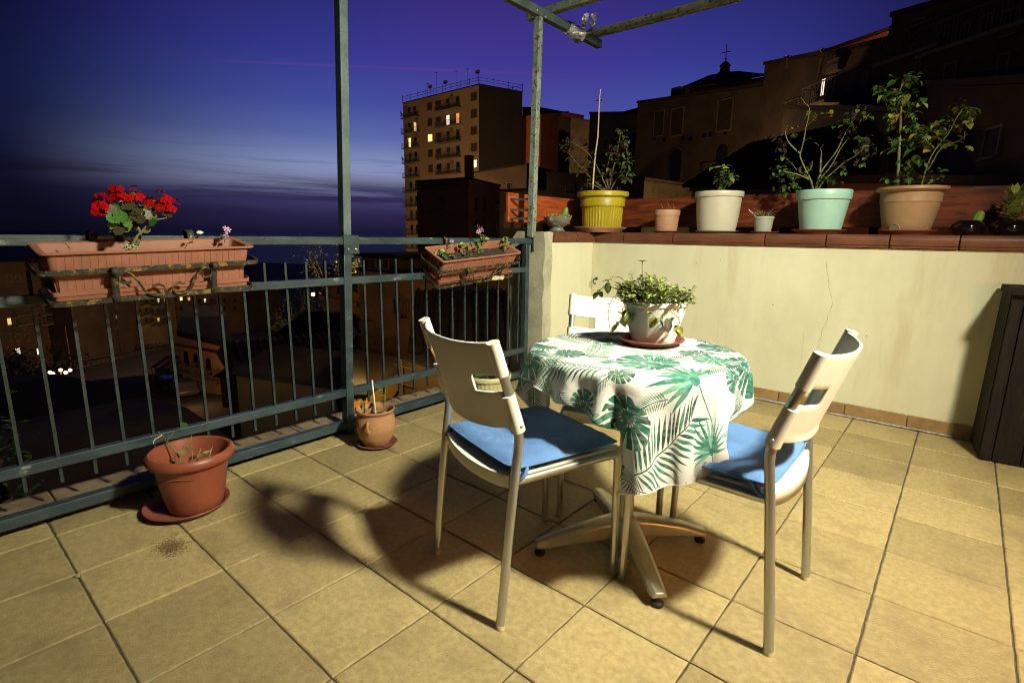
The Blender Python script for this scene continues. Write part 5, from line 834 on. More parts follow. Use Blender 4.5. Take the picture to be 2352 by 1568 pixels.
def stems(par, lines, conv, Y, mat, base, r0=.006, jitter=.05):
    """woody shoots: silhouettes taken from the photograph, swung out in depth at random"""
    out = []
    for ln in lines:
        yo = random.uniform(-jitter, jitter) * 2.2; P_ = []
        for i, q in enumerate(ln):
            f = i / (len(ln) - 1); P_.append(Vector(aty(*conv(*q), Y + yo * f)) - Vector(base))
        c = catmull(P_, 3); rr = [max(.0012, r0 * (1 - .75 * i / (len(c) - 1))) for i in range(len(c))]
        MB().tube(c, rr, 6).build('stem', mat, par, smooth=180); out.append(c)
    return out
def twigs(par, curves, n, mat, l0, l1):
    mb = MB(); tips = []
    for _ in range(n):
        c = random.choice(curves); i = random.randrange(2, len(c) - 1); p = c[i]
        d = Vector((random.uniform(-1, 1), random.uniform(-1, .7), random.uniform(-.3, 1))).normalized(); l = random.uniform(l0, l1)
        q = p + d * l * .5 + Vector((0, 0, l * .12)); e = p + d * l
        mb.tube([p, q, e], [.0016, .0012, .0007], 4); tips.append((q, e))
    mb.build('twig', mat, par, smooth=180); return tips
def leaves_at(par, base, spots, conv, Y, depth=.05):
    for x, y, n, sp, kinds, s in spots:
        n = int(n * 2.0) if n > 3 else n; s = s * (.80 if n > 6 else .95)
        if 'o' in kinds: kinds = kinds + 'g'
        for _ in range(n):
            q = (x + random.gauss(0, sp), y + random.gauss(0, sp)); p = Vector(aty(*conv(*q), Y + random.uniform(-depth, depth))) - Vector(base)
            put_leaf(par, p, kinds, s)

# --- pots standing on the wall
sx = lambda px, py, Y=YP: aty(px, py, Y)[0]
# stone bowl with cactus
bw = thing('succulent_bowl', 'grey footed stone bowl with moss stonecrop and a prickly pear pad', 'bowl', (-.12, 3.275, ZC))
MB().lathe([(0, 0), (.064, 0), (.066, .005), (.050, .018), (.048, .032), (.075, .048), (.100, .078), (.112, .108), (.110, .112), (.104, .110), (.09, .085), (0, .08)], 40).build('bowl', m_stone, bw, smooth=40)
MB().lathe([(.104, .095), (.07, .104), (0, .108)], 24).build('soil', m_soil, bw)
pad = MB(); pad.blob((0, 0, .045), .05, (.5, .28, 1.0), 7); pad.build('cactus_pad', m_cactus, bw, smooth=180, loc=(.045, .02, .10), rot=(.1, .25, .5))
mb = MB()
for _ in range(110):
    a = random.uniform(0, 2 * PI); q = .108 * math.sqrt(random.random()); x, y = q * math.cos(a), q * math.sin(a); l = random.uniform(.012, .038)
    d = Vector((math.cos(a) * .5 + random.gauss(0, .4), math.sin(a) * .5 + random.gauss(0, .4), 1)).normalized()
    p = Vector((x, y, .103)); mb.tube([p, p + d * l * .6, p + d * l + Vector((0, 0, .002))], [.0025, .003, .0022], 5)
o = mb.build('stonecrop', m_lpale, bw, smooth=180); o['kind'] = 'stuff'
# yellow fluted pot
YY = 3.70; X0 = sx(1382, 513, YY)
saucer('wide pale terracotta saucer under the yellow fluted pot', (X0 - .01, YY, ZC), .222, m_pink, .042)
def fl(n_, lo_, hi_, dp): return lambda i, a, r_: r_ * (1 - dp * (.5 + .5 * math.cos(n_ * a)) * (lo_ <= i <= hi_))
yp = potted('potted_rose', 'yellow fluted plastic pot with a dark leaved rose and a bamboo cane', (X0, YY, ZC + .008),
            [(0, 0), (.150, 0), (.154, .004), (.160, .02), (.165, .08), (.169, .14), (.172, .19), (.172, .196), (.183, .20), (.186, .262), (.182, .268), (.200, .275), (.212, .282), (.213, .312), (.209, .318), (.192, .316), (.175, .26), (0, .25)],
            m_yellow, .256, .170, flute=fl(40, 2, 6, .030), n=160)
B = yp.location
cane = [z4(730, 1390), z4(748, 1150), z4(768, 1000), z4(780, 740), z4(790, 655)]
cp = [Vector(aty(*q, YY - .02)) - B for q in cane]; cc_ = catmull(cp, 6)
MB().tube(cc_, [.0075 + (.0016 if i % 6 == 0 else 0) - .003 * i / len(cc_) for i in range(len(cc_))], 9).build('bamboo_cane', m_bamboo, yp, smooth=180)
cs = stems(yp, [[(850, 1400), (870, 1300), (890, 1200), (915, 1100), (930, 1010), (940, 960)], [(860, 1400), (900, 1330), (960, 1260), (990, 1180), (980, 1100), (1000, 1030)], [(830, 1400), (740, 1330), (660, 1250), (600, 1180), (545, 1120), (490, 1100)],
                [(840, 1400), (770, 1240), (690, 1120), (600, 1060), (530, 1030)], [(850, 1400), (830, 1280), (850, 1180), (870, 1100)], [(810, 1400), (740, 1360), (690, 1345)]], z4, YY, m_stemd, B, .006)
twigs(yp, cs, 40, m_stemd, .02, .06)
leaves_at(yp, B, [(940, 975, 9, 22, 'dgo', .045), (960, 1060, 10, 26, 'dd', .05), (930, 1130, 10, 30, 'ddo', .05), (980, 1200, 13, 28, 'ddo', .05), (930, 1260, 12, 30, 'd', .05), (990, 1300, 9, 25, 'do', .05), (860, 1340, 13, 35, 'd', .045),
                   (700, 1330, 9, 28, 'do', .045), (640, 1230, 9, 30, 'd', .045), (590, 1150, 9, 35, 'dp', .045), (520, 1080, 8, 28, 'do', .045), (560, 1040, 5, 25, 'd', .045), (670, 1160, 6, 40, 'd', .045), (770, 1280, 8, 40, 'd', .045), (865, 1240, 1, 5, 'y', .05), (900, 1180, 6, 30, 'dg', .05)], z4, YY, .10)
# small terracotta pot with dead twigs
X0 = sx(1530, 520)
saucer('small terracotta saucer under the little terracotta pot with dead twigs', (X0 + .0, YP, ZC), .105, m_saucer, .014)
st = potted('potted_twigs', 'little pale terracotta pot with a few dead twigs', (X0, YP, ZC + .007), pot_prof(.100, .083, .168, .045, .006), m_pink, .125, .09, n=40)
for k, (dx, dy, hh) in enumerate(((-.055, .01, .215), (.0, .0, .235), (.012, .02, .20), (.05, 0, .21), (.058, .01, .19), (-.02, .02, .19))):
    p = [(dx * .6, dy, .12), (dx * .8 + .006, dy, .165), (dx, dy + .005, hh * .95), (dx + random.uniform(-.02, .02), dy, hh)]
    MB().tube(catmull(p, 4), .0016, 5).build('twig', m_stemd, st, smooth=180)
# grey beige pot
X0 = sx(1645, 527)
saucer('wide thin terracotta saucer under the grey beige pot', (X0, YP, ZC), .158, m_grey, .018)
be = potted('potted_citrus', 'grey beige round pot with a small green leafed cutting', (X0, YP, ZC + .008), pot_prof(.170, .130, .288, .040, .012, base_curve=.35), m_beige, .24, .15, n=56)
B = be.location
cs = stems(be, [[(1665, 1400), (1668, 1340), (1675, 1290), (1690, 1240), (1700, 1215)], [(1660, 1400), (1650, 1350), (1640, 1310)], [(1675, 1400), (1700, 1340), (1740, 1300), (1765, 1280)]], z4, YP, m_stem, B, .004, .02)
leaves_at(be, B, [(1690, 1225, 7, 16, 'gl', .055), (1650, 1260, 6, 18, 'g', .055), (1735, 1275, 7, 20, 'gl', .055), (1680, 1290, 9, 24, 'dg', .055), (1720, 1320, 9, 22, 'gd', .055), (1640, 1330, 5, 14, 'g', .05), (1680, 1345, 6, 18, 'dg', .05)], z4, YP, .04)
# small grey pot with a spiky succulent
X0 = sx(1752, 529)
saucer('small terracotta saucer under the little grey pot', (X0 + .012, YP, ZC), .094, m_saucer, .014)
sg = potted('potted_succulent', 'little grey nursery pot with thin grassy succulent leaves', (X0, YP, ZC + .007), pot_prof(.067, .052, .110, .016, .004), m_grey, .09, .056, n=36)
for k in range(26):
    a = random.uniform(0, 2 * PI); l = random.uniform(.05, .10); t_ = random.uniform(.15, .9)
    p = [(.03 * math.cos(a), .03 * math.sin(a), .085), (.04 * math.cos(a), .04 * math.sin(a), .085 + l * .5), ((.04 + l * t_) * math.cos(a), (.04 + l * t_) * math.sin(a), .085 + l * .8)]
    MB().tube(catmull(p, 3), [.002, .002, .002, .0018, .0015, .001, .0005], 4).build('leaf_blade', random.choice((m_lo, m_lpale, m_stemd)), sg, smooth=180)
MB().tube(catmull([(-.03, 0, .085), (-.065, 0, .12), (-.105, -.01, .158)], 4), [.004] * 8 + [.003], 6).build('pink_shoot', m_pinkp, sg, smooth=180)
# mint pot with rose
X0 = sx(1883, 528)
saucer('wide terracotta saucer under the mint green pot', (X0 - .01, YP, ZC), .160, m_saucer, .030)
mi = potted('potted_rose', 'mint green plastic pot with a bare thorny rose bush', (X0, YP, ZC + .010), pot_prof(.160, .118, .268, .062, .010), m_mint, .22, .142, n=56)
B = mi.location
cs = stems(mi, [[(490, 1010), (470, 930), (440, 870), (400, 780), (395, 740), (420, 640), (435, 550), (455, 470), (460, 400), (430, 370), (400, 325)], [(395, 740), (340, 690), (300, 640), (285, 580), (300, 530)], [(445, 530), (490, 490), (520, 450)],
                [(490, 1010), (460, 930), (420, 890), (370, 860), (340, 820), (280, 760)], [(500, 1010), (545, 880), (600, 800), (660, 720), (700, 640), (740, 560), (780, 510), (800, 460)], [(520, 1010), (570, 930), (640, 870), (720, 800), (790, 760), (860, 700)],
                [(540, 880), (545, 780), (550, 730), (540, 690)], [(500, 1010), (560, 900), (620, 830), (690, 700), (735, 640)], [(480, 940), (400, 900), (330, 880), (270, 870)], [(420, 880), (470, 850), (485, 790)]], z5, YP, m_stem, B, .0065, .06)
twigs(mi, cs, 70, m_stem, .008, .035)
leaves_at(mi, B, [(335, 575, 3, 14, 'y', .05), (330, 600, 3, 16, 'o', .05), (235, 660, 7, 22, 'p', .045), (270, 710, 7, 24, 'p', .045), (260, 770, 4, 18, 'o', .045), (295, 870, 6, 22, 'gd', .055), (240, 860, 6, 20, 'do', .05), (275, 990, 4, 14, 'g', .055),
                   (330, 940, 8, 26, 'do', .05), (380, 985, 5, 16, 'g', .05), (235, 930, 6, 22, 'd', .05), (230, 1035, 3, 10, 'o', .045), (490, 440, 5, 18, 'yo', .045), (580, 445, 4, 16, 'yo', .045), (480, 640, 2, 10, 'y', .045),
                   (780, 450, 9, 26, 'pd', .045), (850, 440, 8, 26, 'oy', .048), (720, 510, 5, 20, 'o', .048), (745, 580, 7, 24, 'p', .045), (880, 660, 9, 32, 'dg', .05), (820, 690, 7, 26, 'do', .05), (910, 720, 4, 20, 'd', .045), (830, 800, 5, 16, 'oy', .05),
                   (700, 870, 3, 10, 'g', .05), (650, 930, 4, 16, 'o', .045), (560, 910, 5, 24, 'd', .045), (620, 890, 5, 26, 'do', .045), (690, 790, 4, 30, 'p', .04), (430, 850, 5, 26, 'd', .04)], z5, YP, .07)
# big brown pot with rose
X0 = sx(2080, 530)
saucer('wide terracotta saucer under the big brown pot', (X0 + .008, YP - .005, ZC), .150, m_saucer, .028)
br = potted('potted_rose', 'big brown rimmed pot with a tall yellowing rose bush', (X0, YP, ZC + .010),
            [(0, 0), (.112, 0), (.116, .004), (.128, .06), (.140, .12), (.148, .168), (.149, .176), (.153, .180), (.153, .184), (.152, .190), (.156, .235), (.160, .238), (.177, .244), (.181, .250), (.180, .262), (.176, .266), (.164, .262), (.152, .235), (.14, .2), (0, .2)],
            m_brownp, .222, .150, n=56)
B = br.location
# arched drainage recess with a flap at the foot of the pot
fa = math.atan2(-1, -.38)
vs = []; n = 14
for rr, sc in ((.1335, 1.0), (.1395, .92)):
    for k in range(n + 1):
        t = PI * k / n; w = -.034 * math.cos(t) * sc; vs.append((rr * math.cos(fa + w / .13), rr * math.sin(fa + w / .13), .006 + .048 * math.sin(t) * sc))
fs = [(k, k + 1, n + 2 + k, n + 1 + k) for k in range(n)]
MB().add(vs, fs).build('recess_rim', m_brownp, br, smooth=60)
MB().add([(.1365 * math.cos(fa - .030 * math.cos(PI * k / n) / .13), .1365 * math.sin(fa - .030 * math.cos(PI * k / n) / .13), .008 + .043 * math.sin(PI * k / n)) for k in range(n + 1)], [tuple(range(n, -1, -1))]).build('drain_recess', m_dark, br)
cs = stems(br, [[(1108, 985), (1115, 860), (1120, 720), (1130, 560), (1135, 400), (1140, 350), (1120, 290), (1150, 230), (1190, 185), (1280, 170)]], z5, YP, m_stem, B, .0095, .01)
cs += stems(br, [[(1125, 310), (1050, 290), (990, 280), (950, 265)], [(1280, 985), (1310, 880), (1350, 770), (1400, 690), (1460, 620), (1500, 560), (1540, 480), (1600, 400), (1700, 410)], [(1330, 860), (1370, 790), (1420, 710), (1500, 670), (1580, 630), (1620, 590)],
                [(1130, 560), (1200, 560), (1290, 545), (1360, 560), (1440, 570)], [(1380, 700), (1330, 650), (1260, 600), (1220, 560)], [(1180, 985), (1190, 920), (1200, 860)], [(1330, 960), (1390, 930), (1450, 900)], [(1130, 420), (1180, 440), (1220, 480)], [(1120, 650), (1080, 640), (1055, 660)], [(1120, 640), (1180, 640), (1230, 690)]], z5, YP, m_stem, B, .005, .06)
twigs(br, cs[1:], 60, m_stem, .01, .05)
leaves_at(br, B, [(1030, 320, 4, 14, 'g', .062), (1000, 290, 5, 22, 'gl', .055), (960, 265, 4, 12, 'lo', .045), (1060, 340, 6, 24, 'ol', .055), (1100, 200, 3, 12, 'gd', .06), (1160, 190, 5, 18, 'gl', .05), (1240, 170, 4, 18, 'ol', .05), (1190, 215, 4, 16, 'yo', .05),
                   (1110, 290, 7, 24, 'gl', .055), (1150, 330, 6, 24, 'ol', .052), (1200, 290, 5, 22, 'o', .055), (1270, 360, 4, 18, 'ol', .06), (1190, 405, 6, 20, 'lo', .052), (1085, 410, 6, 20, 'ol', .05), (1130, 450, 2, 6, 'y', .065), (1080, 470, 4, 16, 'ol', .05),
                   (1210, 460, 5, 22, 'ol', .048), (1220, 500, 4, 18, 'o', .05), (1070, 530, 4, 18, 'po', .04), (1165, 560, 6, 26, 'lo', .042), (1130, 675, 4, 14, 'g', .07), (1195, 635, 4, 14, 'g', .07), (1230, 710, 3, 10, 'g', .06), (1060, 650, 2, 6, 'l', .06), (1050, 700, 2, 5, 'l', .06),
                   (1345, 710, 2, 6, 'y', .075), (1295, 680, 2, 7, 'y', .065), (1335, 640, 2, 8, 'y', .06), (1240, 560, 8, 24, 'yo', .05), (1280, 600, 8, 26, 'oy', .05), (1330, 570, 6, 24, 'ol', .05), (1240, 620, 6, 24, 'oy', .05), (1400, 590, 6, 28, 'o', .048), (1430, 520, 5, 22, 'lo', .055),
                   (1475, 490, 4, 16, 'o', .055), (1600, 380, 6, 24, 'od', .052), (1650, 440, 7, 28, 'lo', .05), (1640, 490, 4, 16, 'l', .045), (1560, 400, 5, 24, 'od', .05), (1690, 410, 3, 16, 'o', .055), (1530, 550, 4, 14, 'oy', .055), (1600, 685, 2, 8, 'l', .055),
                   (1500, 665, 4, 18, 'yo', .05), (1440, 650, 5, 24, 'o', .048), (1230, 780, 3, 18, 'o', .055), (1165, 860, 9, 28, 'gd', .040), (1210, 900, 10, 26, 'dg', .038), (1150, 930, 9, 26, 'gd', .038), (1080, 940, 7, 24, 'gd', .04), (1030, 945, 5, 12, 'g', .04),
                   (1310, 800, 4, 16, 'g', .045), (1370, 900, 5, 24, 'od', .04), (1440, 890, 5, 18, 'do', .038), (1390, 940, 5, 24, 'gd', .036), (1275, 660, 3, 10, 'g', .05)], z5, YP, .07)
# two dark glazed vases
va = thing('cactus_vase', 'black glazed round vase with a single upright cactus', 'vase', (sx(2222, 530), YP, ZC))
MB().lathe([(0, 0), (.05, 0), (.066, .012), (.078, .035), (.078, .05), (.068, .068), (.052, .078), (.049, .082), (.045, .078), (.04, .06), (0, .06)], 40).build('vase_body', m_vase, va, smooth=60)
MB().lathe([(0, .03), (.018, .03), (.021, .07), (.021, .11), (.016, .135), (0, .143)], 20, mod=lambda i, a, r_: r_ * (1 + .12 * math.cos(8 * a))).build('cactus', m_cactus, va, smooth=60, loc=(.008, 0, .0), rot=(0, .28, 0))
pv = thing('agave_vase', 'black glazed round vase with a spiky pineapple like agave', 'vase', (sx(2318, 532), YP, ZC))
MB().lathe([(0, 0), (.06, 0), (.078, .012), (.090, .035), (.090, .05), (.078, .068), (.058, .078), (.055, .082), (.05, .078), (.045, .06), (0, .06)], 40).build('vase_body', m_vase, pv, smooth=60)
bl = MB(); n = 7; vs = []
for i in range(n):
    t = i / (n - 1); w = .021 * (1 - t ** 2.2) * (.6 + .8 * min(1, t * 3)); z = t; vs += [(-w, .12 * t * t, z), (0, .12 * t * t - .006 * (1 - t), z), (w, .12 * t * t, z)]
fs = [f for i in range(n - 1) for f in ((3 * i, 3 * i + 1, 3 * i + 4, 3 * i + 3), (3 * i + 1, 3 * i + 2, 3 * i + 5, 3 * i + 4))]
blade = bl.add(vs, fs).mesh('agave_blade', m_lpale, 60); blade2 = blade.copy(); blade2.materials[0] = m_lo
for k in range(34):
    t = k / 33; a = k * 2.4; l = .075 + .06 * t
    o = inst('blade', blade if k % 3 else blade2, pv, (.012 * math.cos(a), .012 * math.sin(a), .075 + .09 * t), (-(1.35 - 1.1 * t), 0, a + PI / 2), (1, l, l)); 
    s_ = o.modifiers.new('thick', 'SOLIDIFY'); s_.thickness = .02
MB().tube([(0, 0, .05), (0, 0, .19)], [.016, .008], 8).build('core', m_lo, pv)

# --- pot on the table
pz = .7355; PC = (1.587, 1.528)
sau = saucer('round terracotta saucer under the white pot on the table', (PC[0] - .002, PC[1] - .012, pz), .120, m_saucer, .022)
tp = potted('potted_mint', 'white plastic pot of trailing mint standing on the tablecloth', (PC[0], PC[1], pz + .007), pot_prof(.116, .078, .150, .016, .004), m_white, .125, .105, n=28)
mb = MB(); random.seed(21)
def leaflet3(mb, p, d, l, w):
    d = d.normalized(); s = d.cross(Vector((0, 0, 1)))
    if s.length < .1: s = Vector((1, 0, 0))
    s.normalize(); u = s.cross(d)
    a, b, c, e = p, p + d * l * .5 + s * w * .5 + u * w * .2, p + d * l, p + d * l * .5 - s * w * .5 + u * w * .2; m_ = p + d * l * .5
    mb.add([a, b, c, e, m_], [(0, 1, 4), (1, 2, 4), (2, 3, 4), (3, 0, 4)])
mbs = [MB(), MB(), MB()]; stm = MB()
for _ in range(150):
    a = random.uniform(0, 2 * PI); q = .125 * math.sqrt(random.random()); top = .150 + .055 * (1 - (q / .13) ** 2) + random.gauss(0, .014)
    if math.cos(a - 2.8) > .5: top += .022
    p0 = Vector((q * .6 * math.cos(a), q * .6 * math.sin(a), .125)); p1 = Vector((q * 1.12 * math.cos(a), q * 1.12 * math.sin(a), top))
    stm.tube([p0, p0.lerp(p1, .6) + Vector((0, 0, .006)), p1], .0012, 4)
    for k in range(4):
        c = p0.lerp(p1, .55 + .15 * k)
        for h_ in (0, PI):
            yaw = random.uniform(0, 2 * PI); d = Vector((math.cos(yaw + h_), math.sin(yaw + h_), random.uniform(.0, .7))); leaflet3(random.choice(mbs), c, d, random.uniform(.016, .026), random.uniform(.011, .017))
for mb_, mt in zip(mbs, (m_lpale, m_lpale, m_lo)): o = mb_.build('foliage', mt, tp, smooth=0); o['kind'] = 'stuff'
trails = [[(-.09, -.04, .14), (-.13, -.06, .16), (-.15, -.07, .10), (-.135, -.075, .03), (-.13, -.08, -.0)], [(-.05, -.09, .14), (-.06, -.125, .13), (-.065, -.12, .09)], [(.02, -.11, .14), (.045, -.125, .12), (.075, -.12, .10)], [(.07, -.08, .14), (.10, -.08, .125), (.12, -.06, .10), (.118, -.058, .07)],
          [(-.08, .0, .15), (-.15, -.02, .18), (-.19, -.03, .19), (-.215, -.04, .165)], [(-.06, -.02, .15), (-.12, -.03, .22), (-.16, -.04, .225), (-.175, -.045, .20)], [(-.055, -.06, .14), (-.07, -.10, .10), (-.085, -.11, .06)]]
for tr_ in trails:
    c = catmull(tr_, 5); stm.tube(c, .0014, 4)
    for i in range(4, len(c), 2): 
        for h_ in (0, PI): yw = random.uniform(0, 6.28); leaflet3(mbs[1] if False else mb, c[i], Vector((math.cos(yw), math.sin(yw), -.2)), .016, .011)
    put_leaf(tp, c[-1], 'o', .042, pitch=-1.0); put_leaf(tp, c[-2], 'yo', .036, pitch=-.9); put_leaf(tp, c[-3], 'lo', .032)
for p, k in (((-.03, -.118, .115), 'o'), ((-.045, -.115, .12), 'o'), ((.085, -.085, .10), 'p'), ((.105, -.06, .105), 'o'), ((-.06, -.10, .12), 'y')): put_leaf(tp, p, k, .044, pitch=-1.1)
fl_ = catmull([(-.04, -.02, .14), (-.045, -.022, .22), (-.05, -.02, .285)], 5); stm.tube(fl_, .0016, 5)
for k in range(8): leaflet3(mb, fl_[-1], Vector((math.cos(k * .8), math.sin(k * .8), .35)), .022, .012)
mb.build('sprig', m_lpale, tp, smooth=0); stm.build('stem', m_stemd, tp, smooth=180)
random.seed(5)

# --- pots on the floor
p0 = (.150, .425)
sa = saucer('wide terracotta saucer lying askew under the big terracotta pot', (p0[0] - .02, p0[1] - .025, .001), .156, m_saucer, .030)
wave = lambda i, a, r_: r_
p1 = potted('potted_geranium', 'big terracotta coloured pot with straggly geranium cuttings near the railing', (p0[0], p0[1], .009),
            [(0, 0), (.096, 0), (.103, .006), (.108, .03), (.121, .09), (.130, .15), (.137, .198), (.139, .204), (.152, .208), (.162, .218), (.165, .232), (.160, .247), (.150, .254), (.142, .250), (.137, .235), (.131, .21), (.115, .13), (.10, .06), (0, .055)],
            m_terra, .15, .119, n=64); p1.scale = (.96, .96, .97)
wv_ = [( (.1335 + .0035) * math.cos(a), (.1335 + .0035) * math.sin(a), .163 + .010 * math.sin(2.1 * (a + 1.2) * 2) + .02 * (a + 1.0)) for a in [-1.75 + 1.5 * k / 40 for k in range(41)]]
MB().tube(wv_, [.0012 + .002 * math.sin(PI * k / 40) for k in range(41)], 5).build('wave_relief', m_terra, p1, smooth=180)
scl = [scal_leaf(m_lg), scal_leaf(m_lo), scal_leaf(m_lpale)]
gst = [[(-.03, -.02, .15), (-.07, -.03, .22), (-.12, -.05, .27), (-.165, -.05, .285), (-.185, -.06, .30)], [(-.12, -.05, .27), (-.10, -.02, .31), (-.07, .0, .335)], [(-.165, -.05, .285), (-.17, -.08, .27), (-.15, -.09, .26)], [(.02, .0, .15), (.015, .0, .23), (.0, .01, .31)],
       [(.0, -.03, .15), (.03, -.05, .20), (.07, -.06, .215)], [(.06, .03, .15), (.08, .04, .22), (.11, .05, .28)], [(.06, .03, .15), (.09, .03, .2), (.12, .04, .275)], [(-.05, .03, .15), (-.04, .04, .2), (-.02, .05, .24)]]
for q in gst: MB().tube(catmull(q, 4), [.0035 - .0022 * i / (4 * (len(q) - 1)) for i in range(4 * (len(q) - 1) + 1)], 6).build('stem', m_bamboo if random.random() < .5 else m_stem, p1, smooth=180)
for p, s in (((-.07, .0, .335), .045), ((.0, -.01, .25), .04), ((.03, -.03, .25), .045), ((.02, .02, .22), .035), ((.10, .04, .22), .035), ((.05, -.02, .19), .04), ((.01, -.06, .20), .035), ((-.03, -.04, .19), .035), ((.09, .0, .20), .03), ((.04, .05, .23), .04), ((-.06, -.05, .20), .03), ((.07, -.06, .21), .03), ((-.02, .05, .24), .04)):
    inst('leaf', random.choice(scl), p1, p, (random.uniform(-.6, .6), random.uniform(-.5, .5), random.uniform(0, 6.3)), s * .68)
p0 = (.135, 1.318)
saucer('round terracotta saucer with dry leaves under the clay urn by the post', (p0[0] + .004, p0[1] - .0, .001), .108, m_saucer, .018)
p2 = potted('potted_cutting', 'round clay urn with small side handles and a white stick', (p0[0], p0[1], .008),
            [(0, 0), (.062, 0), (.068, .006), (.088, .04), (.102, .085), (.104, .115), (.099, .148), (.091, .165), (.090, .172), (.100, .184), (.103, .191), (.100, .197), (.094, .195), (.085, .178), (.088, .15), (.08, .14), (0, .14)],
            m_clay, .145, .085, n=52)
for s in (-.95, 2.2): 
    hx, hy = math.cos(s), math.sin(s); q = [(.100 * hx, .100 * hy, .155), (.122 * hx, .122 * hy, .150), (.126 * hx, .126 * hy, .125), (.118 * hx, .118 * hy, .10), (.100 * hx, .100 * hy, .095)]
    MB().tube(catmull(q, 5), .008, 8).build('handle', m_clay, p2, smooth=180)
MB().tube([(.02, -.01, .14), (.012, -.012, .24), (.0, -.012, .345)], [.004, .004, .0038], 8).blob((0, -.012, .347), .0055).build('white_stick', m_whitest, p2, smooth=180)
for q in ([(.03, .0, .14), (.0, .0, .17), (-.04, -.02, .165), (-.075, -.02, .20), (-.08, -.03, .225)], [(-.075, -.02, .20), (-.10, -.02, .205), (-.105, -.02, .22)], [(.03, .02, .14), (.035, .03, .21), (.03, .04, .28)], [(.035, .03, .21), (.05, .03, .26), (.06, .03, .33)]):
    MB().tube(catmull(q, 4), .0026, 6).build('stem', m_stem, p2, smooth=180)
for p in ((-.08, -.03, .228), (-.105, -.02, .222), (-.07, -.02, .215), (-.09, -.03, .235), (.03, .04, .285), (.045, .03, .27), (.06, .03, .30), (.05, .04, .25), (.03, .03, .24), (.055, .03, .28), (.04, .02, .295)): put_leaf(p2, p, 'ylo', .030)
for k in range(5): 
    a = random.uniform(-.7, .9); o = inst('dry_leaf', random.choice(LM['d']), p2, (.092 * math.cos(a), .092 * math.sin(a), .004), (0.1, .1, random.random() * 6), .025)
p0 = (.105, 2.235)
saucer('cream plastic saucer under the cream fluted pot behind the front left chair', (p0[0], p0[1], .001), .150, m_cream, .026)
p3 = potted('potted_herb', 'cream fluted pot of green leaves on the floor behind the front left chair', (p0[0], p0[1], .008), pot_prof(.150, .105, .205, .034, .010), m_cream, .18, .13, flute=fl(30, 2, 8, .03), n=120)
for _ in range(60):
    a = random.uniform(0, 6.28); q = .13 * math.sqrt(random.random()); put_leaf(p3, (q * math.cos(a), q * math.sin(a), random.uniform(.19, .25)), 'ggd', .042)
for _ in range(24):
    a = random.uniform(-.3, 1.6); q = random.uniform(.05, .13); put_leaf(p3, (q * math.cos(a), q * math.sin(a), random.uniform(.22, .33)), 'dgo', .032)
for k in range(7):
    a = random.uniform(-.3, 1.6); MB().tube([(.03 * math.cos(a), .03 * math.sin(a), .18), (.08 * math.cos(a), .08 * math.sin(a), .27), (.11 * math.cos(a), .11 * math.sin(a), .33)], .002, 5).build('stem', m_stem, p3, smooth=180)

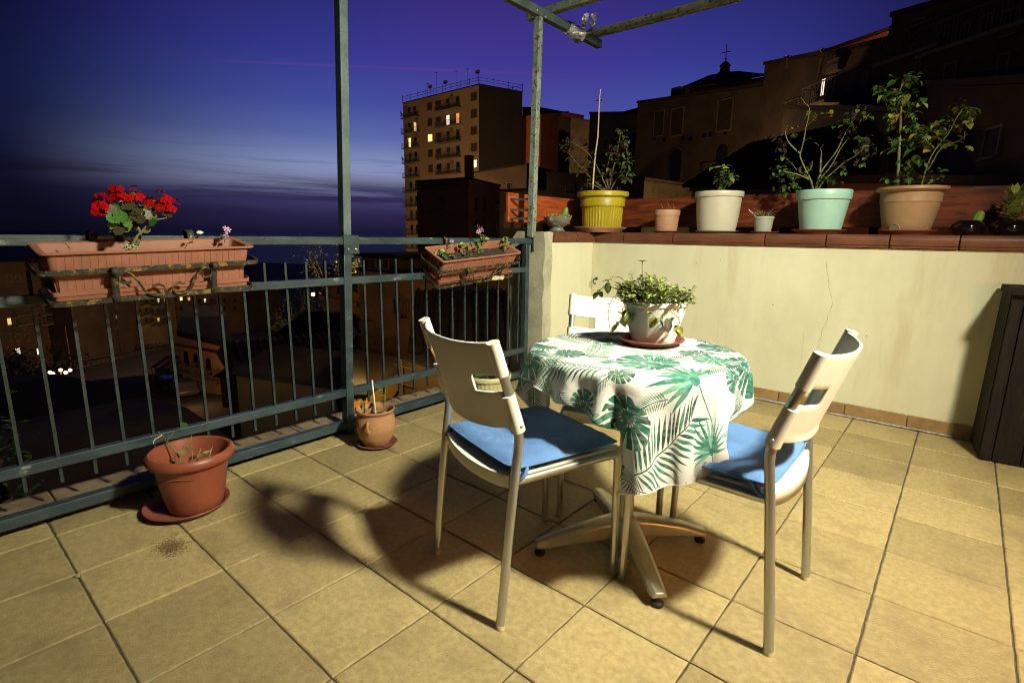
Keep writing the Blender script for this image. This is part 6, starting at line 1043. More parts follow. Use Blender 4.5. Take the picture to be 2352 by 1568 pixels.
# ------------------------------------------------------------------ planter boxes hung on the railing
def planter(label, hlabel, c, tilt, roll=0.0, tray_label=''):
    """window box 0.66 long in its wrought iron holder; local +X faces the terrace"""
    L, Wd, H = .70, .195, .165
    t = thing('planter_box', label, 'planter box', c, 0, 'planter boxes hung on the railing'); t.rotation_euler = (roll, tilt, 0)
    def ring(hl, hw, z, rc, n=5):
        o = []
        for sx_, sy_, a0 in ((1, 1, 0), (-1, 1, PI / 2), (-1, -1, PI), (1, -1, 1.5 * PI)):
            for k in range(n + 1): a = a0 + PI / 2 * k / n; o.append((sx_ * (hw - rc) + rc * math.cos(a), sy_ * (hl - rc) + rc * math.sin(a), z))
        return o
    secs = [ring(L / 2 - .045, Wd / 2 - .035, 0, .012), ring(L / 2 - .042, Wd / 2 - .032, .004, .014), ring(L / 2 - .034, Wd / 2 - .026, .070, .018), ring(L / 2 - .028, Wd / 2 - .021, .075, .018), ring(L / 2 - .020, Wd / 2 - .013, H - .014, .02), ring(L / 2, Wd / 2, H - .008, .022), ring(L / 2, Wd / 2, H - .002, .022), ring(L / 2 - .004, Wd / 2 - .004, H, .02),
            ring(L / 2 - .022, Wd / 2 - .016, H - .004, .018), ring(L / 2 - .04, Wd / 2 - .03, .08, .015)]
    vs = [p for s in secs for p in s]; n = len(secs[0])
    fs = [(i * n + k, i * n + (k + 1) % n, (i + 1) * n + (k + 1) % n, (i + 1) * n + k) for i in range(len(secs) - 1) for k in range(n)] + [tuple(range(n - 1, -1, -1))]
    MB().add(vs, fs).build('box', m_planter, t, smooth=30)
    so = ring(L / 2 - .034, Wd / 2 - .026, .10, .012); vs = [(x, y, z + random.uniform(-.005, .005)) for x, y, z in so] + [(0, y, .104 + random.uniform(-.006, .008)) for y in (-.22, 0, .22)]
    sg_ = MB(); nx, ny = 6, 24
    sg_.add([((-.5 + i / nx) * (Wd - .056), (-.5 + j / ny) * (L - .075), .118 + random.uniform(-.006, .007)) for i in range(nx + 1) for j in range(ny + 1)], [(i * (ny + 1) + j, (i + 1) * (ny + 1) + j, (i + 1) * (ny + 1) + j + 1, i * (ny + 1) + j + 1) for i in range(nx) for j in range(ny)])
    sg_.build('soil', m_soil, t, smooth=0)
    rib = MB()     # moulded ribs of the long front and the ends
    for k in range(27):
        y = -L / 2 + .052 + k * (L - .104) / 26
        for z0, z1, x0, x1 in ((.006, .066, Wd / 2 - .0315, Wd / 2 - .0262), (.08, H - .018, Wd / 2 - .0202, Wd / 2 - .0132)): rib.bar((x0, y, z0), (x1, y, z1), .012, .0022, up=(1, 0, 0))
    for s in (-1, 1):
        for k in range(6):
            x = -.055 + k * .022
            for z0, z1, y0, y1 in ((.006, .066, L / 2 - .0415, L / 2 - .0345), (.08, H - .018, L / 2 - .0272, L / 2 - .0202)): rib.bar((x, s * y0, z0), (x, s * y1, z1), .012, .0022, up=(0, 1, 0))
    rib.build('rib', m_planter, t, smooth=0)
    ty = thing('planter_tray', tray_label, 'tray', (c[0], c[1], c[2] - .004), 0, 'trays under the railing planters'); ty.rotation_euler = (roll, tilt, 0)
    secs = [ring(L / 2 - .030, Wd / 2 - .022, -.004, .012), ring(L / 2 - .026, Wd / 2 - .018, .012, .014), ring(L / 2 - .022, Wd / 2 - .014, .014, .015), ring(L / 2 - .020, Wd / 2 - .012, .030, .016), ring(L / 2 - .023, Wd / 2 - .015, .030, .014), ring(L / 2 - .03, Wd / 2 - .022, .002, .012)]
    vs = [p for s in secs for p in s]; fs = [(i * n + k, i * n + (k + 1) % n, (i + 1) * n + (k + 1) % n, (i + 1) * n + k) for i in range(len(secs) - 1) for k in range(n)] + [tuple(range(n - 1, -1, -1)), tuple((len(secs) - 1) * n + k for k in range(n))]
    MB().add(vs, fs).build('tray_dish', m_planter, ty, smooth=30)
    h = thing('planter_holder', hlabel, 'planter holder', c, 0, 'iron holders of the railing planters'); h.rotation_euler = (roll, tilt, 0)
    def hoop(hl, hw, z, rc): 
        q = ring(hl, hw, z, rc); return q
    for z, gl, gw in ((.098, L / 2 + .012, Wd / 2 + .008), (-.012, L / 2 - .010, Wd / 2 + .004)):
        q = hoop(gl, gw, z, .03); m_ = len(q); o = []
        for i in range(m_):
            nx_ = Vector(q[i]) ; d = (Vector(q[(i + 1) % m_]) - Vector(q[i - 1])); d.normalize(); s = d.cross(Vector((0, 0, 1)))
            o += [tuple(nx_ + s * a + Vector((0, 0, b))) for a, b in ((-.002, -.009), (.002, -.009), (.002, .009), (-.002, .009))]
        MB().add(o, [(i * 4 + k, ((i + 1) % m_) * 4 + k, ((i + 1) % m_) * 4 + (k + 1) % 4, i * 4 + (k + 1) % 4) for i in range(m_) for k in range(4)]).build('hoop', m_iron, h, smooth=30)
    for y in (-.155, .175):
        x = Wd / 2 + .013
        pth = [(Wd / 2 + .010, -.022), (x, .0), (x + .002, .09)] + [(x + .002 + .011 - .011 * math.cos(a), .098 + .011 * math.sin(a)) for a in [PI * 1.5 * k / 8 for k in range(9)]]
        vs = [(a, y + s * .011, b) for a, b in pth for s in (-1, 1)] + [(a + .003, y + s * .011, b) for a, b in pth for s in (-1, 1)]; m_ = len(pth)
        fs = [(2 * i, 2 * i + 1, 2 * i + 3, 2 * i + 2) for i in range(m_ - 1)]
        u_ = MB().add(vs[:2 * m_], fs).build('upright', m_iron, h, smooth=40); s_ = u_.modifiers.new('thick', 'SOLIDIFY'); s_.thickness = .004
        xb = -Wd / 2 - .006
        hk_ = [(xb, -.012), (xb - .001, .07), (xb - .001, .176), (xb - .012, .192), (xb - .032, .194), (xb - .052, .188), (xb - .056, .16)]
        vs = [(a, y + s * .013, b) for a, b in hk_ for s in (-1, 1)]; u_ = MB().add(vs, [(2 * i, 2 * i + 1, 2 * i + 3, 2 * i + 2) for i in range(len(hk_) - 1)]).build('rail_hook', m_iron, h, smooth=50); s_ = u_.modifiers.new('thick', 'SOLIDIFY'); s_.thickness = .004
    for s in (-1, 1):
        x = Wd / 2 + .016; y0 = .012
        q = [(x, y0 + s * .055, .030), (x, y0 + s * .032, .036), (x, y0 + s * .012, .020), (x, y0 + s * .020, -.002), (x, y0 + s * .045, -.006), (x, y0 + s * .075, .010), (x, y0 + s * .098, .055), (x, y0 + s * .125, .088), (x, y0 + s * .150, .082), (x, y0 + s * .152, .058), (x, y0 + s * .132, .05), (x, y0 + s * .118, .055)]
        MB().tube(catmull(q, 5), .0042, 6).build('scroll', m_iron, h, smooth=180)
    return t, h
t1, h1 = planter('terracotta coloured window box with red geraniums hung on the railing', 'black wrought iron holder under the box with red geraniums', (.006, .413, .901), .17, .03, 'terracotta coloured drip tray under the box with red geraniums')
t2, h2 = planter('terracotta coloured window box with a pink flower tilting on the railing beside the wall', 'black wrought iron holder of the tilted box beside the wall', (-.040, 2.20, .874), .45, .07, 'terracotta coloured drip tray under the tilted box beside the wall')
# a dry white rag caught in the second holder
rg = MB(); vs = []
for i in range(11):
    for j in range(4): vs.append((.115 + random.uniform(-.003, .006), .10 + .012 * i + random.uniform(-.002, .002), -.004 + .009 * j + random.uniform(-.003, .003) - .0012 * i))
o = rg.add(vs, [(i * 4 + j, (i + 1) * 4 + j, (i + 1) * 4 + j + 1, i * 4 + j + 1) for i in range(10) for j in range(3)]).build('dry_rag', m_bamboo, None, smooth=0)
o.location = h2.location; o.rotation_euler = h2.rotation_euler; s_ = o.modifiers.new('thick', 'SOLIDIFY'); s_.thickness = .003
tag(o, 'pale dry rag caught in the scroll of the tilted planter holder', 'rag')
# red geranium
def flower_mesh(mat, w=.6):
    mb = MB()
    for k in range(5):
        a = 2 * PI * k / 5; c, s = math.cos(a), math.sin(a); vs = []
        for t, q, z in ((.08, .1, 0), (.5, .75, .12), (.85, 1, .10), (1.05, .45, -.02)):
            for e in (-1, 0, 1):
                lx, ly = t, e * q * w * .5; vs.append((c * lx - s * ly, s * lx + c * ly, z + .12 * abs(e) * q * t))
        mb.add(vs, [(3 * i + j, 3 * i + j + 1, 3 * i + j + 4, 3 * i + j + 3) for i in range(3) for j in range(2)])
    return mb.mesh('flower', mat, 60)
FR = flower_mesh(m_red, .85); FP = flower_mesh(m_pinkp, .5)
ger = lambda x, y: (153.1 + x * .1302, 392 + y * .1302)
B = t1.location; XG = -.01
def gp(x, y, dx=0): return Vector(atx(*ger(x, y), XG + dx)) - B
def gstem(lines, mat, r0):
    for ln in lines: 
        c = catmull([gp(*q) for q in ln], 4); MB().tube(c, [r0 * (1 - .5 * i / len(c)) for i in range(len(c))], 7).build('stem', mat, t1, smooth=180)
gstem([[(1200, 1360), (1260, 1200), (1270, 1060), (1200, 960), (1080, 830), (900, 640)], [(1130, 1360), (1210, 1180), (1330, 1050), (1440, 900), (1380, 830)], [(1200, 960), (1120, 760), (1060, 540)], [(1080, 830), (800, 700), (640, 600)]], m_stemd, .007)
gstem([[(1440, 890), (1560, 865), (1680, 850), (1740, 840)], [(1440, 900), (1520, 760), (1580, 650)], [(1380, 830), (1450, 760)]], m_stem, .003)
for (cx_, cy_, rx, ry, n) in ((600, 500, 140, 110, 11), (560, 640, 120, 100, 8), (900, 380, 170, 130, 15), (1180, 430, 140, 130, 12), (1600, 540, 170, 130, 14), (1780, 640, 140, 120, 10), (1430, 540, 60, 50, 4)):
    for _ in range(n):
        a = random.uniform(0, 6.28); q = math.sqrt(random.random()); p = gp(cx_ + rx * q * math.cos(a), cy_ + ry * q * math.sin(a), random.uniform(-.045, .045))
        out = (p - gp(cx_, cy_ + 120)).normalized() + Vector((.35, -.3, .1))
        inst('flower', FR, t1, p, out.to_track_quat('Z', 'Y').to_euler(), random.uniform(.011, .017))
SL = [scal_leaf(m_lg), scal_leaf(m_ld), scal_leaf(m_lo)]
for (x, y, n, sp, s) in ((1050, 660, 5, 50, .05), (1200, 720, 6, 60, .052), (1430, 770, 4, 50, .055), (1090, 850, 6, 70, .055), (950, 800, 5, 60, .05), (1000, 960, 6, 60, .05), (850, 900, 4, 50, .045), (930, 1050, 5, 50, .045), (1150, 1060, 4, 50, .05), (1780, 880, 1, 5, .05), (1450, 945, 2, 20, .038), (850, 1110, 3, 30, .04), (1270, 860, 5, 50, .05), (820, 760, 4, 50, .045), (1380, 1080, 2, 20, .022)):
    for _ in range(n):
        p = gp(random.gauss(x, sp), random.gauss(y, sp), random.uniform(-.05, .06)); e = (Vector((random.uniform(.1, 1), random.uniform(-1, .2), random.uniform(-.1, .9)))).to_track_quat('Z', 'Y').to_euler()
        inst('leaf', random.choice(SL), t1, p, e, s * random.uniform(.6, .95))
dr = MB()
for _ in range(26):
    p = gp(random.uniform(1020, 1250), random.uniform(1290, 1350), random.uniform(0, .05)); d = Vector((random.uniform(-1, 1), random.uniform(-1, 1), random.uniform(-.2, .5))); dr.tube([p, p + d * .02], .0015, 4)
o = dr.build('dead_litter', m_bamboo, t1); o['kind'] = 'stuff'
# small shoots at the right end
for x, y in ((515, 545), (518, 540), (512, 535), (520, 533), (514, 530)):
    p = Vector(atx(x, y, -.02)) - B; inst('flower', FP, t1, p, (random.uniform(.6, 1.6), random.uniform(-.5, .5), random.random() * 6), .012)
for x, y in ((505, 548), (512, 552), (522, 551), (500, 553), (518, 556), (508, 556), (440, 546), (446, 548)): put_leaf(t1, Vector(atx(x, y, -.02)) - B, 'gl', .022)
for pth in ([(513, 562), (514, 550), (515, 540)], [(505, 562), (503, 555)], [(438, 560), (442, 551), (446, 546)], [(160, 567), (152, 557), (146, 552)]):
    MB().tube([Vector(atx(*q, -.02)) - B for q in pth], .0018, 5).build('stem', m_stem, t1, smooth=180)
MB().blob((0, 0, 0), .012, (1, 1.2, .7), 5).build('white_clod', m_plastic_w, t1, loc=Vector(atx(456, 545, -.09)) - B)
# second box: pink flower, seedlings, a leafy sprig at the end
B = t2.location
z6 = lambda x, y: (967.7 + x * .10937, 502.2 + y * .10937)
def q2(x, y, X=.0): return Vector(atx(*z6(x, y), X))
import mathutils
inv2 = Matrix.LocRotScale(t2.location, t2.rotation_euler, None).inverted()
def L2(x, y, X=.0): return inv2 @ q2(x, y, X)
for ln in ([(1205, 740), (1200, 620), (1240, 500), (1250, 340), (1235, 270)], [(985, 760), (990, 640), (960, 560), (890, 530)], [(610, 770), (612, 640), (620, 540), (640, 490)], [(620, 560), (690, 500)], [(440, 770), (430, 690), (400, 670)], [(1790, 670), (1800, 600), (1780, 480), (1800, 380)], [(960, 560), (1000, 540)]):
    MB().tube(catmull([L2(*q) for q in ln], 4), .0022, 6).build('stem', m_stem, t2, smooth=180)
for k in range(7):
    inst('flower', FP, t2, L2(1235 + random.uniform(-60, 60), 230 + random.uniform(-60, 60)), (random.uniform(.8, 1.8), random.uniform(-.6, .6), random.random() * 6), .016)
inst('flower', FP, t2, L2(640, 470), (.4, .2, 0), .013); inst('flower', FP, t2, L2(700, 545), (1.9, .2, 0), .012)
for (x, y, n, sp, kinds, s) in ((1270, 440, 16, 42, 'ggl', .030), (1180, 560, 5, 24, 'gl', .026), (870, 520, 7, 30, 'gl', .030), (1000, 520, 4, 22, 'g', .026), (420, 690, 12, 38, 'ggl', .028), (510, 750, 6, 26, 'g', .026), (640, 765, 4, 20, 'gl', .026), (940, 730, 7, 40, 'dg', .022), (1050, 720, 5, 40, 'do', .022), (1220, 715, 5, 26, 'g', .022),
                              (1790, 430, 14, 40, 'ggl', .028), (1790, 540, 20, 55, 'ggl', .028), (1720, 600, 9, 34, 'g', .026), (1870, 600, 9, 34, 'gl', .026), (1150, 720, 2, 10, 'd', .025)):
    for _ in range(n): put_leaf(t2, L2(random.gauss(x, sp), random.gauss(y, sp), random.uniform(-.03, .03)), kinds, s)

# ------------------------------------------------------------------ dark wooden cabinet at the right
cb = thing('wooden_cabinet', 'tall dark weathered plank box against the wall at the right', 'wooden box', (2.612, 3.30, 0), .10)
def plank(x0, x1, y0, y1, z0, z1, n): MB().box(x0, x1, y0, y1, z0, z1).build(n, m_cab, cb, bevel=.003, smooth=0)
TAP = .010   # it narrows towards the top
def slab(pts0, pts1, z0, z1, name):
    MB().add([(x, y, z0) for x, y in pts0] + [(x, y, z1) for x, y in pts1], [(3, 2, 1, 0), (4, 5, 6, 7), (0, 1, 5, 4), (1, 2, 6, 5), (2, 3, 7, 6), (3, 0, 4, 7)]).build(name, m_cab, cb, bevel=.0025, smooth=0)
xs = [0, .05, .16, .275, .39, .50, .60]
for a, b in zip(xs, xs[1:]):
    f = lambda x: TAP + x * (1 - TAP * 1.2 / .6)
    slab([(a + .002, 0), (b - .002, 0), (b - .002, .02), (a + .002, .02)], [(f(a) + .002, .03), (f(b) - .002, .03), (f(b) - .002, .05), (f(a) + .002, .05)], .004, .86 + random.uniform(-.003, .003), 'plank')
ys = [.022, .075, .14, .20, .26, .318]
for a, b in zip(ys, ys[1:]):
    f = lambda y: .045 + (y - .022) * .85
    slab([(-.002, a + .002), (.018, a + .002), (.018, b - .002), (-.002, b - .002)], [(TAP - .002, f(a) + .002), (TAP + .018, f(a) + .002), (TAP + .018, f(b) - .002), (TAP - .002, f(b) - .002)], .004, .86, 'plank')
slab([(.02, .022), (.60, .022), (.60, .318), (.02, .318)], [(.05, .052), (.57, .052), (.57, .30), (.05, .30)], .0, .85, 'core_box')
for k, (y0, y1) in enumerate(((.0, .10), (.103, .20), (.203, .30))): plank(.0, .62, y0 + .002, y1, .862, .90 - random.uniform(0, .004), 'lid_board')

# ------------------------------------------------------------------ the town and the sea beyond the railing
random.seed(31)
m_sea = M('sea_water', (.006, .008, .022), (.009, .012, .028), scale=.004, rough=.5, stretch=(1, 6, 1), spec=.25)
m_land = M('dark_land', (.020, .019, .013), (.032, .028, .018), scale=.02, rough=1)
m_yard = M('yard_ground', (.085, .06, .04), (.05, .036, .025), scale=.25, rough=1, c3=(.12, .09, .06), c3scale=.6, c3lo=.6, c3hi=.75)
m_asph = M('asphalt', (.055, .05, .045), (.04, .036, .033), scale=1.2, rough=.9)
def wallmat(n, c1, c2, s=.5): return M(n, c1, c2, scale=s, rough=.95, bump=.3, bscale=4, c3=tuple(.6 * q for q in c1), c3scale=s * 3, c3lo=.6, c3hi=.8)
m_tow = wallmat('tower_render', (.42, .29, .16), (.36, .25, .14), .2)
m_tow_shaded = wallmat('tower_side_shaded', (.035, .031, .028), (.028, .025, .022), .2)  # same render as the front, shade of the unlit side put into its colour
m_brown = wallmat('brown_render', (.10, .066, .043), (.07, .047, .032), .3)
m_ochre = wallmat('ochre_render', (.36, .22, .09), (.30, .18, .07), .3)
m_orange = wallmat('orange_render', (.42, .16, .06), (.36, .13, .05), .3)
m_oldst = M('old_stone', (.12, .088, .052), (.075, .055, .036), scale=.6, rough=1, bump=.6, bscale=5, c3=(.09, .07, .045), c3scale=1.4, c3lo=.55, c3hi=.72)
m_tufa = M('tufa_blocks', (.40, .26, .12), (.30, .19, .085), scale=.8, rough=1, bump=.5, bscale=6, c3=(.16, .10, .05), c3scale=2.2, c3lo=.58, c3hi=.72)
m_roof = M('roof_tiles', (.070, .045, .030), (.045, .03, .022), scale=1.0, rough=.9, bump=.5, bscale=10)
m_flat = M('flat_roof', (.016, .015, .014), (.011, .010, .010), scale=.5, rough=1)
m_win = M('window_dark', (.020, .020, .022), rough=.25)
m_shut = M('shutter', (.075, .050, .032), (.05, .035, .024), scale=3, rough=.8)
m_frame = M('window_frame', (.22, .17, .12), rough=.8)
m_slab = M('balcony_slab', (.20, .17, .13), rough=.9)
m_balrail = M('balcony_rail', (.15, .13, .10), rough=.6)
m_metal = M('dull_metal', (.14, .13, .12), rough=.6)
L_warm = E('lit_warm', (1.0, .66, .26), .9); L_yel = E('lit_yellow', (1.0, .74, .28), 1.5); L_white = E('lit_white', (1.0, .92, .70), 1.1); L_or = E('lit_orange', (1.0, .42, .12), .8); L_blue = E('lit_bluish', (.75, .75, 1.0), 1.1); L_dim = E('lit_dim', (1.0, .6, .25), .35)
L_lamp = E('street_glow', (1.0, .62, .22), 9)
GZ = lambda r_: -8 - .12 * min(r_, 200) - max(0, r_ - 200) * (200 / 4500.0)
# terrain sheet
azs = [R(56 + k * (160 / 64)) for k in range(65)]; rs2 = [6, 14, 25, 40, 60, 85, 120, 170, 240, 400, 700, 1200, 2200, 3400, 4700]
def gh(a, r_):
    z = GZ(r_); up = 1 / (1 + math.exp((math.degrees(a) - 112) / 5)); z += up * min(26, .42 * max(0, r_ - 18))
    if r_ > 2000: z += 9 * math.sin(a * 9) + 7 * math.sin(a * 23 + 1)
    return z - (3 if r_ >= 4700 else 0)
vs = [(CAM[0] + r_ * math.cos(a), CAM[1] + r_ * math.sin(a), gh(a, r_)) for a in azs for r_ in rs2]; n = len(rs2)
fs = [(i * n + j, i * n + j + 1, (i + 1) * n + j + 1, (i + 1) * n + j) for i in range(len(azs) - 1) for j in range(n - 1)]
tag(MB().add(vs, fs).build('terrain', m_land, smooth=180), kind='structure')
ZS = -212.0
vs = [(CAM[0] + r_ * math.cos(a), CAM[1] + r_ * math.sin(a), ZS) for a in (R(50), R(90), R(130), R(170), R(215)) for r_ in (3000, 12000, 40000, 90000)]
tag(MB().add(vs, [(i * 4 + j, i * 4 + j + 1, i * 4 + 5 + j, i * 4 + 4 + j) for i in range(4) for j in range(3)]).build('sea', m_sea, smooth=0), kind='structure')
# far lights along the coast
mb = MB()
for x0, x1, n, y in ((0, 60, 12, 606), (110, 140, 6, 606), (150, 200, 3, 612), (600, 625, 8, 632), (625, 652, 10, 628), (690, 720, 9, 620), (560, 600, 4, 634), (655, 690, 4, 622), (705, 708, 2, 604)):
    for _ in range(n):
        q = at(random.uniform(x0, x1), random.gauss(y, 1.2), 2600 if y > 615 else 4400); q[2] = max(q[2], gh(R(160), 4300) + 4) if y < 615 else q[2]; mb.blob(q, random.uniform(1.2, 3.0) * (1 if y > 615 else 1.5), n=3)
o = mb.build('coast_lights', E('coast_glow', (.95, .93, .85), 2.2), smooth=0); tag(o, 'distant white and amber lights scattered along the dark coast', 'lights', kind='stuff')

# ---- windows, balconies, blocks
def pane_mesh(w, h, d, mat, name):
    return MB().box(-w / 2, w / 2, -d, d * .2, 0, h).mesh(name, mat, 0)
def frame_mesh(w, h, t_, d):
    m_ = MB(); m_.box(-w / 2 - t_, -w / 2, -d, .02, -t_, h + t_).box(w / 2, w / 2 + t_, -d, .02, -t_, h + t_).box(-w / 2, w / 2, -d, .02, h, h + t_).box(-w / 2 - t_ * .5, w / 2 + t_ * .5, -d * 2.2, .02, -t_ * 1.3, 0)
    return m_.mesh('window_frame', m_frame, 0)
_cache = {}
class Face:
    """an upright wall face from A to B on the ground plan, seen with A at the left"""
    def __init__(s, root, A, B):
        s.r = root; s.A = np.array(A[:2]); s.B = np.array(B[:2]); d = s.B - s.A; s.L = np.linalg.norm(d); s.d = d / s.L; s.ang = math.atan2(s.d[1], s.d[0])
        s.nrm = np.array([s.d[1], -s.d[0]])
    def px(s, x, y):
        w = ray(x, y); t = ((s.A - CAM[:2]) @ s.nrm) / (w[:2] @ s.nrm); p = CAM + t * w
        return float((p[:2] - s.A) @ s.d), float(p[2])
    def put(s, me, name, u, z, par=None, out=0.0):
        p = s.A + s.d * u + s.nrm * out
        o = inst(name, me, s.r if par is None else par)
        if par is None:
            o.location = Vector((p[0], p[1], z)) - s.r.location; o.rotation_euler = (0, 0, s.ang)
        return o
    def window(s, u, z, w, h, mat=None, frame=True, name='window'):
        mat = mat or random.choice((m_win, m_shut, m_shut)); k = (round(w, 1), round(h, 1)); w, h = k
        if k + ('f',) not in _cache: _cache[k + ('f',)] = frame_mesh(w, h, max(.06, .07 * w), .06)
        km = k + (mat.name,)
        if km not in _cache: _cache[km] = pane_mesh(w, h, .03, mat, 'pane')
        f = s.put(_cache[k + ('f',)], name, u, z); inst('pane', _cache[km], f)
        if mat is m_win and random.random() < .6:
            ks = k + ('s', random.randrange(3))
            if ks not in _cache: _cache[ks] = pane_mesh(w, h * (.3 + .2 * ks[3]), .05, m_shut, 'roller_shutter')
            inst('roller_shutter', _cache[ks], f, (0, 0, h - h * (.3 + .2 * ks[3])))
        return f
    def wpx(s, x0, y0, x1, y1, mat=None, name='window'):
        (ua, za), (ub, zb) = s.px((x0 + x1) / 2, y1), s.px((x0 + x1) / 2, y0); l, _ = s.px(x0, (y0 + y1) / 2); r_, _ = s.px(x1, (y0 + y1) / 2)
        return s.window(ua, za, max(.3, round(r_ - l, 1)), max(.3, round(zb - za, 1)), mat, name=name)
    def balcony(s, u, z, w, dep=1.15, solid=False):
        k = ('b', round(w, 1), dep, solid); w = k[1]
        if k not in _cache:
            sl = MB().box(-w / 2, w / 2, -dep, 0, -.16, 0).mesh('balcony', m_slab, 0)
            q = MB()
            if solid: q.box(-w / 2, w / 2, -dep, -dep + .06, .05, .95).box(-w / 2, -w / 2 + .06, -dep, 0, .05, .95).box(w / 2 - .06, w / 2, -dep, 0, .05, .95)
            else:
                q.box(-w / 2, w / 2, -dep, -dep + .04, .95, 1.0).box(-w / 2, -w / 2 + .04, -dep, 0, .95, 1.0).box(w / 2 - .04, w / 2, -dep, 0, .95, 1.0)
                nb = int(w / .16)
                for i in range(nb + 1): x = -w / 2 + .02 + (w - .04) * i / nb; q.box(x - .012, x + .012, -dep + .005, -dep + .03, 0, .95)
                for i in range(6):
                    y = -dep + dep * i / 6
                    for x in (-w / 2 + .02, w / 2 - .02): q.box(x - .012, x + .012, y, y + .024, 0, .95)
            _cache[k] = (sl, q.mesh('balcony_railing', m_balrail, 0))
        b = s.put(_cache[k][0], 'balcony', u, z); inst('railing', _cache[k][1], b); return b
    def box(s, name, mat, u0, u1, z0, z1, out=.2, inn=0.0):
        p = s.A + s.d * (u0 + u1) / 2; o = MB().box(-(u1 - u0) / 2, (u1 - u0) / 2, -out, inn, 0, z1 - z0).build(name, mat, s.r, smooth=0)
        o.location = Vector((p[0], p[1], z0)) - s.r.location; o.rotation_euler = (0, 0, s.ang); return o
    def ac(s, u, z):
        if 'ac' not in _cache: _cache['ac'] = MB().box(-.42, .42, -.35, 0, 0, .6).lathe([(.22, 0), (.22, .02), (.05, .03)], 14).mesh('air_conditioner', m_slab, 30)
        return s.put(_cache['ac'], 'air_conditioner', u, z, out=.05)
def quad_building(name, label, A, B, depth, zb, zA, zB=None, mat=None, side=None, roof=None, C_=None, cat='building', group=None, parapet=.0):
    """box building: front from A to B; C_ is the far end of the right side if it is seen"""
    zB = zA if zB is None else zB
    A = np.array(A[:2]); B = np.array(B[:2]); d = (B - A) / np.linalg.norm(B - A); nrm = np.array([-d[1], d[0]])
    back = (np.array(C_[:2]) - B) if C_ is not None else nrm * depth
    t = thing(name, label, cat, (A[0], A[1], zb), 0, group)
    loc = lambda p, z: (p[0] - A[0], p[1] - A[1], z - zb)
    P4 = [A, B, B + back, A + back]; zt = [zA, zB, zB, zA]
    v = [loc(p, zb) for p in P4] + [loc(p, z) for p, z in zip(P4, zt)]
    MB().add(v, [(0, 1, 5, 4), (2, 3, 7, 6), (3, 0, 4, 7)]).build('wall', mat, t, smooth=0)
    MB().add(v, [(1, 2, 6, 5)]).build('side_wall', side or mat, t, smooth=0)
    e = .12; cen = sum(P4) / 4; P5 = [p + (p - cen) / np.linalg.norm(p - cen) * e for p in P4]
    w = [loc(p, z + .02) for p, z in zip(P5, zt)] + [loc(p, z + .22 + parapet) for p, z in zip(P5, zt)]
    MB().add(w, [(0, 1, 5, 4), (1, 2, 6, 5), (2, 3, 7, 6), (3, 0, 4, 7), (4, 5, 6, 7), (3, 2, 1, 0)]).build('roof', roof or m_flat, t, smooth=0)
    f = Face(t, A, B); f.side = Face(t, B, B + back); f.P4 = P4; f.zt = zt; return f
def gable_roof(t, P4, z, h, over=.35, mat=None, axis=0, tile=False, hip=0.0):
    """pitched roof over plan P4 with the ridge along the front (axis 0) or along the side (axis 1); tile rows stand proud"""
    P4 = [np.array(p) for p in P4]; cen = sum(P4) / 4; Q = [p + (p - cen) / np.linalg.norm(p - cen) * over * 1.4 for p in P4]
    if axis == 1: Q = Q[1:] + Q[:1]
    m0, m1 = (Q[0] + Q[3]) / 2, (Q[1] + Q[2]) / 2; m0, m1 = m0 + (m1 - m0) * hip, m1 + (m0 - m1) * hip * .4; lo = t.location
    pt = lambda p, zz: Vector((p[0], p[1], zz)) - lo
    v = [pt(Q[0], z), pt(Q[1], z), pt(Q[2], z), pt(Q[3], z), pt(m0, z + h), pt(m1, z + h)]
    MB().add(v, [(0, 1, 5, 4), (2, 3, 4, 5), (0, 4, 3), (1, 2, 5)]).build('roof', mat or m_roof, t, smooth=0)
    if tile:
        mb = MB(); L = (v[1] - v[0]).length; n = int(L / .30); up = (v[4] - v[0]); nr = (v[1] - v[0]).cross(up).normalized()
        rows = max(3, int(up.length / .42))
        for i in range(n):
            a = v[0].lerp(v[1], (i + .5) / n); b = v[4].lerp(v[5], (i + .5) / n)
            for r_ in range(rows):
                p = a.lerp(b, r_ / rows) + nr * .05; q = a.lerp(b, (r_ + 1.02) / rows) + nr * .025
                mb.tube([p, q], [.10 + random.uniform(-.012, .012), .085], 6, caps=False)
        o = mb.build('roof_tiles', mat or m_roof, t, smooth=60); o['kind'] = 'stuff'
def pole(name, label, p, h, r_=.08, mat=None, cat='pole'):
    t = thing(name, label, cat, tuple(p)); MB().tube([(0, 0, 0), (0, 0, h)], [r_, r_ * .6], 8).build('shaft', mat or m_metal, t); return t

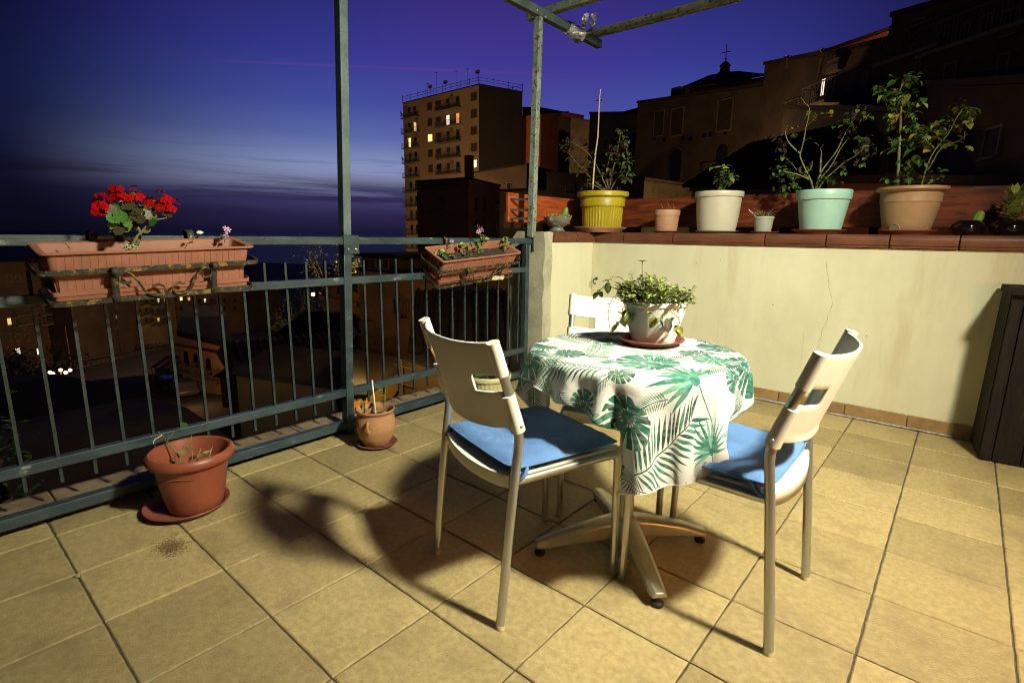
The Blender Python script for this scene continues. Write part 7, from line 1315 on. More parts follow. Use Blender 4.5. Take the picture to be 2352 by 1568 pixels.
# ---- tower block on the right of the sea
H = 30.2
TA, TB, TCn = atz(925, 238, H), atz(1100, 195, H), atz(1200, 213, H)
tw = quad_building('tower_block', 'tall cream apartment tower with lit windows and balconies rising beside the sea', TA, TB, 12, -42, H, mat=m_tow, side=m_tow_shaded, C_=TCn)
zr3 = lambda x, y: ((1400 + x * .4464) / 1.6327, (200 + y * .4464) / 1.6327)
ub, zb_ = tw.px(*zr3(640, 475)); FH = (tw.px(*zr3(640, 475))[1] - tw.px(*zr3(640, 1013))[1]) / 4.0
cA = tw.px(*zr3(330, 800))[0]; cB = tw.px(*zr3(640, 700))[0]; wA = 5.4; wB = tw.px(*zr3(740, 700))[0] - tw.px(*zr3(545, 700))[0]
cW = [tw.px(*zr3(x, 700))[0] for x in (478, 550, 846)]
for k in range(13):
    z0 = zb_ - FH * k
    tw.balcony(cA, z0, wA); tw.balcony(cB, z0, wB)
    lits = {(1, 'A1'): L_warm, (2, 'A0'): L_yel, (1, 'B0'): L_white, (1, 'B1'): L_or}
    for j, du in enumerate((-.9, 1.1)): tw.window(cA + du, z0 + .02, .9, 2.2, lits.get((k, 'A%d' % j), m_win if j else None))
    for j, du in enumerate((-.4, wB * .36)): tw.window(cB + du, z0 + .02, 1.0, 2.2, lits.get((k, 'B%d' % j), m_win if j else None))
    for j, u in enumerate(cW): tw.window(u, z0 + .75, 1.5 if j < 2 else 1.7, 1.5, {(2, 0): L_yel, (4, 2): L_white}.get((k, j)))
    if k % 2 == 0: tw.ac(cB + .9, z0 + 1.9)
    if k in (0, 2, 4, 5): tw.ac(cA - 1.9, z0 + 1.8)
    if k in (1, 2): tw.ac(cA + 1.9, z0 + 2.0)
mb = MB(); P4 = [Vector((p[0], p[1], H + .3)) - tw.r.location for p in tw.P4]
for a, b in ((P4[0], P4[1]), (P4[1], P4[2]), (P4[2], P4[3])):
    for hz2 in (.55, 1.1): mb.bar(a + Vector((0, 0, hz2)), b + Vector((0, 0, hz2)), .07)
    n = max(3, int((b - a).length / 2.6))
    for i in range(n + 1): p = a.lerp(b, i / n); mb.bar(p, p + Vector((0, 0, 1.45)), .08)
mb.build('roof_railing', m_metal, tw.r, smooth=0)
def dish(par, p, r_, yaw, mast=1.2):
    o = MB().lathe([(0, 0), (r_ * .6, .06 * r_ * 2), (r_, .2 * r_ * 2), (r_ * .98, .21 * r_ * 2), (0, .03)], 18).build('satellite_dish', m_metal, par, smooth=60)
    o.location = p + Vector((0, 0, mast)); o.rotation_euler = (R(70), 0, yaw)
    MB().tube([(0, 0, 0), (0, 0, mast)], .05, 6).build('mast', m_metal, par, loc=p)
def aerial(par, p, h):
    m_ = MB().tube([(0, 0, 0), (0, 0, h)], .035, 5)
    for k in range(5): m_.bar((-.4 + .05 * k, -.25 + .12 * k, h - .1), (.4 - .05 * k, -.25 + .12 * k, h - .1), .03)
    m_.bar((0, -.3, h - .1), (0, .4, h - .1), .03).build('aerial', m_metal, par, smooth=0, loc=p)
for f, hh in ((.40, 1.6), (.60, 1.7), (.99, 2.0)): dish(tw.r, P4[0].lerp(P4[1], f), .5, tw.ang + .5, hh)
for f, hh in ((.48, 4.2), (.74, 3.4), (.87, 3.2), (.36, 2.6)): aerial(tw.r, P4[0].lerp(P4[1], f), hh)
dish(tw.r, Vector((TA[0], TA[1], zb_ + 1.2)) - tw.r.location - Vector((tw.d[0], tw.d[1], 0)) * .9, .6, tw.ang + 2.4, .2); dish(tw.r, Vector((TA[0], TA[1], zb_ - 3 * FH + 1)) - tw.r.location - Vector((tw.d[0], tw.d[1], 0)) * .9, .6, tw.ang + 2.4, .2)
# low houses in front of the tower
A, B = at(957, 419, 66), at(1076, 412, 58); h1 = float(A[2])
lb = quad_building('low_house', 'plain dark brown house block in front of the tower', A, B, 9, -40, h1, float(B[2]), m_brown, m_ochre, C_=at(1148, 437, 66))
lb.box('cornice', m_brown, -.1, lb.L + .1, h1 - 1.0, h1 - .7, .18); lb.box('cornice', m_brown, -.1, lb.L * .6, h1 - 3.6, h1 - 3.4, .15); lb.box('chimney', m_brown, lb.L - .8, lb.L - .1, h1, h1 + 2.2, -.1, .8)
for q in ((1120, 1220, 1150, 1325),): pass
for x0, y0, x1, y1 in ((848, 1220, 874, 1325), (922, 1225, 946, 1325), (1030, 1240, 1062, 1330), (848, 1405, 874, 1480), (922, 1410, 946, 1490), (1028, 1415, 1062, 1510)): lb.side.wpx(*zr3(x0, y0), *zr3(x1, y1), m_win)
u, z = lb.side.px(*zr3(918, 1200)); MB().tube([(0, 0, -9), (0, 0, 0)], .12, 7).build('drain_pipe', m_brown, lb.r, loc=Vector((lb.side.A[0] + lb.side.d[0] * u + lb.side.nrm[0] * .15, lb.side.A[1] + lb.side.d[1] * u + lb.side.nrm[1] * .15, z)) - lb.r.location)
A, B = at(1090, 398, 84), at(1210, 378, 80)
dh = quad_building('dark_house', 'dark gabled house between the tower and the pergola post', A, B, 12, -40, float(A[2]), float(B[2]), m_brown, m_brown); dh.wpx(1140, 425, 1148, 440, m_win); dh.wpx(1165, 420, 1173, 436, m_win)
A, B = at(1148, 440, 52), at(1256, 455, 50)
d2 = quad_building('small_house', 'small brown house with pale windows under the red board', A, B, 8, -36, float(A[2]), float(A[2]), m_brown, m_brown)
for x0, x1 in ((1158, 1172), (1182, 1196), (1203, 1214), (1224, 1236)): d2.wpx(x0, 490, x1, 522, random.choice((m_shut, m_frame, m_win)))
for i, (x0, y0, x1, y1, d0, d1, mt) in enumerate(((1200, 248, 1246, 250, 128, 122, m_orange), (1243, 262, 1305, 258, 118, 128, m_orange))):
    A, B = at(x0, y0, d0), at(x1, y1, d1)
    o_ = quad_building('orange_house', ('orange rendered house with small balconies right of the tower', 'flat roofed orange house behind the pergola post')[i], A, B, 12, -20, float(A[2]), float(B[2]), mt, mt)
    for r_ in range(4): 
        for cx_ in ((1217, 1232) if i == 0 else (1290,)): o_.wpx(cx_ - 3, 262 + r_ * 19, cx_ + 3, 275 + r_ * 19, random.choice((m_win, m_shut)))
        if i == 0: u, z = o_.px(1217, 277 + 19 * r_); o_.balcony(u, z, 1.6, .6)

# ---- the old town climbing the hill at the right
def old(name, label, x0, y0, x1, y1, d0, d1, depth, mat=None, zb=-14):
    A, B = at(x0, y0, d0), at(x1, y1, d1); return quad_building(name, label, A, B, depth, zb, float(A[2]), float(B[2]), mat or m_oldst, mat or m_oldst, m_roof)
o1 = old('old_house', 'low dark house behind the yellow pot rose', 1284, 270, 1358, 280, 84, 78, 10); o1.wpx(1340, 318, 1350, 336, m_win); o1.wpx(1300, 312, 1308, 328, m_win)
o2 = old('old_house', 'dark stepped house left of the stone palace', 1355, 262, 1470, 262, 62, 56, 9); o2.box('upper_storey', m_oldst, o2.L * .35, o2.L * .98, float(at(1400, 262, 59)[2]), float(at(1430, 256, 58)[2]), -.2, 6); o2.wpx(1442, 305, 1462, 360, m_win); o2.wpx(1385, 320, 1396, 345, m_shut); o2.wpx(1400, 395, 1416, 440, m_shut)
aerial(o2.r, Vector((o2.A[0], o2.A[1], float(at(1355, 262, 62)[2]))) - o2.r.location + Vector((.5, 1, 0)), 1.6)
o3 = old('stone_palace', 'long dark stone palace with tall and arched windows on the hillside', 1465, 238, 1772, 196, 52, 44, 12)
for x0, y0, x1, y1 in ((1502, 256, 1522, 312), (1540, 250, 1566, 311), (1647, 231, 1677, 299)): o3.wpx(x0, y0, x1, y1, m_shut)
def arch_mesh(w, h, mat):
    m_ = MB(); n = 10; poly = [(-w / 2, 0), (w / 2, 0)] + [(w / 2 * math.cos(PI * k / n), h - w / 2 + w / 2 * math.sin(PI * k / n)) for k in range(n + 1)]
    k = len(poly); m_.add([(x, -.05, z) for x, z in poly] + [(x, .05, z) for x, z in poly], [tuple(range(k)), tuple(range(2 * k - 1, k - 1, -1))] + [(i, k + i, k + (i + 1) % k, (i + 1) % k) for i in range(k)]); return m_.mesh('pane', mat, 0)
def arch_frame(w, h, t_, d, mat):
    m_ = MB(); n = 10
    def outl(q): return [(-q / 2, 0)] + [(q / 2 * math.cos(PI - PI * k / n), h - w / 2 + q / 2 * math.sin(PI * k / n)) for k in range(n + 1)] + [(q / 2, 0)]
    a, b = outl(w), outl(w + 2 * t_); k = len(a)
    m_.add([(x, -d, z) for x, z in a] + [(x, -d, z) for x, z in b] + [(x, 0, z) for x, z in b], [(i, k + i, k + i + 1, i + 1) for i in range(k - 1)] + [(k + i, 2 * k + i, 2 * k + i + 1, k + i + 1) for i in range(k - 1)]); return m_.mesh('window', mat, 0)
def arched(f, x0, y0, x1, y1, mat, fm):
    (ua, za), (_, zb2) = f.px((x0 + x1) / 2, y1), f.px((x0 + x1) / 2, y0); w = f.px(x1, (y0 + y1) / 2)[0] - f.px(x0, (y0 + y1) / 2)[0]
    fr = f.put(arch_frame(w, zb2 - za, .14, .08, fm), 'window', ua, za); inst('pane', arch_mesh(w, zb2 - za, mat), fr)
arched(o3, 1539, 343, 1562, 416, m_win, m_oldst); arched(o3, 1642, 332, 1668, 404, m_win, m_oldst); arched(o3, 1537, 434, 1555, 452, m_win, m_oldst)
for x, y in ((1570, 318), (1586, 320), (1618, 311), (1632, 309), (1666, 304), (1503, 318), (1525, 321), (1496, 420), (1523, 419), (1584, 418)):
    u, z = o3.px(x, y); o3.box('putlog_recess', m_win, u - .17, u + .17, z - .17, z + .17, .02, .1)
u0_, z_ = o3.px(1640, 190); 
o3.box('attic', m_oldst, o3.px(1556, 212)[0], o3.px(1765, 205)[0], o3.px(1640, 212)[1], o3.px(1640, 178)[1], -3.5, 9); o3.box('chimney', m_oldst, o3.px(1530, 215)[0], o3.px(1548, 215)[0], o3.px(1540, 222)[1], o3.px(1540, 198)[1], -.6, 1.6); o3.box('chimney', m_oldst, o3.px(1556, 205)[0], o3.px(1562, 205)[0], o3.px(1560, 212)[1], o3.px(1560, 200)[1], -.6, 1.2)
u, z = o3.px(1790 - 30, 430); o3.balcony(o3.px(1655, 404)[0], o3.px(1655, 404)[1] - .05, 2.4, .7)
# pitched roof behind the palace front, up to the church lantern
cp0, cp1 = at(1545, 222, 62), at(1775, 196, 58)
pr_ = quad_building('church_roof_house', 'broad dark roofed church nave behind the stone palace', cp0, cp1, 16, -6, float(at(1560, 214, 62)[2]), float(at(1775, 180, 58)[2]), m_oldst, m_oldst, m_roof)
rz = float(at(1660, 172, 66)[2])
gv = [Vector((*p, z)) - pr_.r.location for p, z in ((pr_.A, pr_.zt[0]), (pr_.B, pr_.zt[1]))]
ra_, rb_ = Vector(at(1632, 172, 68)) - pr_.r.location, Vector(at(1692, 163, 66)) - pr_.r.location; rc_ = Vector(at(1712, 172, 65)) - pr_.r.location
MB().add([gv[0] + Vector((0, 0, .3)), gv[1] + Vector((0, 0, .3)), ra_, rb_, rc_, gv[1] + Vector((-1, 8, 0)), gv[0] + Vector((-6, 10, 0))], [(0, 1, 4, 3, 2), (2, 3, 6), (3, 4, 5, 6), (0, 2, 6)]).build('pitched_roof', m_roof, pr_.r, smooth=0)
lt = thing('church_lantern', 'little church lantern topped by an iron cross on the skyline', 'lantern', tuple(at(1664, 170, 67)))
MB().lathe([(.75, -.6), (.75, .1), (.55, .2), (.5, .75), (.62, .8), (.3, 1.15), (.08, 1.3)], 10).build('drum', m_oldst, lt, smooth=30)
MB().bar((0, 0, 1.2), (0, 0, 3.0), .07).bar((-.5, 0, 2.2), (.5, 0, 2.2), .07).blob((0, 0, 1.5), .12).build('cross', m_metal, lt, smooth=0)
o4 = old('old_house', 'dark flat topped house right of the church lantern', 1757, 150, 1884, 126, 43, 39, 10); o4.wpx(1800, 236, 1826, 300, m_shut)
plant = MB()
o5 = old('old_house', 'dark terraced house with an open lit shutter on the hillside', 1882, 134, 2052, 92, 37, 33, 9)
for x0, y0, x1, y1, mt in ((1887, 184, 1892, 221, L_white), (1897, 180, 1914, 222, m_win), (1955, 165, 1975, 220, m_win)): o5.wpx(x0, y0, x1, y1, mt)
u, z = o5.px(1930, 224); o5.balcony(u, z - .1, 4.2, .9); o5.wpx(1980, 170, 1988, 215, m_frame); o5.ac(o5.px(1925, 165)[0], o5.px(1925, 165)[1])
ow = quad_building('lit_house', 'house front lit orange by street lamps just over the roofs of the hillside', at(1876, 118, 52), at(2056, 62, 46), 6, -4, float(at(1876, 127, 52)[2]), float(at(2056, 66, 46)[2]), m_orange, m_orange, m_roof)
o5.box('chimney', m_oldst, o5.px(2014, 90)[0], o5.px(2024, 90)[0], o5.px(2018, 100)[1], o5.px(2018, 58)[1], -.6, 1.1); u, z = o5.px(2019, 58); MB().tube([(0, 0, 0), (0, 0, .5)], .14, 8).blob((0, 0, .5), .2).build('chimney_pot', m_oldst, o5.r, loc=Vector((o5.A[0] + o5.d[0] * u - o5.nrm[0] * .85, o5.A[1] + o5.d[1] * u - o5.nrm[1] * .85, z)) - o5.r.location)
for x, y, l in ((1886, 118, 'small spiky yucca silhouetted on the roof of the terraced house'), (1808, 134, 'tiny spiky agave silhouetted on the flat topped house')):
    t = thing('roof_plant', l, 'plant', tuple(at(x, y + 10, 38))); mb = MB()
    for k in range(16):
        a = k * 2.4; e = .2 + .9 * (k / 16); mb.tube([(0, 0, .1), (.2 * math.cos(a) * e, .2 * math.sin(a) * e, .35), (.38 * math.cos(a) * e, .38 * math.sin(a) * e, .42 - .1 * e)], [.025, .02, .004], 4)
    mb.build('blades', m_ld, t); MB().tube([(0, 0, -.3), (0, 0, .15)], .05, 6).build('trunk', m_stemd, t)
o6 = old('tall_old_house', 'tallest dark house at the upper right edge of the hillside', 2050, 40, 2420, -62, 31, 27, 10)
for x0, y0, x1, y1 in ((2090, 50, 2116, 100), (2150, 55, 2176, 96), (2208, 60, 2222, 100), (2250, 40, 2274, 90), (2300, 30, 2330, 80), (2080, 150, 2110, 178), (2170, 150, 2190, 190), (2290, 130, 2310, 180)): o6.wpx(x0, y0, x1, y1, random.choice((m_shut, m_win)))
u, z = o6.px(2105, 127); o6.balcony(u, z, 3.0, .7); u, z = o6.px(2250, 92); o6.balcony(u, z, 4.0, .7)
o7 = old('hill_house', 'broad dark house low on the hillside behind the rose pots', 1800, 250, 2150, 262, 34, 24, 8); o7.wpx(2040, 350, 2070, 395, m_shut); o7.wpx(1900, 330, 1920, 370, m_shut); o7.wpx(1815, 345, 1840, 365, m_shut); o7.wpx(1960, 300, 1985, 350, m_win)
o8 = old('red_house', 'low red rendered house just behind the mint pot', 1900, 420, 2120, 424, 19, 16, 5, m_orange); 
o9 = old('plain_house', 'plain dark house filling the right edge behind the agave vase', 2130, 200, 2480, 190, 23, 17, 8); o9.wpx(2260, 300, 2290, 360, m_shut)
lr = old('low_roof_house', 'low dark gabled house behind the grey beige pot', 1590, 440, 1800, 452, 27, 23, 7); gable_roof(lr.r, lr.P4, lr.zt[0] + .2, 2.2, tile=True)
o10 = old('mid_house', 'dark house with a flat roof behind the yellow pot', 1256, 400, 1480, 415, 44, 38, 8); o10.wpx(1300, 425, 1318, 445, m_win); o10.wpx(1350, 425, 1366, 445, m_shut)

# ---- below the railing: railway yard, streets and houses
yd = [at(-120, 850, 62), at(620, 850, 62), at(800, 640, 175), at(-200, 640, 175)]
def sheet(name, poly, lift, mat):
    # a ground sheet following the slope of the valley
    n = 24; vs = []
    for i in range(n + 1):
        for j in range(n + 1):
            u, v = i / n, j / n; p = (poly[0] * (1 - u) + poly[1] * u) * (1 - v) + (poly[3] * (1 - u) + poly[2] * u) * v
            r_ = math.hypot(p[0] - CAM[0], p[1] - CAM[1]); vs.append((p[0], p[1], GZ(r_) + lift))
    o = MB().add(vs, [(i * (n + 1) + j, (i + 1) * (n + 1) + j, (i + 1) * (n + 1) + j + 1, i * (n + 1) + j + 1) for i in range(n) for j in range(n)]).build(name, mat, smooth=180); tag(o, kind='structure'); return o
sheet('railway_yard', yd, .9, m_yard)
sheet('street', [at(330, 900, 40), at(560, 905, 42), at(560, 845, 62), at(300, 838, 62)], 1.1, m_asph)
gpt = lambda x, y, lift=1.0: (lambda lo_, hi_: lo_)(*[0, 0]) if False else None
def on_ground(x, y, lift=1.0):
    lo_, hi_ = 15.0, 400.0
    for _ in range(50):
        m_ = (lo_ + hi_) / 2; p = at(x, y, m_)
        if p[2] > GZ(m_) + lift: lo_ = m_
        else: hi_ = m_
    return at(x, y, lo_)
m_railst = M('rail_steel', (.22, .17, .13), rough=.45, metal=.4); m_sleeper = M('sleeper', (.05, .037, .026), rough=1)
for k, (ya, yb) in enumerate(((795, 700), (812, 708), (830, 716), (848, 726), (868, 738), (782, 693))):
    a, b = on_ground(-60, ya + 30, .95), on_ground(640, yb, .95); t = thing('railway_track', ('farthest railway track below the apartment blocks', 'second railway track across the dark yard', 'third railway track across the middle of the yard', 'fourth railway track of the yard', 'nearest railway track of the yard', 'siding track along the foot of the apartment blocks')[k], 'railway track', tuple(a))
    a_, b_ = Vector((0, 0, .12)), Vector(b - a) + Vector((0, 0, .12)); d = (b_ - a_).normalized(); s = d.cross(Vector((0, 0, 1))).normalized()
    for q in (-.72, .72): MB().bar(a_ + s * q, b_ + s * q, .09, .16).build('steel_rail', m_railst, t, smooth=0)
    mb = MB(); n = int((b_ - a_).length / 1.3)
    for i in range(n): p = a_.lerp(b_, i / n) - Vector((0, 0, .1)); mb.bar(p - s * 1.25, p + s * 1.25, .28, .14)
    o = mb.build('sleepers', m_sleeper, t, smooth=0); o['kind'] = 'stuff'
def carv(p, yaw, mat, label):
    t = thing('parked_car', label, 'car', (p[0], p[1], p[2]), yaw, 'cars parked in the street below')
    prof = [(-2.0, .35), (-2.05, .75), (-1.75, .92), (-1.2, 1.38), (.35, 1.42), (1.0, .98), (1.85, .82), (2.05, .62), (2.03, .35)]
    vs = [(x, -.82, z) for x, z in prof] + [(x, .82, z) for x, z in prof]; n = len(prof)
    MB().add(vs, [tuple(range(n)), tuple(range(2 * n - 1, n - 1, -1))] + [(i, n + i, n + (i + 1) % n, (i + 1) % n) for i in range(n)]).build('body', mat, t, bevel=.08)
    MB().add([(-1.12, -.83, .95), (.85, -.83, .95), (.3, -.83, 1.33), (-1.0, -.83, 1.31), (-1.12, .83, .95), (.85, .83, .95), (.3, .83, 1.33), (-1.0, .83, 1.31)], [(0, 1, 2, 3), (7, 6, 5, 4)]).build('side_window', m_win, t)
    MB().add([(.38, -.70, 1.41), (.38, .70, 1.41), (1.0, .74, 1.02), (1.0, -.74, 1.02)], [(0, 3, 2, 1)]).build('windscreen', m_win, t)
    for x in (-1.25, 1.3):
        for y in (-.80, .80): w_ = MB().lathe([(.31, -.1), (.31, .1)], 16).build('wheel', m_black, t, loc=(x, y, .31), rot=(PI / 2, 0, 0)); MB().lathe([(.17, -.105), (.17, .105)], 12).build('rim', m_metal, w_)
    for y in (-.6, .6): MB().blob((2.0, y, .66), .10, (.6, 1.4, .7), 4).build('headlight', m_frame, t)
m_car = M('car_paint_dark', (.05, .05, .055), rough=.25, coat=.5); m_car2 = M('car_paint_silver', (.32, .30, .28), rough=.3, metal=.5)
carv(on_ground(380, 862, 1.12), R(160), m_car2, 'silver car parked in front of the lit stone house below')
carv(on_ground(395, 893, 1.12), R(172), m_car, 'dark car parked nearest below the railing'); carv(on_ground(425, 905, 1.12), R(172), m_car2, 'pale car half hidden by the dark roof below the railing')
# lit stone house with a flat roof
A, B = at(408, 772, 57), at(536, 802, 50); zt = float(A[2])
sh = quad_building('stone_house', 'low lit stone house with arched windows and a flat roof below the railing', A, B, 9, -18.5, zt, float(B[2]), m_tufa, m_tufa, m_flat, C_=at(520, 750, 70), parapet=.35)
for x0, y0, x1, y1 in ((426, 806, 437, 842), (477, 822, 489, 862)): arched(sh, x0, y0, x1, y1, m_win, m_ochre)
arched(sh, 449, 812, 460, 850, m_win, m_ochre)
sh.box('cornice', m_orange, -.3, sh.L + .2, min(zt, sh.zt[1]) - .75, min(zt, sh.zt[1]) - .45, .5)
for x in (434, 482): u, z = sh.px(x, 850 if x < 450 else 866); sh.balcony(u, z, 3.4, .8)
# small flat stall roofs in the street
m_awn = M('awning_red', (.28, .05, .03), rough=.8); m_awn2 = M('awning_white', (.62, .58, .5), rough=.8)
p = on_ground(432, 880, 1.1); ms = thing('market_stall', 'red and white striped stall roofs in the street below', 'stall', tuple(p), R(125))
for k in range(8): MB().add([(-2.4, -2 + .5 * k, 2.2), (-2.4, -1.5 + .5 * k, 2.2), (0, -1.5 + .5 * k, 2.9), (0, -2 + .5 * k, 2.9), (2.4, -1.5 + .5 * k, 2.2), (2.4, -2 + .5 * k, 2.2)], [(0, 3, 2, 1), (3, 5, 4, 2)]).build('awning_stripe', m_awn if k % 2 else m_awn2, ms, smooth=0)
for x in (-2.3, 2.3):
    for y in (-1.9, 1.9): MB().tube([(x, y, 0), (x, y, 2.2)], .05, 6).build('leg', m_metal, ms)
# apartment row beyond the yard
rows = [(-60, 150, 690, 'long dark apartment block with three lit windows at the far left', m_brown, 108, 118), (152, 250, 694, 'blank brown apartment end wall behind the window box', m_brown, 112, 120), (252, 284, 694, 'narrow brown apartment block with one column of windows', m_brown, 121, 124),
        (308, 392, 692, 'pale apartment block with balconies and lit windows under the window box', m_tow, 132, 142), (396, 446, 690, 'ochre apartment block with three stacked orange windows', m_ochre, 143, 150), (450, 502, 688, 'pale apartment block with one bright white window', m_tow, 151, 158), (506, 556, 686, 'plain dark yellow apartment block at the end of the row', m_ochre, 159, 168), (562, 640, 660, 'dim pinkish house at the end of the railway yard', m_brown, 170, 178)]
F = []
for x0, x1, yt, lab, mt, d0, d1 in rows:
    A, B = at(x0, 620, d0), at(x1, 616, d1); zt = float(at(x0, 596, d0)[2]) if x0 < 560 else float(at(x0, 655, d0)[2])
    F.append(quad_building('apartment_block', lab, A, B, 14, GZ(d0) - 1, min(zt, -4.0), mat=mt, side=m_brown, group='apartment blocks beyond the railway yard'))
def grid_w(f, xs_, ys_, w, h, lit={}):
    for i, x in enumerate(xs_):
        for j, y in enumerate(ys_): f.wpx(x - w / 2, y - h / 2, x + w / 2, y + h / 2, lit.get((i, j)))
grid_w(F[0], (22, 42, 62, 90, 118), (640, 690, 738, 775, 806), 10, 15, {(0, 2): L_warm, (1, 4): L_white, (3, 4): L_white}); grid_w(F[2], (266,), (640, 668, 702, 728, 752), 6, 9)
grid_w(F[3], (322, 336, 350, 364, 378), (640, 662, 690, 712, 734), 5, 9, {(3, 2): L_white, (4, 2): L_warm, (3, 4): L_warm}); grid_w(F[4], (404, 416, 434), (636, 660, 686, 708, 730), 6, 8, {(2, 2): L_or, (2, 3): L_or, (2, 4): L_or, (1, 2): L_yel}); grid_w(F[5], (458, 471, 486), (636, 660, 690, 712), 5, 8, {(1, 2): L_white, (0, 3): L_blue}); grid_w(F[6], (516, 540), (640, 664, 690, 708), 5, 8); grid_w(F[7], (580, 606, 624), (668, 684, 700), 5, 7)
for f, xs_ in ((F[3], (329, 357, 371)), (F[5], (464, 480)), (F[0], (52, 104))):
    for x in xs_:
        for y in (698, 721, 743): u, z = f.px(x, y); f.balcony(u, z, 3.4, 1.0)
# dark pitched roofs nearer the terrace
def roofhouse(label, x0, y0, x1, y1, d0, d1, depth, h, mt=m_brown, ax=0, tile=False, zb=-24, rm=None, hip=0.0):
    A, B = at(x0, y0, d0), at(x1, y1, d1); z = min(float(A[2]), float(B[2])); f = quad_building('roof_house', label, A, B, depth, zb, z, mat=mt, roof=rm or m_roof, group=None); gable_roof(f.r, f.P4, z + .15, h, mat=rm or m_roof, axis=ax, tile=tile, hip=hip); return f
r1 = roofhouse('broad black hipped roof house left of the middle of the railing', 505, 868, 800, 840, 45, 39, 9, 4.6, hip=.45, rm=m_flat)
r2 = roofhouse('dark house with a long tiled roof below the pergola post', 560, 890, 830, 850, 22, 23, 6, 1.1, m_flat, tile=True)
r3 = roofhouse('dark flat pitched house at the bottom left below the railing', -60, 945, 350, 925, 26, 30, 12, .8, rm=m_flat)
r4 = roofhouse('dark tiled roof house right of the lit yellow wall', 955, 815, 1190, 800, 19, 19, 6, 1.9, tile=True, zb=-16)
r5 = roofhouse('low black roofed shed below the handrail planter', 60, 1060, 520, 1035, 14, 15, 6, .3, zb=-14)
# old stone house in the middle with a glazed veranda, dish and door
zz3 = lambda x, y: (735 + .2148 * x, 581.9 + .2148 * y)
A, B = at(823, 620, 33), at(972, 620, 29); sv = quad_building('veranda_house', 'old stone house with a glazed roof veranda and a satellite dish', A, B, 8, -18, float(at(823, 622, 33)[2]), mat=m_tufa, side=m_tufa, roof=m_flat)
u0, z0 = sv.px(826, 622); u1, z1 = sv.px(905, 592); sv.box('veranda', m_brown, u0, u1, sv.zt[0] + .2, z1, -.2, 4.5); sv.box('veranda_roof', m_flat, u0 - .3, u1 + .5, z1, z1 + .18, .2, 5)
for x in (842, 856, 872, 887): sv.wpx(x - 6, 596, x + 6, 616, m_shut)
sv.wpx(863, 754, 881, 788, m_frame, 'door'); sv.wpx(905, 690, 920, 720, m_win); u, z = sv.px(848, 758); sv.ac(u, z); u, z = sv.px(878, 806); sv.balcony(u, z, 2.6, .7)
q = np.append(sv.A + sv.d * sv.px(823, 765)[0] + sv.nrm * .5, sv.px(823, 768)[1]); dish(sv.r, Vector(q) - sv.r.location, .42, sv.ang + .5, .15)
A, B = at(975, 640, 31), at(1180, 640, 34); s2 = quad_building('balcony_house', 'dark stone house with balcony doors behind the tilted window box', A, B, 8, -18, float(at(975, 632, 31)[2]), mat=m_tufa, side=m_brown, roof=m_roof)
for x0, y0, x1, y1 in ((981, 666, 999, 706), (1023, 674, 1045, 712)): s2.wpx(x0, y0, x1, y1, m_shut)
u, z = s2.px(1000, 720); s2.balcony(u, z, 5.0, .8); u, z = s2.px(1046, 715); s2.balcony(u, z, 2.2, .7)
A, B = at(1058, 680, 27), at(1150, 672, 28); s3 = quad_building('rust_house', 'rust red house wall between the bars beside the plaster pier', A, B, 4, -14, float(A[2]), float(B[2]), m_orange, m_orange, m_roof)
# yellow lit house wall close below the railing
A, B = at(845, 912, 15), at(925, 852, 16.5); ly = quad_building('yellow_house', 'yellow plastered house wall lit by a lamp right below the railing', A, B, 5, -13, float(at(845, 905, 15)[2]), float(at(925, 838, 16.5)[2]), m_ochre, m_brown, m_roof)
mb = MB(); u, z = ly.px(903, 838); 
for zz in (z, z - .55, z - 1.0): mb.bar((-.5, 0, zz - z), (.5, 0, zz - z), .03)
mb.bar((0, 0, -1.4), (0, 0, .2), .04).bar((-.35, 0, -1.2), (-.35, 0, .0), .03); mb.build('wall_aerial', m_metal, ly.r, loc=Vector((ly.A[0] + ly.d[0] * u + ly.nrm[0] * .3, ly.A[1] + ly.d[1] * u + ly.nrm[1] * .3, z)) - ly.r.location)
for k in range(2):
    pth = [Vector((ly.A[0] + ly.d[0] * q_ + ly.nrm[0] * .05, ly.A[1] + ly.d[1] * q_ + ly.nrm[1] * .05, float(ly.px(870, 930)[1]) - 1.0 + .6 * k + .35 * q_ ** 1.3)) - ly.r.location for q_ in (.2, .8, 1.4, 2.0, 2.6)]
    MB().tube(catmull(pth, 4), .025, 5).build('cable', m_black, ly.r)
A, B = at(926, 838, 16.2), at(1010, 868, 15.0); b5 = quad_building('brown_house', 'dim brown house wall right of the yellow lit wall', A, B, 4, -13, float(A[2]), float(B[2]), m_brown, m_brown, m_roof)
b6 = quad_building('orange_wall_house', 'orange lit house corner behind the clay urn', at(806, 930, 13), at(846, 918, 13.6), 3, -13, float(at(806, 905, 13)[2]), float(at(846, 905, 13.6)[2]), m_orange, m_orange, m_flat, C_=at(849, 918, 16.5))
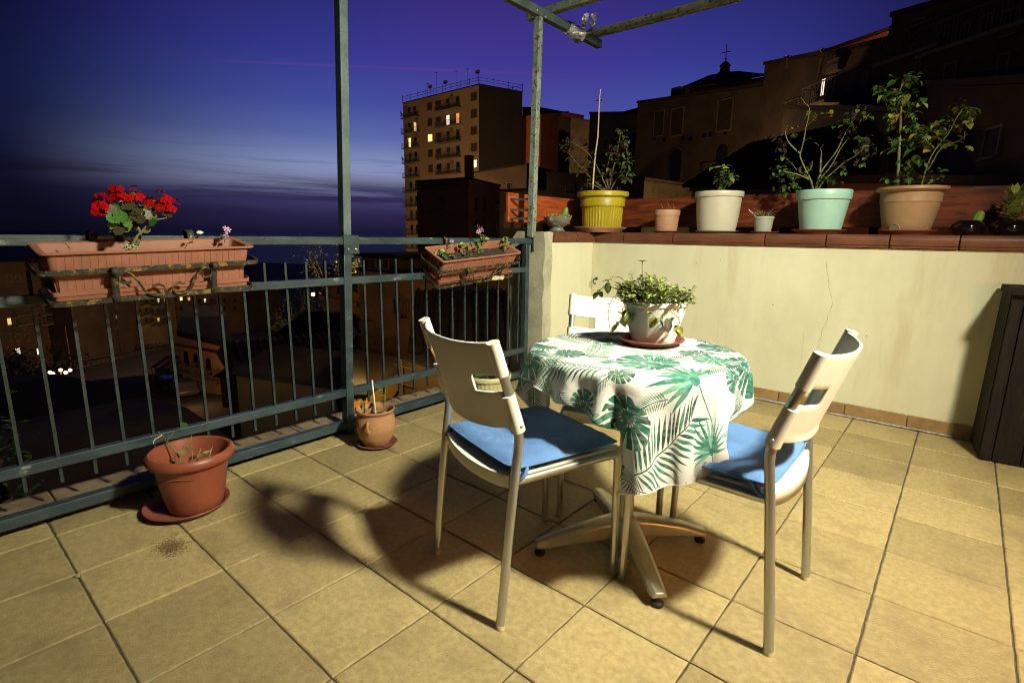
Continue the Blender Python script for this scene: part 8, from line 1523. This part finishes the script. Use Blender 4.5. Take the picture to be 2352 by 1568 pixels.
# ochre house and tree behind the tall post
A, B = at(738, 640, 72), at(826, 636, 64); oh = quad_building('ochre_house', 'ochre house lit by the street lamp behind the tall post', A, B, 8, GZ(70) - 2, float(at(738, 640, 72)[2]), float(at(826, 630, 64)[2]), m_ochre, m_ochre, m_roof)
oh.wpx(775, 660, 787, 676, m_win); oh.wpx(812, 650, 822, 670, m_win); oh.wpx(740, 664, 750, 678, m_win)
oh.box('ledge', m_ochre, 0, oh.L, oh.px(760, 690)[1], oh.px(760, 682)[1], .6)
def tree(label, base, h, cw, mats, n=1500, lsz=.28, trunk=.18):
    t = thing('tree', label, 'tree', tuple(base)); MB().tube([(0, 0, 0), (.1, .05, h * .3), (.05, .1, h * .62)], [trunk, trunk * .8, trunk * .4], 8).build('trunk', m_stemd, t, smooth=180)
    br_ = MB(); cl_ = []
    for k in range(26):
        a = random.uniform(0, 6.28); e = random.uniform(.35, 1.0); c = Vector((cw * .5 * math.cos(a) * math.sqrt(1 - (e - .6) ** 2 * 3 if abs(e - .6) < .55 else .1), cw * .5 * math.sin(a) * .9, h * e)); cl_.append(c); br_.tube([(0.05, .05, h * .35), tuple(c * .55 + Vector((0, 0, h * .2))), tuple(c)], [trunk * .3, trunk * .2, .02], 5)
    br_.build('limb', m_stemd, t, smooth=180)
    ms_ = [MB() for _ in mats]
    for _ in range(n):
        c = random.choice(cl_); p = c + Vector((random.gauss(0, cw * .11), random.gauss(0, cw * .11), random.gauss(0, h * .07))); d = Vector((random.uniform(-1, 1), random.uniform(-1, 1), random.uniform(-.6, .6))); leaflet3(random.choice(ms_), p, d, lsz * random.uniform(.6, 1.3), lsz * .6)
    for m_, mt in zip(ms_, mats): o = m_.build('crown', mt, t, smooth=0); o['kind'] = 'stuff'
    return t
b = on_ground(770, 700, 0); b = at(772, 690, 88); b[2] = GZ(88); tree('leafy tree behind the tall post beyond the ochre house', b, float(at(772, 575, 88)[2] - b[2]), 7.5, (m_lo, m_ld), 1800, .5, .3)
b = at(668, 700, 98); b[2] = GZ(98); tree('round dark tree beside the glowing street lamp', b, float(at(668, 672, 98)[2] - b[2]), 6, (m_ld, m_lo), 1200, .5, .3)
tree('green leaved tree at the far left edge below the railing', at(-200, 915, 7.5) - np.array([0, 0, 3.4]), 4.0, 1.2, (m_lg, m_lo), 700, .12, .06)
b = at(60, 800, 70); b[2] = GZ(70); tree('dim yellow green tree at the left of the railway yard', b, 5.2, 7.0, (m_lo, m_ld), 1400, .45, .2)
# street lamps and poles
def street_lamp(label, gx, x, y, d, watt, heads=1, col=(1, .56, .17)):
    p = at(x, y, d); t = thing('street_lamp', label, 'street lamp', (p[0], p[1], GZ(d))); hh = float(p[2] - GZ(d)); MB().tube([(0, 0, 0), (0, 0, hh - .3)], [.12, .07], 8).build('post', m_metal, t)
    for k in range(heads):
        a = 2 * PI * k / heads + .4; q = (0, 0, hh) if heads == 1 else (.55 * math.cos(a), .55 * math.sin(a), hh - .1)
        if heads > 1: MB().tube([(0, 0, hh - .4), (q[0] * .7, q[1] * .7, hh - .35), q], .04, 6).build('arm', m_metal, t)
        MB().blob(q, .20 if heads == 1 else .11).build('lamp_globe', L_lamp, t, smooth=180)
    l = point('street_light', (p[0], p[1], float(p[2]) + .5), col, watt, .3); return t
street_lamp('glowing street lamp seen between the bars beside the tall post', 0, 719, 676, 60, 110)
street_lamp('street lamp cluster of five glowing globes above the railway yard', 0, 137, 850, 46, 160, 5)
pole('lamp_pole', 'tall orange lit pole standing at the edge of the railway yard', on_ground(597, 745, .9), float(at(590, 585, 118)[2] - GZ(118)), .22, m_ochre)
for i, (x, y) in enumerate(((373, 785), (560, 735), (640, 700), (166, 860), (252, 745))): 
    g_ = on_ground(x, y, .9); pole('catenary_mast', ('thin mast in the yard below the window box', 'thin mast left of the orange pole', 'slim pole left of the street lamp', 'pale mast above the lamp cluster', 'slim mast before the blank brown wall')[i], g_, 6.5 + .02 * i, .09, m_frame, 'mast')
# street lamps hidden between the houses: they light the fronts
def lamp_at(x, y, d, watt, col=(1, .55, .18), rad=.4): p = at(x, y, d); return point('street_light', tuple(p), col, watt, rad)
lamp_at(900, 690, 78, 21000, (1, .62, .28)); lamp_at(890, 560, 80, 4500, (1, .62, .28))      # below the tower front
lamp_at(440, 870, 47, 190, (1, .50, .22)); lamp_at(330, 730, 105, 45); lamp_at(470, 730, 128, 260, (1, .68, .25))
lamp_at(885, 835, 13.5, 260, (1, .60, .14), .15); lamp_at(915, 820, 24, 110, (1, .42, .12)); lamp_at(1090, 730, 24, 40, (1, .40, .12))
lamp_at(1255, 330, 100, 600, (1, .42, .14)); lamp_at(1960, 60, 41, 400, (1, .48, .12)); lamp_at(1130, 470, 46, 220, (1, .62, .25))
lamp_at(2150, 420, 15, 14, (1, .62, .32)); lamp_at(1690, 430, 36, 800, (1, .62, .30)); lamp_at(2040, 440, 14, 3, (1, .4, .15))
